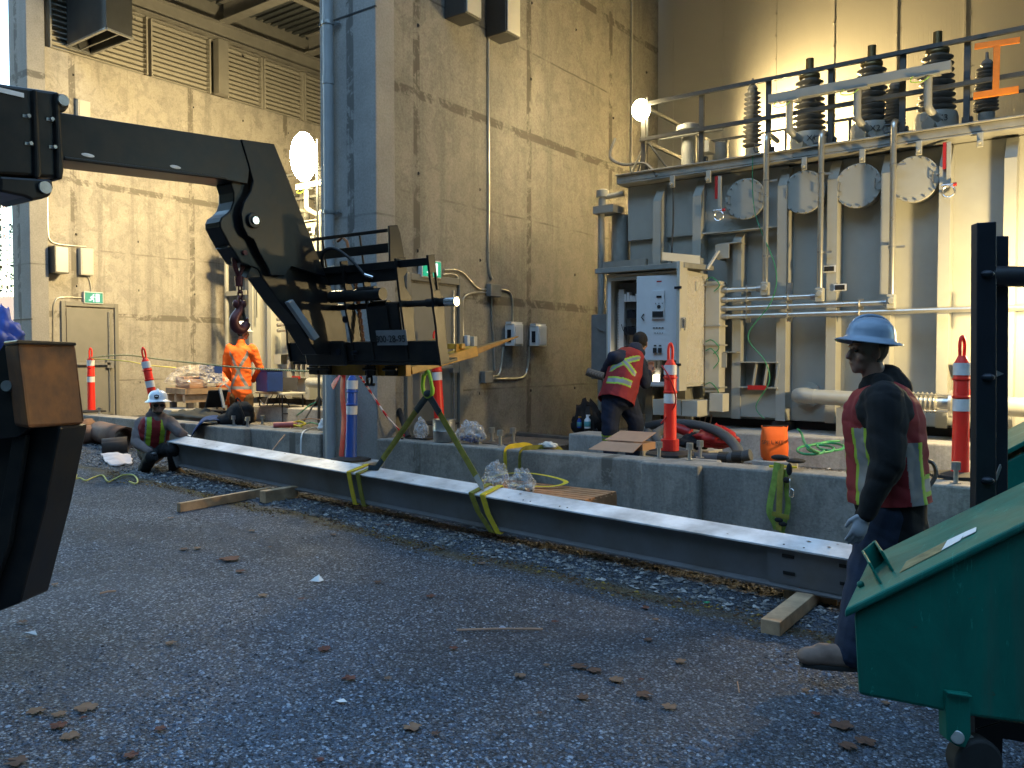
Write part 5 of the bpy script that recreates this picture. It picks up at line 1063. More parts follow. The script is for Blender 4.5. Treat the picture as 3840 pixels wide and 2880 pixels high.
# spray bottle, can, boxes, gloves
def bottle(label, p, h, r, mat, top):
    t = thing('spray_bottle', label, 'bottle', tuple(p)); m = MB(); m.lathe(p, [(r, 0), (r*1.03, h*.1), (r, h*.62), (r*.45, h*.78), (r*.4, h*.86)], n=18); m.build('body', mat, t, smooth=40); m = MB(); m.lathe(p, [(r*1.02, h*.12), (r*1.05, h*.13), (r*1.05, h*.5), (r*1.02, h*.51)], n=18, cap=False); m.build('label_wrap', paint('teal_label', (.10, .35, .38), .5), t, smooth=40)
    m = MB(); m.cyl(p+Vector((0, 0, h*.86)), p+Vector((0, 0, h)), r*.5, n=12); m.box(p.x-r*.3, p.x+r*.9, p.y-.01, p.y+.01, p.z+h*.92, p.z+h); m.build('cap', top, t)
bottle('white spray bottle with a teal label standing on the low block', PZ(.702, 2203, 1606), .18, .042, M_HATW, M_HATW)
bottle('dark blue spray can beside the white bottle', PZ(.702, 2172, 1604), .15, .030, M_TARP, M_YELLOW)
t = thing('cardboard_box', 'opened flat brown cardboard box on the kerb beside the central orange post', 'box', tuple(PZ(.71, 2340, 1690))); c = PZ(.71, 2335, 1690); m = MB(); m.box(c.x-.22, c.x+.22, c.y+.0, c.y+.28, .72, .79); m.build('tray', M_CARD, t); m = MB(); m.hexa([(c.x-.22, c.y+.03, .80), (c.x+.2, c.y+.03, .80), (c.x+.24, c.y+.25, .88), (c.x-.16, c.y+.25, .88), (c.x-.22, c.y+.03, .806), (c.x+.2, c.y+.03, .806), (c.x+.24, c.y+.25, .886), (c.x-.16, c.y+.25, .886)]); m.build('flap', M_CARD, t); m = MB(); m.hexa([(c.x-.3, c.y-.16, .715), (c.x+.2, c.y-.16, .715), (c.x+.22, c.y-.01, .79), (c.x-.22, c.y-.01, .79), (c.x-.3, c.y-.16, .72), (c.x+.2, c.y-.16, .72), (c.x+.22, c.y-.01, .796), (c.x-.22, c.y-.01, .796)]); m.build('flap', M_CARD, t)
bag('pair of dirty white work gloves lying on the kerb', tuple(PZ(.735, 2058, 1672)), (.10, .06, .035), 11, paint('dirty_glove', (.62, .60, .55), .8), name='work_gloves')
# grey hoses
M_RIB = stripes('ribbed_hose', (.085, .09, .095), (.05, .052, .055), 30)
def hose(label, pts, r=.05): return rope(label, pts, r, M_RIB, 'hose', 8, 14, 'hose', 'grey suction hoses coiled behind the kerb')
def H(px, py, y=7.9):
    p = PY(y, px, py); p.z = max(p.z, .44); return p
hose('fat grey hose arching from the cabinet over to the right', [H(2425, 1600, 8.7), H(2480, 1588, 8.7), H(2560, 1588, 8.6), H(2650, 1602, 8.3), H(2720, 1635, 8.0), H(2762, 1680, 7.7), H(2772, 1712, 7.5)])
hose('fat grey hose curling at the left behind the orange post', [H(2430, 1622, 8.4), H(2432, 1662, 8.0), H(2475, 1692, 7.7), H(2560, 1706, 7.55), H(2640, 1716, 7.5), H(2735, 1716, 7.5)])
hose('grey hose loop standing up beside the orange post', [H(2495, 1606, 8.3), H(2462, 1628, 8.1), H(2472, 1662, 7.9), H(2525, 1690, 7.7), H(2600, 1702, 7.6)])
hose('straight piece of grey hose with black tape on its ends', [H(2620, 1720, 7.42), H(2700, 1722, 7.4), H(2815, 1705, 7.4)], .052)
m = MB(); 
for px in (2715, 2768): a = H(px, 1718 if px < 2750 else 1712, 7.4); m.cyl(a-Vector((.045, 0, 0)), a+Vector((.045, 0, 0)), .060, n=16)
tag(m.build('tape_band', M_BLKTXT, origin=H(2740, 1716, 7.4)), 'glossy black tape wrapped round the grey hoses', 'tape')
hose('short grey elbow hose beside the bent worker', [PD(9.0, 2200, 1393), PD(9.0, 2225, 1402), PD(9.0, 2262, 1412)], .045)
bag('dark red and black tool bag among the hoses', tuple(H(2690, 1650, 8.3)), (.22, .14, .12), 21, M_REDP, name='tool_bag')
bag('black cloth bundle against the red tool bag', tuple(H(2600, 1665, 8.3)), (.16, .12, .09), 22, M_BLKC, name='cloth_bundle')
m = MB(); a, b = PY(8.5, 2495, 1590), PY(8.5, 2590, 1622); m.cyl(a, b, .045, .06, n=12); tag(m.build('power_tool', M_REDP, smooth=50, origin=a), 'red power tool lying on the hoses', 'power tool')
t = thing('tan_rack', 'small tan open frame lying in front of the plinth', 'rack', (-3.85, 9.3, .6)); m = MB(); c = PD(10.9, 2610, 1573); e = Vector((1, -.1, .02)).normalized()
for s in (-.07, .07): m.bar(c-e*.2+Vector((0, 0, s)), c+e*.2+Vector((0, 0, s)), .02, .02)
for k in range(6): m.bar(c+e*(-.2+k*.08)+Vector((0, 0, -.07)), c+e*(-.17+k*.08)+Vector((0, .0, .07)), .015, .015)
m.build('frame', M_CARD, t)
c = PY(9.0, 2904, 1724); m = MB(); m.box(c.x-.2, c.x+.2, 8.85, 9.2, .39, c.z-.003); tag(m.build('concrete_block', M_BLOCK, bevel=.01, origin=(c.x, 9, .39)), 'flat concrete footing under the orange spill kit bag', 'concrete block'); t = thing('spill_kit_bag', 'bright orange spill kit bag standing in front of the transformer plinth', 'bag', tuple(c)); m = MB(); n = 24; vs = []; fs = []
for k, (w, d, z) in enumerate([(.115, .09, 0), (.14, .11, .03), (.145, .11, .14), (.14, .10, .26), (.135, .07, .33), (.14, .03, .36), (.14, .012, .37)]):
    for i in range(n): a = 2*math.pi*i/n; ca, sa = math.cos(a), math.sin(a); kk = 1+.06*noise.noise(Vector((ca*2, sa*2, z*6))); vs.append(c+Vector((abs(ca)**.6*math.copysign(1, ca)*w*kk, abs(sa)**.6*math.copysign(1, sa)*d*kk, z+.02*noise.noise(Vector((ca*3, sa, 9)))*(z > .3))))
for k in range(6):
    for i in range(n): fs.append((k*n+i, k*n+(i+1) % n, (k+1)*n+(i+1) % n, (k+1)*n+i))
fs += [tuple(range(n))[::-1], tuple(range(6*n, 7*n))]; m.add(vs, fs); o = m.build('sack', M_ORANGE, t, smooth=60); o.rotation_euler.z = .5
m = MB(); m.box(c.x-.13, c.x+.13, c.y-.02, c.y+.02, c.z+.365, c.z+.378); o2 = m.build('roll_top', M_BLKC, t); o2.rotation_euler.z = .5
tx = text('SPILL KIT', .058, M_BLKTXT, t, c+Vector((.02, -.125, .20)), face_rot((.48, -.88, .02)), depth=.001)
rope('coil of green hose behind the kerb, left of the walking man', [PZ(.75, 3030+60*math.cos(a)+a*6, 1690+16*math.sin(a)-a*1.2) for a in [k*.7 for k in range(26)]], .012, M_GREEN, 'hose', 3)
rope('green hose rising from the coil by the walking man', [PZ(.72, 3080, 1700), PZ(.9, 3025, 1672), PD(9.0, 3005, 1625), PD(9, 2992, 1610)], .012, M_GREEN, 'hose')
# harness draped over the kerb
t = thing('safety_harness', 'lime yellow safety harness with black buckles hanging over the kerb wall', 'harness', (-2.35, 6.68, .3))
def hy(px, py, y=6.64): return PY(y, px, py)
for k, (pts, w) in enumerate([([hy(2915, 1735), hy(2905, 1800), hy(2893, 1860), hy(2886, 1920), hy(2905, 1960), hy(2912, 1985)], .055), ([hy(2930, 1740), hy(2925, 1810, 6.61), hy(2922, 1900, 6.61), hy(2920, 1990, 6.61)], .05), ([hy(2945, 1760), hy(2950, 1830), hy(2955, 1900), hy(2940, 1960), hy(2930, 2000)], .045), ([hy(2895, 1925, 6.6), hy(2930, 1935, 6.6), hy(2960, 1940, 6.6)], .035)]):
    strap('webbing', '', pts, w, M_STRAP if k % 2 else paint('lime_webbing', (.20, .32, .05), .8, 0, .5, 20), parent=t, up=(.3, 1, 0))
for k, c in enumerate([(2925, 1716, 6.75, .075, .05, .025), (2960, 1760, 6.6, .025, .02, .05), (2950, 1800, 6.6, .03, .02, .025), (2920, 1950, 6.6, .035, .01, .02), (2935, 1965, 6.6, .035, .01, .02), (2985, 1728, 6.9, .08, .08, .02)]):
    m = MB(); m.ell(hy(c[0], c[1], c[2]), c[3:]); m.build('pad', M_BLKC, t)
m = MB(); m.bar((-2.30, 6.72, .74), (-2.10, 6.80, .74), .06, .015); m.build('yellow_buckle', M_STRAPY, t); m = MB(); link(m, hy(2962, 1815, 6.58), .09, .05, .006, .3); link(m, hy(2968, 1850, 6.58), .07, .04, .005, 1.3); m.build('snap_hook', M_CHROME, t)
bag('dark round spool leaning by the middle wall behind the pallet', (-5.85, 9.75, .68), (.24, .12, .30), 31, M_BLKC, name='cable_bundle')
m = MB(); m.hexa([(-5.72, 9.4, .40), (-5.55, 9.4, .40), (-5.55, 9.5, .40), (-5.72, 9.5, .40), (-5.70, 9.45, .98), (-5.64, 9.45, .98), (-5.64, 9.5, .98), (-5.70, 9.5, .98)]); tag(m.build('dark_wedge', M_BLACKM, origin=(-5.6, 9.4, .4)), 'tall dark tapered cover standing behind the bottles', 'cover')
for i in range(1):
    m = MB(); rr = random.Random(4)
    for k in range(9): p = Vector((-5.3+rr.uniform(-.25, .25), 9.35+rr.uniform(-.1, .1), .55+rr.uniform(-.1, .12))); m.tube(bez([p, p+Vector((rr.uniform(-.12, .12), .03, .1)), p+Vector((rr.uniform(-.2, .2), 0, -.03))], 4), .014, 6)
    tag(m.build('cable_pile', M_BLACKM, origin=(-5.3, 9.35, .5)), 'messy pile of black cables and tools left of the bent worker', 'cables')
# ================================================================== LEFT BAY CLUTTER
FZ = .5
def lb(px, py, z=FZ): return PZ(z, px, py)
tc = PD(14.2, 1030, 1480); t = thing('folding_table', 'grey folding table with a laptop on it behind the kerb', 'table', (tc.x, tc.y, FZ)); zt = tc.z+.0
a = PZ(zt, 965, 1470); b = PZ(zt, 1088, 1478); e = (b-a); e.z = 0; e.normalize(); f = Vector((-e.y, e.x, 0)); cn = (a+b)/2+f*.15
M3 = Matrix((e, f, Vector((0, 0, 1)))).transposed(); L = 1.0
m = MB(); m.obox(cn, (L, .5, .035), M3); m.build('tabletop', M_CABB, t, bevel=.008)
for sx in (-1, 1):
    m = MB(); 
    for sy in (-1, 1): m.cyl(cn+e*sx*L*.42+f*sy*.2, Vector((cn.x, cn.y, FZ))+e*sx*L*.44+f*sy*.2, .013, n=8)
    m.cyl(cn+e*sx*L*.43+f*-.2+Vector((0, 0, -.35)), cn+e*sx*L*.43+f*.2+Vector((0, 0, -.35)), .011, n=8); m.cyl(cn+e*sx*L*.43+Vector((0, 0, -.35)), cn+e*sx*.1+Vector((0, 0, -.03)), .01, n=6); m.build('leg', M_DARKST, t)
lc = cn+e*-.05+Vector((0, 0, .028)); t = thing('laptop', 'open black laptop on the folding table', 'laptop', tuple(lc)); m = MB(); m.obox(lc, (.34, .24, .02), M3); m.build('base', M_BLKTXT, t, bevel=.003); m = MB(); M4 = M3@rotm('X', -18)@rotm('Y', 0); m.obox(lc+f*.15+Vector((.05, 0, .13)), (.34, .012, .24), M3@rotm('Z', 38)@rotm('X', -15)); m.build('screen', M_BLACKM, t, bevel=.003)
rope('white cable loop hanging off the folding table', [lc+Vector((.15, -.1, 0)), lc+e*.2+f*-.3+Vector((0, 0, -.05)), lc+e*.1+f*-.34+Vector((0, 0, -.22)), lc+e*-.1+f*-.33+Vector((0, 0, -.15))], .008, M_PRINTW, 'cable', cat='cable')
m = MB(); c = PD(14.6, 1010, 1430); m.obox(c, (.45, .3, .36), M3); m.obox(c+Vector((0, 0, .2)), (.47, .32, .04), M3); tag(m.build('tool_case', M_BLUES, bevel=.02, origin=c), 'dark blue plastic case standing behind the laptop', 'case')
for dx in (-.2, .15, .45): pass
rope('dark cables hanging under the folding table', [cn+e*-.3+Vector((0, 0, -.03)), cn+e*-.35+f*-.1+Vector((0, 0, -.3)), cn+e*-.1+Vector((0, 0, -.55)), Vector((cn.x, cn.y, FZ+.02))], .009, M_BLKTXT, 'cable', cat='cable')
# backpack
c = PD(11.55, 900, 1560); t = thing('backpack', 'black backpack slumped on the kerb behind the anchor bolts', 'backpack', tuple(c))
def vox(m, name, mat, parent=None, vs=.008, amp=0, fr=12, sm=3, paintf=None, origin=None, fold=0, cut=None):
    o = m.build(name, mat, None, origin=origin); md = o.modifiers.new('r', 'REMESH'); md.mode = 'VOXEL'; md.voxel_size = vs; ms = o.modifiers.new('s', 'SMOOTH'); ms.iterations = sm; ms.factor = .5
    bpy.context.view_layer.update(); dg = bpy.context.evaluated_depsgraph_get(); me = bpy.data.meshes.new_from_object(o.evaluated_get(dg)); old = o.data; o.modifiers.clear(); o.data = me; bpy.data.meshes.remove(old); o.name = name
    og = Vector(o.location)
    if cut:
        bm = bmesh.new(); bm.from_mesh(me)
        bmesh.ops.bisect_plane(bm, geom=bm.verts[:]+bm.edges[:]+bm.faces[:], plane_co=cut[0]-og, plane_no=cut[1], clear_outer=True); bm.to_mesh(me); bm.free()
    if amp or fold:
        nr = [v.normal.copy() for v in me.vertices]
        for v, q in zip(me.vertices, nr):
            w_ = v.co+og; d = amp*noise.noise(w_*fr)
            if fold: d += fold*(abs(noise.noise(Vector((w_.x*7+w_.z*5, w_.y*7, w_.z*12+w_.x*4))))-.2)
            v.co += q*d
    me.polygons.foreach_set('use_smooth', [True]*len(me.polygons))
    if paintf:
        for p in me.polygons: p.material_index = paintf(p.center+og, p.normal)
    if parent is not None: o.parent = parent; o.location = og-wloc(parent)
    return o
m = MB(); m.ell(c+Vector((0, 0, .02)), (.24, .16, .17)); m.ell(c+Vector((-.2, -.05, -.06)), (.2, .13, .1)); m.ell(c+Vector((.1, 0, .08)), (.14, .12, .13)); vox(m, 'bag', M_BLKC, t, .015, .02, 9, fold=.012)
m = MB(); m.tube(bez([c+Vector((.1, -.1, .2)), c+Vector((.2, -.14, .12)), c+Vector((.24, -.1, -.05)), c+Vector((.2, -.1, -.15))], 5), .022, 6); m.tube(bez([c+Vector((-.06, -.02, .18)), c+Vector((0, -.04, .25)), c+Vector((.07, -.02, .19))], 5), .012, 6); m.build('straps', M_BLKC, t)
# plastic covered crate
c = PD(14.0, 735, 1440); t = thing('covered_crate', 'timber crate of boxes under clear plastic sheeting, left of the standing worker', 'crate', (c.x, c.y, FZ))
m = MB(); m.obox(Vector((c.x, c.y, 1.08)), (.85, .7, .09), M3); 
for sx in (-.35, 0, .35): m.obox(Vector((c.x, c.y, .96))+e*sx, (.09, .7, .12), M3)
m.build('pallet_base', M_WOOD, t); m = MB(); 
for sx in (-.35, .35):
    for sy in (-.25, .25): m = MB(); m.obox(Vector((c.x, c.y, .70))+e*sx+f*sy, (.09, .09, .38), M3); m.build('support', M_OLDWOOD, t)
m = MB(); m.obox(Vector((c.x, c.y, 1.22))+e*-.2, (.36, .4, .18), M3); m.obox(Vector((c.x, c.y, 1.20))+e*.2+f*-.1, (.3, .3, .14), M3); m.build('carton', M_CARD, t, bevel=.006); m = MB(); m.obox(Vector((c.x, c.y, 1.36))+e*.25+f*.15, (.36, .25, .3), M3); m.build('blue_box', M_BLUES, t, bevel=.01)
bm = bmesh.new(); bmesh.ops.create_icosphere(bm, subdivisions=5, radius=1)
for v in bm.verts:
    d = v.co.normalized(); k = 1+.2*noise.noise(d*3)+.12*abs(noise.noise(d*7)); top_ = (d.x*.6+.5); q = e*d.x*.58*k+f*d.y*.45*k+Vector((0, 0, d.z*(.33 if d.z > 0 else .08)*k*(.6+.4*top_))); v.co = q
me = bpy.data.meshes.new('sheeting'); bm.to_mesh(me); bm.free(); o = bpy.data.objects.new('sheeting', me); COL.objects.link(o); me.materials.append(M_SHEET); o.parent = t; o.location = Vector((c.x, c.y, 1.22))-wloc(t)
# chair, tarps, jacket
c = PD(12.6, 812, 1500); t = thing('camp_chair', 'dark folding chair beside the crate, seen from the side', 'chair', (c.x, c.y, FZ)); M5 = M3@rotm('Y', 25)
m = MB(); m.obox(c+Vector((0, 0, .02)), (.30, .3, .03), M3@rotm('Y', -62)); m.build('backrest', M_BLKC, t, bevel=.006); m = MB(); m.obox(c+Vector((.14, 0, .03)), (.32, .04, .03), M3@rotm('Y', 65)); m.build('back_frame', M_GREYPIPE, t); m = MB(); m.obox(c+Vector((-.1, 0, -.18)), (.42, .34, .04), M3); m.build('seat', M_BLKC, t, bevel=.01); m = MB()
for s in (-1, 1): m.cyl(c+e*.2*s+Vector((0, 0, -.18)), Vector((c.x, c.y, FZ))-e*.2*s, .014, n=6); m.cyl(c+e*-.2*s+f*.15+Vector((0, 0, -.18)), Vector((c.x, c.y, FZ))+e*.2*s+f*.15, .014, n=6)
m.build('leg', M_DARKST, t)
bag('dark green tarpaulin heap behind the kerb wall', tuple(PD(12.6, 740, 1575)), (.75, .3, .13), 41, paint('dark_tarp', (.03, .034, .03), .7), name='tarpaulin')
t2 = MB(); c = PZ(.72, 775, 1590)
def drape(name, label, cat, pts0, pts1, mat, th=.015, amp=.02):
    n = 14; q = 10; m = MB(); vs = []; fs = []
    for i in range(n+1):
        a = bez(pts0, 8); b = bez(pts1, 8); A = a[int(i/n*(len(a)-1))]; B = b[int(i/n*(len(b)-1))]
        for j in range(q+1): p = A.lerp(B, j/q); vs.append(p+Vector((0, 0, 1))*amp*noise.noise(p*9)+Vector((0, 1, 0))*amp*noise.noise(p*7+Vector((5, 0, 0))))
    for i in range(n):
        for j in range(q): fs.append((i*(q+1)+j, (i+1)*(q+1)+j, (i+1)*(q+1)+j+1, i*(q+1)+j+1))
    m.add(vs, fs); return tag(m.build(name, mat, smooth=70, solid=th, origin=vs[0]), label, cat)
drape('blue_jacket', 'crumpled blue jacket draped over the kerb right of the crouching man', 'jacket', [PZ(.74, 838, 1580), PZ(.78, 790, 1575), PZ(.74, 750, 1592), PY(6.66, 715, 1640)], [PZ(.74, 845, 1566), PZ(.80, 800, 1560), PZ(.76, 760, 1570), PY(6.72, 730, 1612)], paint('blue_cloth', (.03, .07, .19), .9))
# cardboard and paper rolls on the slope at the left
def roll(label, A, B, r, mat=M_PAPERR):
    m = MB(); A, B = Vector(A), Vector(B); d = (B-A).normalized(); a = d.orthogonal().normalized(); b = d.cross(a); vs = []; n = 40; fs = []
    for P in (A, (A+B)/2, B):
        for i in range(n+1): t_ = 2*math.pi*1.25*i/n; rr = r*(1-.12*i/n)*(1+.05*noise.noise(Vector((t_, P.x*3, 0)))); vs.append(P+(a*math.cos(t_)+b*math.sin(t_))*rr)
    for k in range(2):
        for i in range(n): fs.append((k*(n+1)+i, k*(n+1)+i+1, (k+1)*(n+1)+i+1, (k+1)*(n+1)+i))
    m.add(vs, fs); return tag(m.build('paper_roll', mat, smooth=60, solid=.006, origin=(A+B)/2), label, 'paper roll', 'brown roofing paper rolls by the kerb')
def rg(px, py, r): p = PG(px, py+0); p = p+(p-ORG).normalized()*0; return Vector((p.x, p.y, gh(p.x, p.y)+r*.9))
roll('brown paper roll lying farthest left against the kerb', rg(225, 1648, .16), rg(345, 1640, .16), .15)
roll('short open ended brown paper roll in front of the others', rg(292, 1668, .15), rg(362, 1662, .15), .14)
roll('long brown paper roll slanting toward the crouching man', rg(372, 1662, .17), rg(470, 1690, .17), .16)
roll('flattened dark brown paper roll on the ground beside the crouching man', rg(385, 1700, .08), rg(480, 1698, .1), .13, paint('dark_paper', (.07, .05, .04), .8))
drape('foam_sheet', 'crumpled white plastic foam sheet on the gravel left of the crouching man', 'foam sheet', [PG(380, 1705, .05), PG(420, 1703, .07), PG(460, 1705, .05), PG(490, 1708, .05)], [PG(400, 1740, .03), PG(430, 1745, .03), PG(460, 1742, .03), PG(497, 1738, .03)], paint('white_foam', (.72, .62, .60), .7), .02, .03)
drape('white_rag', 'white torn plastic hanging beside the rusty stabiliser plate', 'rag', [PG(232, 1655, .2), PG(240, 1650, .22), PG(260, 1645, .25)], [PG(222, 1665, .0), PG(228, 1660, .0), PG(236, 1655, .0)], M_PRINTW, .006, .02)
rope('thin yellow twine curling on the ground in front of the crouching man', [PG(265, 1799, .02), PG(300, 1793, .02), PG(322, 1802, .02), PG(352, 1790, .02), PG(385, 1783, .02), PG(405, 1806, .02), PG(430, 1796, .02), PG(465, 1781, .02), PG(500, 1782, .02), PG(516, 1800, .02), PG(510, 1814, .02), PG(485, 1806, .02)], .009, M_ROPE, 'twine')
rope('small frayed end of the yellow twine', [PG(262, 1802, .02), PG(280, 1796, .04), PG(288, 1780, .07)], .008, M_ROPE, 'twine')
# bits on the gravel
def scrap(label, px, py, pts, mat, name='paper_scrap', cat='scrap', h=.008):
    p = PG(px, py, .004); p.z = gh(p.x, p.y)+.012; m = MB(); q = [p+Vector((a, b, c)) for a, b, c in pts]; m.add(q, [tuple(range(len(q)))]); return tag(m.build(name, mat, solid=.0015, origin=p), label, cat)
scrap('folded white paper scrap in the middle of the gravel', 1185, 2178, [(-.03, -.03, 0), (.04, -.01, 0), (.035, .04, .0), (.005, .045, .005), (-.005, .03, .035)], M_PRINTW)
scrap('white torn scrap near the left edge of the gravel', 110, 2390, [(-.05, -.02, 0), (.0, -.01, .012), (.05, .02, 0), (.0, .03, .015)], M_PRINTW)
scrap('small white and red paper scrap low in the picture', 1278, 2634, [(-.025, -.01, 0), (.015, -.02, .006), (.03, .01, .002), (-.005, .022, .004)], M_PRINTW)
scrap('small mint green scrap on the shaded gravel', 2650, 2265, [(-.02, -.015, .003), (.012, -.018, 0), (.02, .01, .006), (-.012, .018, 0)], M_GREEN)
for lab, a, b, r in (('thin straight wooden stick lying in the middle of the gravel', (1712, 2368), (2035, 2362), .006), ('short pale stick on the gravel at the left', (375, 2225), (434, 2215), .007), ('pale bent twig in front of the walking man', (2765, 2560), (2772, 2600), .003)):
    A, B = PG(*a, .012), PG(*b, .012); A.z = gh(A.x, A.y)+.014; B.z = gh(B.x, B.y)+.014; m = MB(); m.tube([A, A.lerp(B, .5)+Vector((0, 0, .004)), B], r, 6); tag(m.build('stick', M_CARD, origin=A), lab, 'stick')
# fallen maple leaves, each one its own object
LM = [paint('dead_leaf_brown', (.11, .052, .032), .8, 0, .5, 18, .2), paint('dead_leaf_tan', (.20, .115, .07), .8, 0, .4, 18, .2), paint('dead_leaf_red', (.12, .035, .022), .8, 0, .5, 18, .2)]
def leaf(px, py, s, mi, k=0):
    s *= .72
    p = PG(px, py); p.z = gh(p.x, p.y)+.010; rn = random.Random(int(px*7+py)); rot = rn.uniform(0, 6.28); n = 30; vs = [Vector((0, 0, .004))]; fs = []
    for i in range(n):
        a = 2*math.pi*i/n; rr = s*(.62+.30*abs(math.cos(2.5*a))+.16*rn.random()) * (.45 if i == 22 else 1); vs.append(Vector((rr*math.cos(a+rot), rr*math.sin(a+rot), .14*s*noise.noise(Vector((math.cos(a)*1.5, math.sin(a)*1.5, px)))+.004)))
    for i in range(n): fs.append((0, 1+i, 1+(i+1) % n))
    m = MB(); m.add([p+v for v in vs], fs); m.tube([p+Vector((0, 0, .004)), p+Vector((s*1.2*math.cos(rot+4.2), s*1.2*math.sin(rot+4.2), .004))], .0018, 4)
    o = m.build('fallen_leaf', LM[mi], smooth=80, origin=p); return tag(o, ('brown', 'pale tan', 'dark red brown')[mi]+' dead leaf lying on the open grey gravel', 'leaf', 'fallen leaves on the gravel: '+('brown', 'tan', 'red brown')[mi])
for a in [(135, 2675, .055, 1), (222, 2685, .045, 1), (325, 2660, .07, 1), (262, 2765, .055, 1), (220, 2725, .05, 2), (1545, 2730, .06, 1), (2170, 2505, .06, 0), (2230, 2520, .055, 0), (2310, 2555, .055, 1), (2415, 2610, .06, 0), (2510, 2655, .05, 1), (2185, 2620, .045, 0), (1950, 2540, .045, 1), (2550, 2488, .045, 1), (2420, 2285, .04, 2), (2430, 2408, .035, 0), (3155, 2730, .075, 0), (3245, 2790, .065, 0), (3180, 2810, .055, 0), (3320, 2645, .03, 1), (1615, 2242, .045, 2), (1215, 2445, .05, 2), (860, 2100, .11, 2), (1250, 2012, .04, 0), (985, 2235, .045, 1), (1805, 2115, .045, 1), (1455, 1973, .045, 2), (640, 2420, .04, 1), (740, 2060, .045, 1), (690, 2063, .05, 0), (945, 1998, .04, 1), (640, 1950, .04, 1), (205, 2195, .035, 1), (1310, 2550, .05, 2), (1220, 2440, .04, 2), (900, 2145, .05, 2), (165, 2150, .05, 2), (85, 2345, .04, 0), (1415, 2185, .04, 0), (1130, 2250, .03, 2), (490, 2840, .04, 2), (60, 2865, .06, 0), (2460, 2330, .03, 1), (3020, 2600, .03, 1), (2080, 2340, .03, 2), (3060, 2690, .03, 2), (600, 2740, .035, 2), (1700, 2440, .035, 2), (1010, 2060, .03, 0), (150, 1880, .05, 2)]: leaf(*a)
rl = random.Random(12)
for i in range(9): leaf(rl.uniform(150, 2900), rl.uniform(1960, 2860), rl.uniform(.018, .034), rl.choice((0, 1, 2, 2)))
# ================================================================== FOREGROUND STEEL AND BINS
# rusty stabiliser of the telehandler at the left
t = thing('stabiliser_leg', 'dark steel telehandler stabiliser with a rusty brown box end, close at the left edge', 'stabiliser', tuple(PD(3.9, 120, 2300)))
def pd(px, py, d=3.9): return PD(d, px, py)
fr = [(62, 1280), (285, 1295), (322, 1585), (300, 1600), (100, 1612), (82, 1500)]
m = MB(); m.prism([pd(66, 1284, 3.7), pd(284, 1292, 4.12), pd(319, 1578, 4.15), pd(308, 1592, 4.15), pd(106, 1607, 3.73)], FW*.16+RT*-.16); m.build('box_end', M_RUST, t, bevel=.02)
m = MB(); m.prism([pd(px, py, 3.88) for px, py in [(20, 1278), (64, 1276), (72, 1290), (106, 1605), (66, 1640), (-120, 1660), (-120, 1500)]], FW*.06); m.prism([pd(64, 1274, 3.68), pd(286, 1284, 4.1), pd(288, 1296, 4.1), pd(68, 1290, 3.68)], FW*.16+RT*-.16); m.build('side_cheek', M_BLACK, t, bevel=.006)
m = MB(); m.prism([pd(px, py, 3.95) for px, py in [(-150, 1560), (230, 1600), (168, 1900), (75, 2262), (-60, 2315), (-200, 2330)]], FW*.25); m.build('leg', M_BLACK, t, bevel=.012)
m = MB(); m.prism([pd(px, py, 3.90) for px, py in [(45, 1640), (98, 1632), (30, 2050), (-60, 2290), (-100, 2290), (0, 1900)]], FW*.04); m.build('web_plate', M_BLACK, t, bevel=.006)
m = MB(); c = pd(22, 1447, 3.84); m.cyl(c, c+FW*.06, .025, n=20); m.build('pin', M_GALV, t, smooth=40)
# blue tarp and things beyond the left edge
bag('blue tarpaulin covered load beyond the rusty steel at the left edge', tuple(PD(9, -10, 1290)), (.25, .25, .32), 51, M_TARP, name='tarpaulin_load')
# dark upright post with a round bar, behind the bins
t = thing('steel_upright', 'tall dark steel upright with a round crossbar behind the green bin on the right', 'steel post', tuple(PD(3.6, 3720, 2100)))
m = MB(); m.prism([PD(3.6, px, py) for px, py in [(3664, 835), (3738, 830), (3736, 2600), (3657, 2600)]], FW*.05); m.build('channel', M_DARKST, t, bevel=.004)
m = MB(); m.prism([PD(3.68, px, py) for px, py in [(3738, 884), (3784, 884), (3778, 2600), (3736, 2600)]], FW*.10); m.build('rear_channel', M_DARKST, t, bevel=.004)
m = MB(); m.tube([PD(3.64, 3700, 1035), PD(3.66, 3760, 1036), PD(3.7, 4050, 1042)], .046, 16); m.build('crossbar', M_DARKST, t, smooth=50)
for px, py in ((3700, 1028), (3702, 1415), (3700, 1802)): m = MB(); m.ell(PD(3.6, px, py), (.03, .022, .018)); m.build('rivet', M_DARKST, t, smooth=60)
m = MB(); m.prism([PD(3.675, px, py) for px, py in [(3734, 1390), (3760, 1402), (3734, 1412)]], FW*-.01); m.prism([PD(3.675, px, py) for px, py in [(3732, 1780), (3748, 1740), (3752, 1750), (3735, 1800)]], FW*-.01); m.build('light_gap_patch', M_GALV, t)  # pale slivers painting the light that shows between the channels
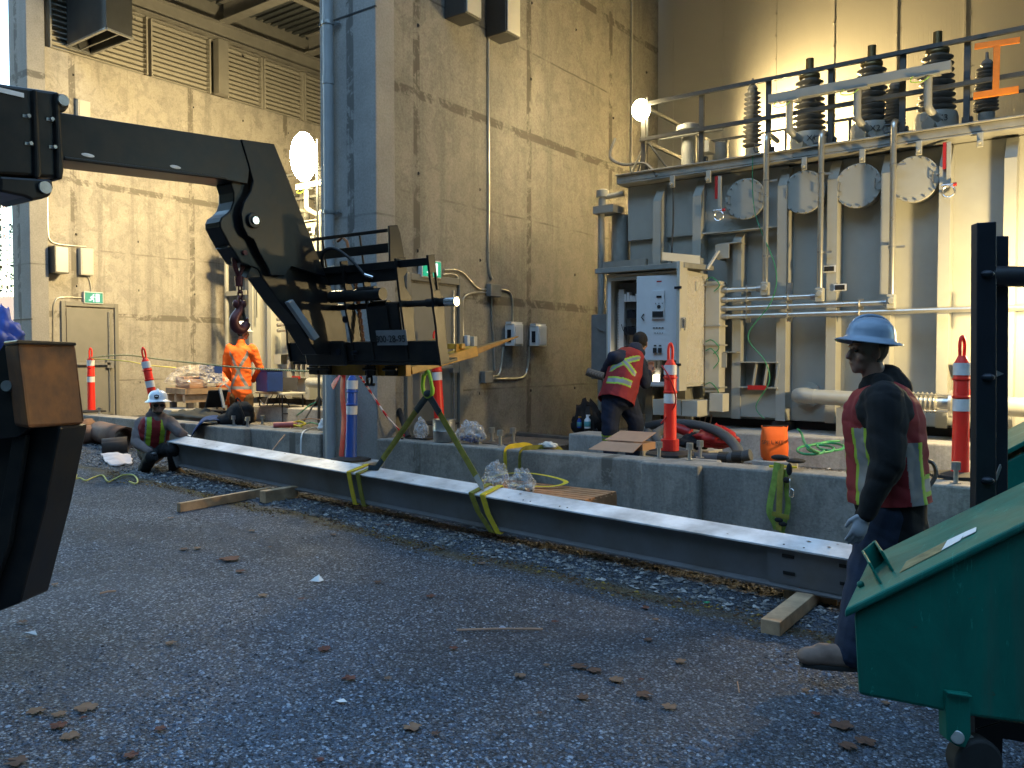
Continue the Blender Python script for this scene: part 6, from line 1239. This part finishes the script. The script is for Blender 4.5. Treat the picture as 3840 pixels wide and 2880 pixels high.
# green bin
t = thing('green_bin', 'big dark green steel waste bin with a sloping lid, close at the right edge', 'waste bin', tuple(PD(2.7, 3700, 2800)))
D0 = 2.55
def g_(px, py, d=D0): return PD(d, px, py)
e1 = (PD(D0, 4300, 2700)-PD(D0, 3215, 2520)); 
side_pts = [(3202, 2300), (3900, 1950), (4400, 1700), (4400, 2850), (3840, 2715), (3640, 2690), (3219, 2608)]
back = (Vector((0, 0, 0))+FW*.62+RT*.34); back.z = 0
m = MB(); m.prism([g_(*p) for p in side_pts], back); m.build('body', M_BIN, t, bevel=.012)
lid = [(3168, 2285), (3900, 1928), (4400, 1684)]
m = MB(); A = [g_(px, py, D0-.03) for px, py in lid]; B = [p+back*1.08 for p in A]; dz = Vector((0, 0, -.028))
m.hexa([A[0], A[2], B[2], B[0], A[0]+dz, A[2]+dz, B[2]+dz, B[0]+dz]); LD = m.build('lid', M_BIN, t, bevel=.008)
nrm_l = (A[2]-A[0]).cross(B[0]-A[0]).normalized(); nrm_l = nrm_l if nrm_l.z > 0 else -nrm_l
def lidp(px, py, o=0): d = ray(px, py); k = (A[0]-ORG).dot(nrm_l)/d.dot(nrm_l); return ORG+d*k+nrm_l*o
m = MB(); m.prism([lidp(px, py, .003) for px, py in [(3535, 2068), (3618, 1998), (3672, 2000), (3600, 2060)]][0:0] or [lidp(3533, 2067, .003), lidp(3555, 2030, .003), lidp(3622, 1998, .003), lidp(3602, 2030, .003)], nrm_l*.001); m.prism([lidp(3612, 2022, .004), lidp(3620, 2000, .004), lidp(3664, 1981, .004), lidp(3662, 1998, .004)], nrm_l*.001); m.build('paper_label', M_PRINTW, LD)
m = MB(); m.prism([lidp(3375, 2150, .002), lidp(3400, 2108, .002), lidp(3550, 2032, .002), lidp(3530, 2070, .002)], nrm_l*.001); m.build('sand_patch', paint('sandy_dirt', (.30, .24, .11), .9, 0, .5, 20), LD)
m = MB()
for P_ in ([(3255, 2130), (3296, 2112), (3340, 2180), (3300, 2200)], [(3296, 2098), (3318, 2078), (3352, 2120), (3345, 2148)]): m.prism([lidp(px, py, .02) for px, py in P_], Vector((.0, .01, .0))+nrm_l*.02)
a, b, c, d = lidp(3300, 2192, .0), lidp(3345, 2145, .0), lidp(3315, 2100, .0), lidp(3270, 2140, 0)
m = MB(); up = nrm_l*.075
for p, q in ((a, d), (b, c), (d, c)): m.prism([p, q, q+up, p+up], (q-p).cross(nrm_l).normalized()*.008)
m.build('lid_hinge_box', M_BIN, LD, bevel=.003)
m = MB(); c = lidp(3232, 2200, .008); m.ell(c, (.012, .012, .012)); m.build('bolt', M_BIN, LD)
m = MB(); m.prism([g_(px, py, D0-.012) for px, py in [(3545, 2590), (3640, 2602), (3642, 2760), (3620, 2805), (3590, 2800), (3552, 2775)]], FW*.05); m.prism([g_(px, py, D0-.016) for px, py in [(3545, 2590), (3640, 2605), (3640, 2614), (3545, 2600)]], FW*-.012); BR = m.build('caster_bracket', M_BIN, t, bevel=.004)
m = MB(); c = g_(3655, 2850, D0+.03); m.cyl(c-RT*0-FW*.03, c+FW*.04, .075, n=28); m.build('caster_wheel', M_RUBBER, t, bevel=.01, smooth=40)
m = MB(); m.prism([g_(px, py, D0+.02) for px, py in [(3600, 2790), (3650, 2760), (3690, 2840), (3720, 2900), (3690, 2920), (3640, 2840)]], FW*.02); m.cyl(g_(3590, 2765, D0-.02), g_(3590, 2765, D0+.03), .02); m.build('caster_fork', M_GALV, t, bevel=.003)
m = MB(); m.prism([g_(px, py, D0+.25) for px, py in [(3655, 2690), (4300, 2780), (4300, 2860), (3760, 2770), (3755, 2950), (3660, 2920)]], FW*.08); m.cyl(g_(3662, 2735, D0+.2), g_(3750, 2708, D0+.2), .003, n=5); m.build('under_frame', M_BLACK, t)
# second green bin behind
t = thing('green_bin', 'second green steel waste bin behind the dark upright, only its sloping corner showing', 'waste bin', tuple(PD(4.6, 3900, 2000)))
m = MB(); bk = FW*.8+RT*.4; bk.z = 0; m.prism([PD(4.6, px, py) for px, py in [(3690, 1760), (3790, 1722), (4100, 1560), (4100, 2300), (3690, 2300)]], bk); m.build('body', M_BIN, t, bevel=.01)
m = MB(); A = [PD(4.58, px, py) for px, py in [(3672, 1760), (4100, 1540)]]; m.hexa([A[0], A[1], A[1]+bk, A[0]+bk, A[0]+Vector((0, 0, .03)), A[1]+Vector((0, 0, .03)), A[1]+bk+Vector((0, 0, .03)), A[0]+bk+Vector((0, 0, .03))]); m.build('lid', M_BIN, t, bevel=.005)
# lattice mast, white wall and trees beyond the left edge
t = thing('lattice_mast', 'white steel lattice mast seen past the left edge of the concrete wall', 'mast', tuple(PD(28, 22, 1250)))
m = MB(); a = PD(28, 12, 1000); b = PD(28, 34, 1000)
for k in range(26):
    z = -1+k*.5; 
    for p, q in ((a, b), (b, a)): m.bar(Vector((p.x, p.y, z)), Vector((q.x, q.y, z+.5)), .03, .03)
for p in (a, b): m.cyl((p.x, p.y, -1), (p.x, p.y, 12), .03, n=6)
m.build('lattice', M_CABW, t)
t = thing('white_building', 'pale block building seen through the gap at the far left', 'building', tuple(PD(22, -60, 1340))); m = MB(); p = PD(22, -100, 1340); m.obox(Vector((p.x-1, p.y+2, 1.6)), (5, 3, 3.4), Matrix.Rotation(YAW, 3, 'Z')); m.build('wall', M_CABW, t)
def tree(c, h, r, seed, label):
    rn = random.Random(seed); t = thing('conifer_tree', label, 'tree', tuple(c)); m = MB(); m.cyl(c, Vector(c)+Vector((0, 0, h)), .28, .04, n=10); m.build('trunk', M_OLDWOOD, t); m = MB()
    for i in range(5200):
        u = rn.random()**.7; z = h*(.12+.88*(1-u)); R_ = r*(u)*rn.uniform(.25, 1)*(1+.3*math.sin(z*5)); a = rn.uniform(0, 6.28); p = Vector(c)+Vector((R_*math.cos(a), R_*math.sin(a), z-R_*.25)); s = rn.uniform(.08, .2)
        q = Vector((rn.uniform(-1, 1), rn.uniform(-1, 1), rn.uniform(-.4, .4)))*s; w_ = Vector((rn.uniform(-1, 1), rn.uniform(-1, 1), rn.uniform(-1, 0)))*s; m.add([p, p+q, p+q+w_, p+w_], [(0,1,2,3)])
    m.build('crown', paint('conifer_green', (.035, .055, .035), .8, 0, .5, 3), t)
pt = PD(40, -40, 1340); tree((pt.x-1, pt.y, .5), 14, 3.2, 1, 'dark conifer tree behind the far left column'); pt = PD(46, 60, 1340); tree((pt.x-5.5, pt.y-2, .5), 15, 3.5, 2, 'taller dark conifer tree beyond the left edge')
# ================================================================== PEOPLE
def hand(m, wrist, dr, palm_n, s=1.0, curl=.5, left=True):
    # palm, four unequal bent fingers, and a thumb leaving the side of the palm
    dr = Vector(dr).normalized(); n_ = Vector(palm_n); n_ = (n_-dr*n_.dot(dr)).normalized(); sd = dr.cross(n_)*(1 if left else -1)
    m.cap(wrist-dr*.03, .026*s, wrist+dr*.03, .032*s, flat=(n_, .7)); c = wrist+dr*.055*s
    m.cap(wrist+dr*.02*s, .034*s, c+dr*.03*s, .040*s, flat=(n_, .42))
    for k, (o, L) in enumerate(((-.030, .072), (-.010, .082), (.010, .078), (.029, .062))):
        b = c+dr*.034*s+sd*o*s; L *= s; a1 = curl*.7; a2 = curl*1.5; d1 = dr*math.cos(a1)+n_*math.sin(a1); d2 = dr*math.cos(a2)+n_*math.sin(a2); mid = b+d1*L*.5
        m.cap(b-dr*.012, .0098*s, mid, .0092*s, n=8); m.cap(mid, .0092*s, mid+d2*L*.5, .0078*s, n=8)
    b = wrist+dr*.03*s-sd*.03*s; mid = b-sd*.022*s+dr*.03*s+n_*.012*s; m.cap(b, .014*s, mid, .0115*s, n=8); m.cap(mid, .0115*s, mid+dr*.03*s+n_*.016*s, .009*s, n=8)
def hat(parent, c, up, fd, mat, r=1.0, badge=None):
    up = Vector(up).normalized(); fd = (Vector(fd)-up*Vector(fd).dot(up)).normalized(); rt = fd.cross(up); M = Matrix((rt, fd, up)).transposed(); m = MB()
    pr = [(.168, .0), (.166, .006), (.128, .016), (.124, .03), (.121, .06), (.110, .095), (.085, .122), (.05, .137), (.0, .142)]
    n = 30; vs = []; fs = []
    for q, h in pr:
        for i in range(n):
            t = 2*math.pi*i/n; ex = 1.15 if math.sin(t) > 0 and h < .02 else 1.08; vs.append(Vector(c)+M@Vector((q*r*.93*math.cos(t), q*r*ex*math.sin(t), h*r-(.012*abs(math.cos(t)) if h < .01 else 0))))
    for k in range(len(pr)-1):
        for i in range(n): fs.append((k*n+i, k*n+(i+1) % n, (k+1)*n+(i+1) % n, (k+1)*n+i))
    m.add(vs, fs); o = m.build('hard_hat', mat, parent, smooth=45, solid=.004)
    m = MB(); m.tube(bez([Vector(c)+M@Vector((0, y*r, z*r)) for y, z in ((.125, .05), (.10, .112), (.04, .146), (-.04, .146), (-.10, .112), (-.125, .05))], 4), .012*r, 8); m.build('ridge', mat, o, smooth=60)
    if badge:
        bc = Vector(c)+M@Vector(badge[0]); bn = (M@Vector(badge[1])).normalized(); F3 = face_rot(bn, up); m = MB(); m.prism([bc+F3@Vector(p) for p in ((-.026, .018, 0), (0, .026, 0), (.026, .018, 0), (.024, -.018, 0), (0, -.028, 0), (-.024, -.018, 0))], bn*.004); b2 = m.build('badge', M_BLKTXT, o)
        m = MB(); m.prism([bc+F3@Vector(p) for p in ((-.014, .010, .005), (.014, .010, .005), (.014, -.001, .005), (-.014, -.001, .005))], bn*.001); m.build('badge_mark', M_PRINTW, b2)
    return o
def person(label, J, fd, hfd, opts):
    o = opts; gr = (J['anL']+J['anR'])/2; root = thing('person', label, 'person', (gr.x, gr.y, o['floor'])); fd = Vector(fd).normalized(); hfd = Vector(hfd).normalized(); vs = o.get('vox', .011)
    Z = Vector((0, 0, 1)); pel, che, nk, hd = J['pelvis'], J['chest'], J['neck'], J['head']; ta = (che-pel).normalized(); tf = (fd-ta*fd.dot(ta)).normalized(); tr = tf.cross(ta)
    fat = o.get('fat', 1.0); hu = Vector(o.get('hup', (0, 0, 1))).normalized(); hr = hfd.cross(hu).normalized(); HF = hu.cross(hr); HM = Matrix((hr, HF, hu)).transposed()
    def hp(x, y, z): return hd+HM@Vector((x, y, z))
    # one continuous body: head, neck, trunk, limbs, hands
    m = MB(); m.ell(hp(0, -.012, .03), (.074, .094, .095), HM); m.cap(hp(0, .03, -.03), .062, hp(0, .045, -.065), .045); m.ell(hp(0, .062, -.088), (.026, .022, .02), HM)
    m.cap(hp(0, .088, .012), .011, hp(0, .104, -.022), .0165, n=8); m.ell(hp(0, .082, -.052), (.026, .014, .010), HM); m.ell(hp(0, .072, .032), (.06, .022, .013), HM)
    for s in (-1, 1): m.ell(hp(s*.076, -.01, -.005), (.011, .02, .032), HM); m.ell(hp(s*.045, .055, -.025), (.022, .025, .025), HM)
    m.cap(hp(0, -.01, -.04), .056, nk, .062); m.cap(nk, .06, che, .10); m.cap(che, .12, pel, .11, flat=(tf, .7))
    for s in 'LR':
        m.cap(che+(nk-che)*.4, .06, J['sh'+s], .045); m.cap(J['sh'+s], .045, J['el'+s], .036); m.cap(J['el'+s], .036, J['wr'+s], .028); m.cap(J['hip'+s], .075, J['kn'+s], .05); m.cap(J['kn'+s], .048, J['an'+s], .036); m.cap(pel, .09, J['hip'+s], .075); m.cap(J['an'+s], .035, J['an'+s]+Vector((0, 0, -.04)), .03)
        if not o.get('glove'): d = J['ha'+s]-J['wr'+s]; hand(m, J['wr'+s], d, o.get('palm'+s, -fd), 1.0, o.get('curl', .5), s == 'L')
    mats = [M_SKIN, M_HAIR]
    def pf(p, n):
        q = HM.transposed()@(p-hd); 
        if q.length < .16:
            if o.get('beard') and q.y > .0 and q.z < -.072 and abs(q.x) < .07 and not (q.z > -.058 and q.z < -.048 and abs(q.x) < .02): return 1
            if q.y < -.02 and q.z > -.05 and abs(q.x) < .09: return 1
            if q.z > .05: return 1
        return 0
    vox(m, 'body', mats, root, min(vs, .008), paintf=pf, origin=root.location)
    m = MB()
    for s in (-1, 1): m.ell(hp(s*.031, .078, .008), (.011, .009, .008), HM)
    m.build('eyes', M_BLKTXT, root)
    if o.get('glasses'):
        m = MB(); 
        for s in (-1, 1): m.ell(hp(s*.034, .092, .006), (.028, .007, .018), HM)
        m.bar(hp(-.012, .097, .010), hp(.012, .097, .010), .005, .005)
        for s in (-1, 1): m.bar(hp(s*.06, .088, .012), hp(s*.078, -.01, .01), .004, .006)
        m.build('safety_glasses', M_BLKTXT, root, smooth=60)
    # trousers
    fj = fat; fat = fat*o.get('leg', 1.0); m = MB(); m.cap(pel+ta*.06, .145*fat, pel-Vector((0, 0, .02)), .150*fat, flat=(tf, .78))
    for s in 'LR':
        m.cap(pel, .11, J['hip'+s], .10*fat); m.cap(J['hip'+s], .102*fat, J['kn'+s], .073*fat); m.cap(J['kn'+s], .074*fat, J['an'+s]*.75+J['kn'+s]*.25, .068*fat); m.cap(J['an'+s]*.6+J['kn'+s]*.4, .066*fat, J['an'+s], .066*fat)
    bands = o.get('bands')
    def ptr(p, n):
        if not bands: return 0
        for s in 'LR':
            d = (J['an'+s]-J['kn'+s]); k = (p-J['kn'+s]).dot(d)/d.dot(d)
            if ((p-J['kn'+s])-d*k).length < .12 and bands[0] < k < bands[1]: return 2 if abs(k-(bands[0]+bands[1])/2) < (bands[1]-bands[0])*.22 else 1
        return 0
    vox(m, 'trousers', [o['trousers'], M_LIME, M_SILVER], root, vs, .010, 8, 3, ptr, root.location, fold=.012)
    fat = fj
    # boots with soles
    for s in 'LR':
        a, tt = J['an'+s], J['toe'+s]; d = (tt-a); d2 = Vector((d.x, d.y, 0)).normalized(); he = a-d2*.045; he.z = a.z-.07+(0 if tt.z < a.z else 0); m = MB(); m.cap(a+Vector((0, 0, .05)), .055, he+Vector((0, 0, .035)), .046); m.cap(he+Vector((0, 0, .03)), .045, tt-d2*.05, .048, flat=(Z, .8)); m.cap(a+Vector((0, 0, -.01)), .052, a.lerp(tt, .55)+Z*.012, .048); m.cap(a.lerp(tt, .5), .050, tt-d2*.05+Z*.004, .046, flat=(Z, .95)); b = vox(m, 'boot', o['boots'], root, .008, .003, 14, 3, None, root.location)
        m = MB(); w_ = d2.cross(Z)*.045; h0, t0 = he-d2*.02+Z*.006, tt-d2*.022-Z*.024; m.prism([h0-w_*.75, h0+w_*.75, h0.lerp(t0, .7)+w_*.95, t0+w_*.5, t0-w_*.5, h0.lerp(t0, .7)-w_*.95], (0, 0, -.024)); m.build('sole', M_RUBBER, b, bevel=.005)
    # jacket
    m = MB(); lo = pel-ta*o.get('hem', .06)
    m.cap(lo, .165*fat, pel.lerp(che, .5), .155*fat, flat=(tf, .76)); m.cap(pel.lerp(che, .5), .155*fat, che, .165*fat, flat=(tf, .76)); m.cap(J['shL'].lerp(che, .35), .105*fat, J['shR'].lerp(che, .35), .105*fat); m.cap(che, .13, nk, .075)
    for s in 'LR': m.cap(J['sh'+s], .076*fat, J['el'+s], .060*fat); m.cap(J['el'+s], .062*fat, J['wr'+s], .046); m.cap(J['sh'+s].lerp(J['el'+s], -.1), .07*fat, che, .1)
    if o.get('hood'): m.cap(nk+Z*.01-tf*.05, .085, nk-tf*.08-Z*.05, .10); m.cap(nk-tr*.07+Z*-.01, .05, nk+tr*.07+Z*-.01, .05); m.cap(nk+tf*.05-Z*.03, .05, nk-tf*.05, .06)
    else: m.cap(nk-Z*.02, .078, nk+Z*.03, .070)
    jp = o.get('jpaint'); vox(m, 'jacket', o['jmats'], root, vs, .012, 7, 3, (lambda p, n: jp(p, n, pel, ta, tf, tr, (che-pel).length)) if jp else None, root.location, fold=.016)
    # vest
    if o.get('vest'):
        m = MB(); k = .022; m.cap(pel.lerp(che, o.get('vlo', -.15)), .168*fat+k, pel.lerp(che, .5), .158*fat+k, flat=(tf, .80)); m.cap(pel.lerp(che, .5), .158*fat+k, che, .162*fat+k, flat=(tf, .80))
        m.cap(J['shL'].lerp(che, .62), .112*fat+k*.6, J['shR'].lerp(che, .62), .112*fat+k*.6)
        vp = o['vpaint']; me = vox(m, 'vest', [M_RED, M_LIME, M_SILVER], root, vs, .008, 6, 3, lambda p, n: vp(p, n, pel, ta, tf, tr, (che-pel).length), root.location, fold=.012, cut=(pel+ta*o.get('vcut', -.05), -ta))
        me.modifiers.new('hem', 'SOLIDIFY').thickness = .008
    if o.get('glove'):
        for s in 'LR':
            m = MB(); d = J['ha'+s]-J['wr'+s]; hand(m, J['wr'+s], d, o.get('palm'+s, -fd), 1.0, o.get('curl', .5), s == 'L'); m.cap(J['wr'+s]-d.normalized()*.05, .036, J['wr'+s], .034)
            vox(m, 'glove', o['glove'], root, .0045, paintf=(lambda p, n, w=J['wr'+s]: 1 if o.get('gback') and (p-w).length < .085 and n.z > .3 else 0), origin=root.location, sm=2)
    if o.get('hat'): hat(root, hp(0, -.008, .052), hu*.98+HF*o.get('htilt', 0), HF, o['hat'], o.get('hr', 1), o.get('badge'))
    if o.get('cap'):
        m = MB(); m.ell(hp(0, -.014, .045), (.086, .106, .095), HM); vox(m, 'beanie', o['cap'], root, .008, .003, 20, 2, None, root.location)
    return root
F0 = Vector((-math.sin(YAW), math.cos(YAW), 0)); R0 = RT
# --- walking man in profile, close on the right
w_ = lambda px, py, o=0: PD(4.22+o, px, py)
J = dict(pelvis=w_(3335, 1890), chest=w_(3308, 1575), neck=w_(3288, 1432), head=w_(3256, 1322), shL=w_(3318, 1520, -.19), shR=w_(3300, 1510, .19), elL=w_(3330, 1735, -.27), elR=w_(3330, 1710, .26), wrL=w_(3245, 1925, -.25), wrR=w_(3345, 1880, .24), haL=w_(3208, 2025, -.26), haR=w_(3340, 1960, .24),
         hipL=w_(3325, 1930, -.09), hipR=w_(3355, 1930, .09), knL=w_(3240, 2195, -.11), knR=w_(3410, 2170, .11), anL=w_(3188, 2450, -.12), anR=w_(3500, 2400, .14), toeL=w_(2985, 2462, -.13), toeR=w_(3400, 2500, .14))
def v1(p, n, pel, ta, tf, tr, L):
    q = p-pel; f = q.dot(tf); s = q.dot(tr); u = q.dot(ta)
    if abs(f+.035) < .035 and s < -.05 and u < L*.75: return 2
    if abs(f+.08) < .014 and s < -.02 and u < L*.75: return 1
    if f > .02 and abs(abs(s)-.10) < .045 and u < L*.95: return 1 if abs(abs(s)-.10) > .028 else 2
    if f < -.05 and abs(u-L*.25) < .05: return 1 if abs(u-L*.25) > .03 else 2
    return 0
person('man in blue grey hard hat and red vest striding past the green bin', J, -R0, (-R0*.98-F0*.05), dict(floor=0, vox=.0075, fat=1.32, leg=.95, hat=M_HATB, htilt=-.10, hup=(0, 0, 1), trousers=M_JEAN, boots=M_BOOT, jmats=M_HOOD, hood=True, hem=.16, vest=True, vpaint=v1, vlo=.0, vcut=.02, glove=[paint('pale_work_glove', (.30, .31, .34), .8), M_HOOD], curl=.45, palmL=F0, palmR=-F0, hr=.90))
q = w_(3480, 1745, -.1); rope('dark cable loop hanging from the back of the walking man', [w_(3450, 1722), w_(3495, 1735), w_(3510, 1775), w_(3490, 1815), w_(3465, 1835)], .011, M_HOSEG, 'cable', cat='cable')
# --- crouching man at the beam end
w_ = lambda px, py, o=0: PD(9.85+o, px, py)
J = dict(pelvis=w_(570, 1688, .10), chest=w_(580, 1600, -.02), neck=w_(586, 1556, -.05), head=w_(593, 1521, -.09), shR=w_(528, 1588, .0), shL=w_(636, 1582, .02), elR=w_(508, 1658, -.12), elL=w_(668, 1618, -.12), wrR=w_(560, 1694, -.28), wrL=w_(688, 1630, -.06), haR=w_(584, 1708, -.34), haL=w_(704, 1634, -.02),
         hipR=w_(548, 1690, .08), hipL=w_(596, 1690, .10), knR=w_(566, 1714, -.30), knL=w_(650, 1684, -.24), anR=w_(536, 1768, -.02), anL=w_(655, 1765, -.0), toeR=w_(556, 1786, -.20), toeL=w_(692, 1782, -.14))
def v2(p, n, pel, ta, tf, tr, L):
    q = p-pel; f = q.dot(tf); s = q.dot(tr); u = q.dot(ta)
    if f > 0:
        if abs(abs(s)-.075) < .026: return 1
        if abs(abs(s)-.11) < .008: return 2
        if abs(u-L*.15) < .03: return 1
    return 0
person('crouching man in white hard hat, grey fleece and red vest holding the beam end', J, (-F0*.85+R0*.5), (-F0*.86+R0*.50), dict(floor=gh(-9, 5.5), vox=.009, hat=M_HATW, hr=.93, trousers=M_BLKC, boots=M_BROWN, jmats=M_FLEECE, hood=True, hem=.02, vest=True, vpaint=v2, vlo=.1, vcut=.03, glove=[M_BLKC, M_PRINTW], gback=True, curl=.8, palmL=Vector((0, 0, -1)), palmR=Vector((0, 0, -1)), beard=True, glasses=True, badge=((0.03, .128, .058), (.2, 1, .25))))
# --- standing worker in orange, seen from the back
w_ = lambda px, py, o=0: PD(14.5+o, px, py)
def jo(p, n, pel, ta, tf, tr, L):
    q = p-pel; f = q.dot(tf); s = q.dot(tr); u = q.dot(ta)
    if f < .03 and abs(s) < .16 and u > L*.10:
        a = (u-L*.10)/(L*.95)*.30-.15
        if abs(s-a) < .028 or abs(s+a) < .028: return 1
    if abs(u-L*.10) < .028 and abs(s) < .21: return 1
    return 0
J = dict(pelvis=w_(905, 1468), chest=w_(905, 1335), neck=w_(903, 1285), head=w_(910, 1250, .03), shL=w_(858, 1312), shR=w_(949, 1312), elL=w_(846, 1385, .05), elR=w_(975, 1382, .06), wrL=w_(872, 1425, .24), wrR=w_(950, 1425, .24), haL=w_(890, 1430, .3), haR=w_(935, 1430, .3),
         hipL=w_(885, 1490), hipR=w_(926, 1490), knL=w_(882, 1535, .03), knR=w_(932, 1535, .02), anL=w_(884, 1572, .0), anR=w_(945, 1572, .02), toeL=w_(878, 1584, .15), toeR=w_(950, 1584, .16))
person('worker in bright orange jacket standing with his back turned in the left bay', J, F0+R0*.1, (F0*.5+R0*.85-Vector((0, 0, .25))), dict(floor=.5, vox=.014, fat=1.12, hat=M_HATW, trousers=M_BROWN, boots=M_BLKC, jmats=[M_ORANGE, M_SILVER], jpaint=jo, hem=.06, curl=.6, htilt=.1))
w_ = lambda px, py, o=0: PD(15.2+o, px, py)
J = dict(pelvis=w_(846, 1478), chest=w_(850, 1420, .1), neck=w_(862, 1392, .2), head=w_(872, 1375, .28), shL=w_(825, 1410, .1), shR=w_(880, 1412, .1), elL=w_(820, 1450, .3), elR=w_(890, 1450, .3), wrL=w_(840, 1470, .45), wrR=w_(880, 1470, .45), haL=w_(850, 1475, .5), haR=w_(872, 1475, .5),
         hipL=w_(832, 1490), hipR=w_(862, 1490), knL=w_(822, 1500, .35), knR=w_(872, 1500, .35), anL=w_(832, 1550, .1), anR=w_(865, 1550, .1), toeL=w_(830, 1562, .25), toeR=w_(868, 1562, .25))
person('second worker in orange overalls crouching, half hidden behind the standing one', J, F0, F0+R0*.2, dict(floor=.5, vox=.014, hat=M_HATW, trousers=M_ORANGE, boots=M_BLKC, jmats=[M_ORANGE, M_SILVER], jpaint=jo, curl=.6))
# --- worker bent over inside the open cabinet
w_ = lambda px, py, o=0: PD(9.3+o, px, py)
def v4(p, n, pel, ta, tf, tr, L):
    q = p-pel; f = q.dot(tf); s = q.dot(tr); u = q.dot(ta)
    if f < .02:
        a = (u-L*.80)
        for k in (1, -1):
            d = abs(s*.75+k*a)/1.25
            if d < .034 and abs(a) < .13 and abs(s) < .15: return 2 if d < .017 else 1
        b = abs(u-L*.22)
        if b < .045 and abs(s) < .14: return 2 if b < .024 else 1
    return 0
J = dict(pelvis=w_(2318, 1478), chest=w_(2354, 1358, .16), neck=w_(2384, 1316, .28), head=w_(2402, 1288, .36), shL=w_(2304, 1345, .08), shR=w_(2398, 1360, .12), elL=w_(2272, 1395, .30), elR=w_(2418, 1435, .14), wrL=w_(2300, 1410, .50), wrR=w_(2432, 1400, .34), haL=w_(2320, 1405, .58), haR=w_(2440, 1375, .40),
         hipL=w_(2298, 1500, 0), hipR=w_(2348, 1500, .05), knL=w_(2288, 1600, -.02), knR=w_(2386, 1588, .08), anL=w_(2290, 1710, .05), anR=w_(2372, 1700, .2), toeL=w_(2300, 1735, .22), toeR=w_(2362, 1725, .38))
person('worker in red vest with lime cross on the back, bent into the open cabinet', J, F0+R0*.35, F0+R0*.5-Vector((0, 0, .3)), dict(floor=.4, vox=.010, cap=[M_BLKC], trousers=M_NAVY, boots=M_BLKC, jmats=[M_NAVY], hood=True, hem=.02, fat=1.14, leg=1.15, vest=True, vpaint=v4, vlo=-.25, vcut=-.10, bands=(.24, .42), curl=.7))
# ================================================================== unseen wood added behind the viewer to block low sky light
m = MB(); rn = random.Random(3)
for ring, (rad, n) in enumerate(((17, 34), (21, 44), (26, 54))):
    for i in range(n):
        a = math.pi*(.93+1.16*i/(n-1)) + YAW*.55; r = rad+rn.uniform(-1.5, 1.5); x, y = r*math.cos(a)-1, r*math.sin(a)+2
        if y > 4 and x > -26 and x < 14: continue
        h = rn.uniform(19, 25)+ring*2; z0 = -1
        for k in range(5):
            f = k/5; rr = rn.uniform(2.0, 2.7)*(1-f*.8); m.lathe((x+rn.uniform(-.2, .2), y, z0), [(rr*.3, h*f*.9), (rr, h*f*.9+.2), (rr*.25, h*(f*.9+.26))], n=9)
tag(m.build('sky_blocker_wood', paint('woodland_green', (.03, .045, .03), .9, 0, .5, 1)), 'unseen conifer wood added behind the yard to block low sky light', 'sky_blocker_wood', kind='stuff')
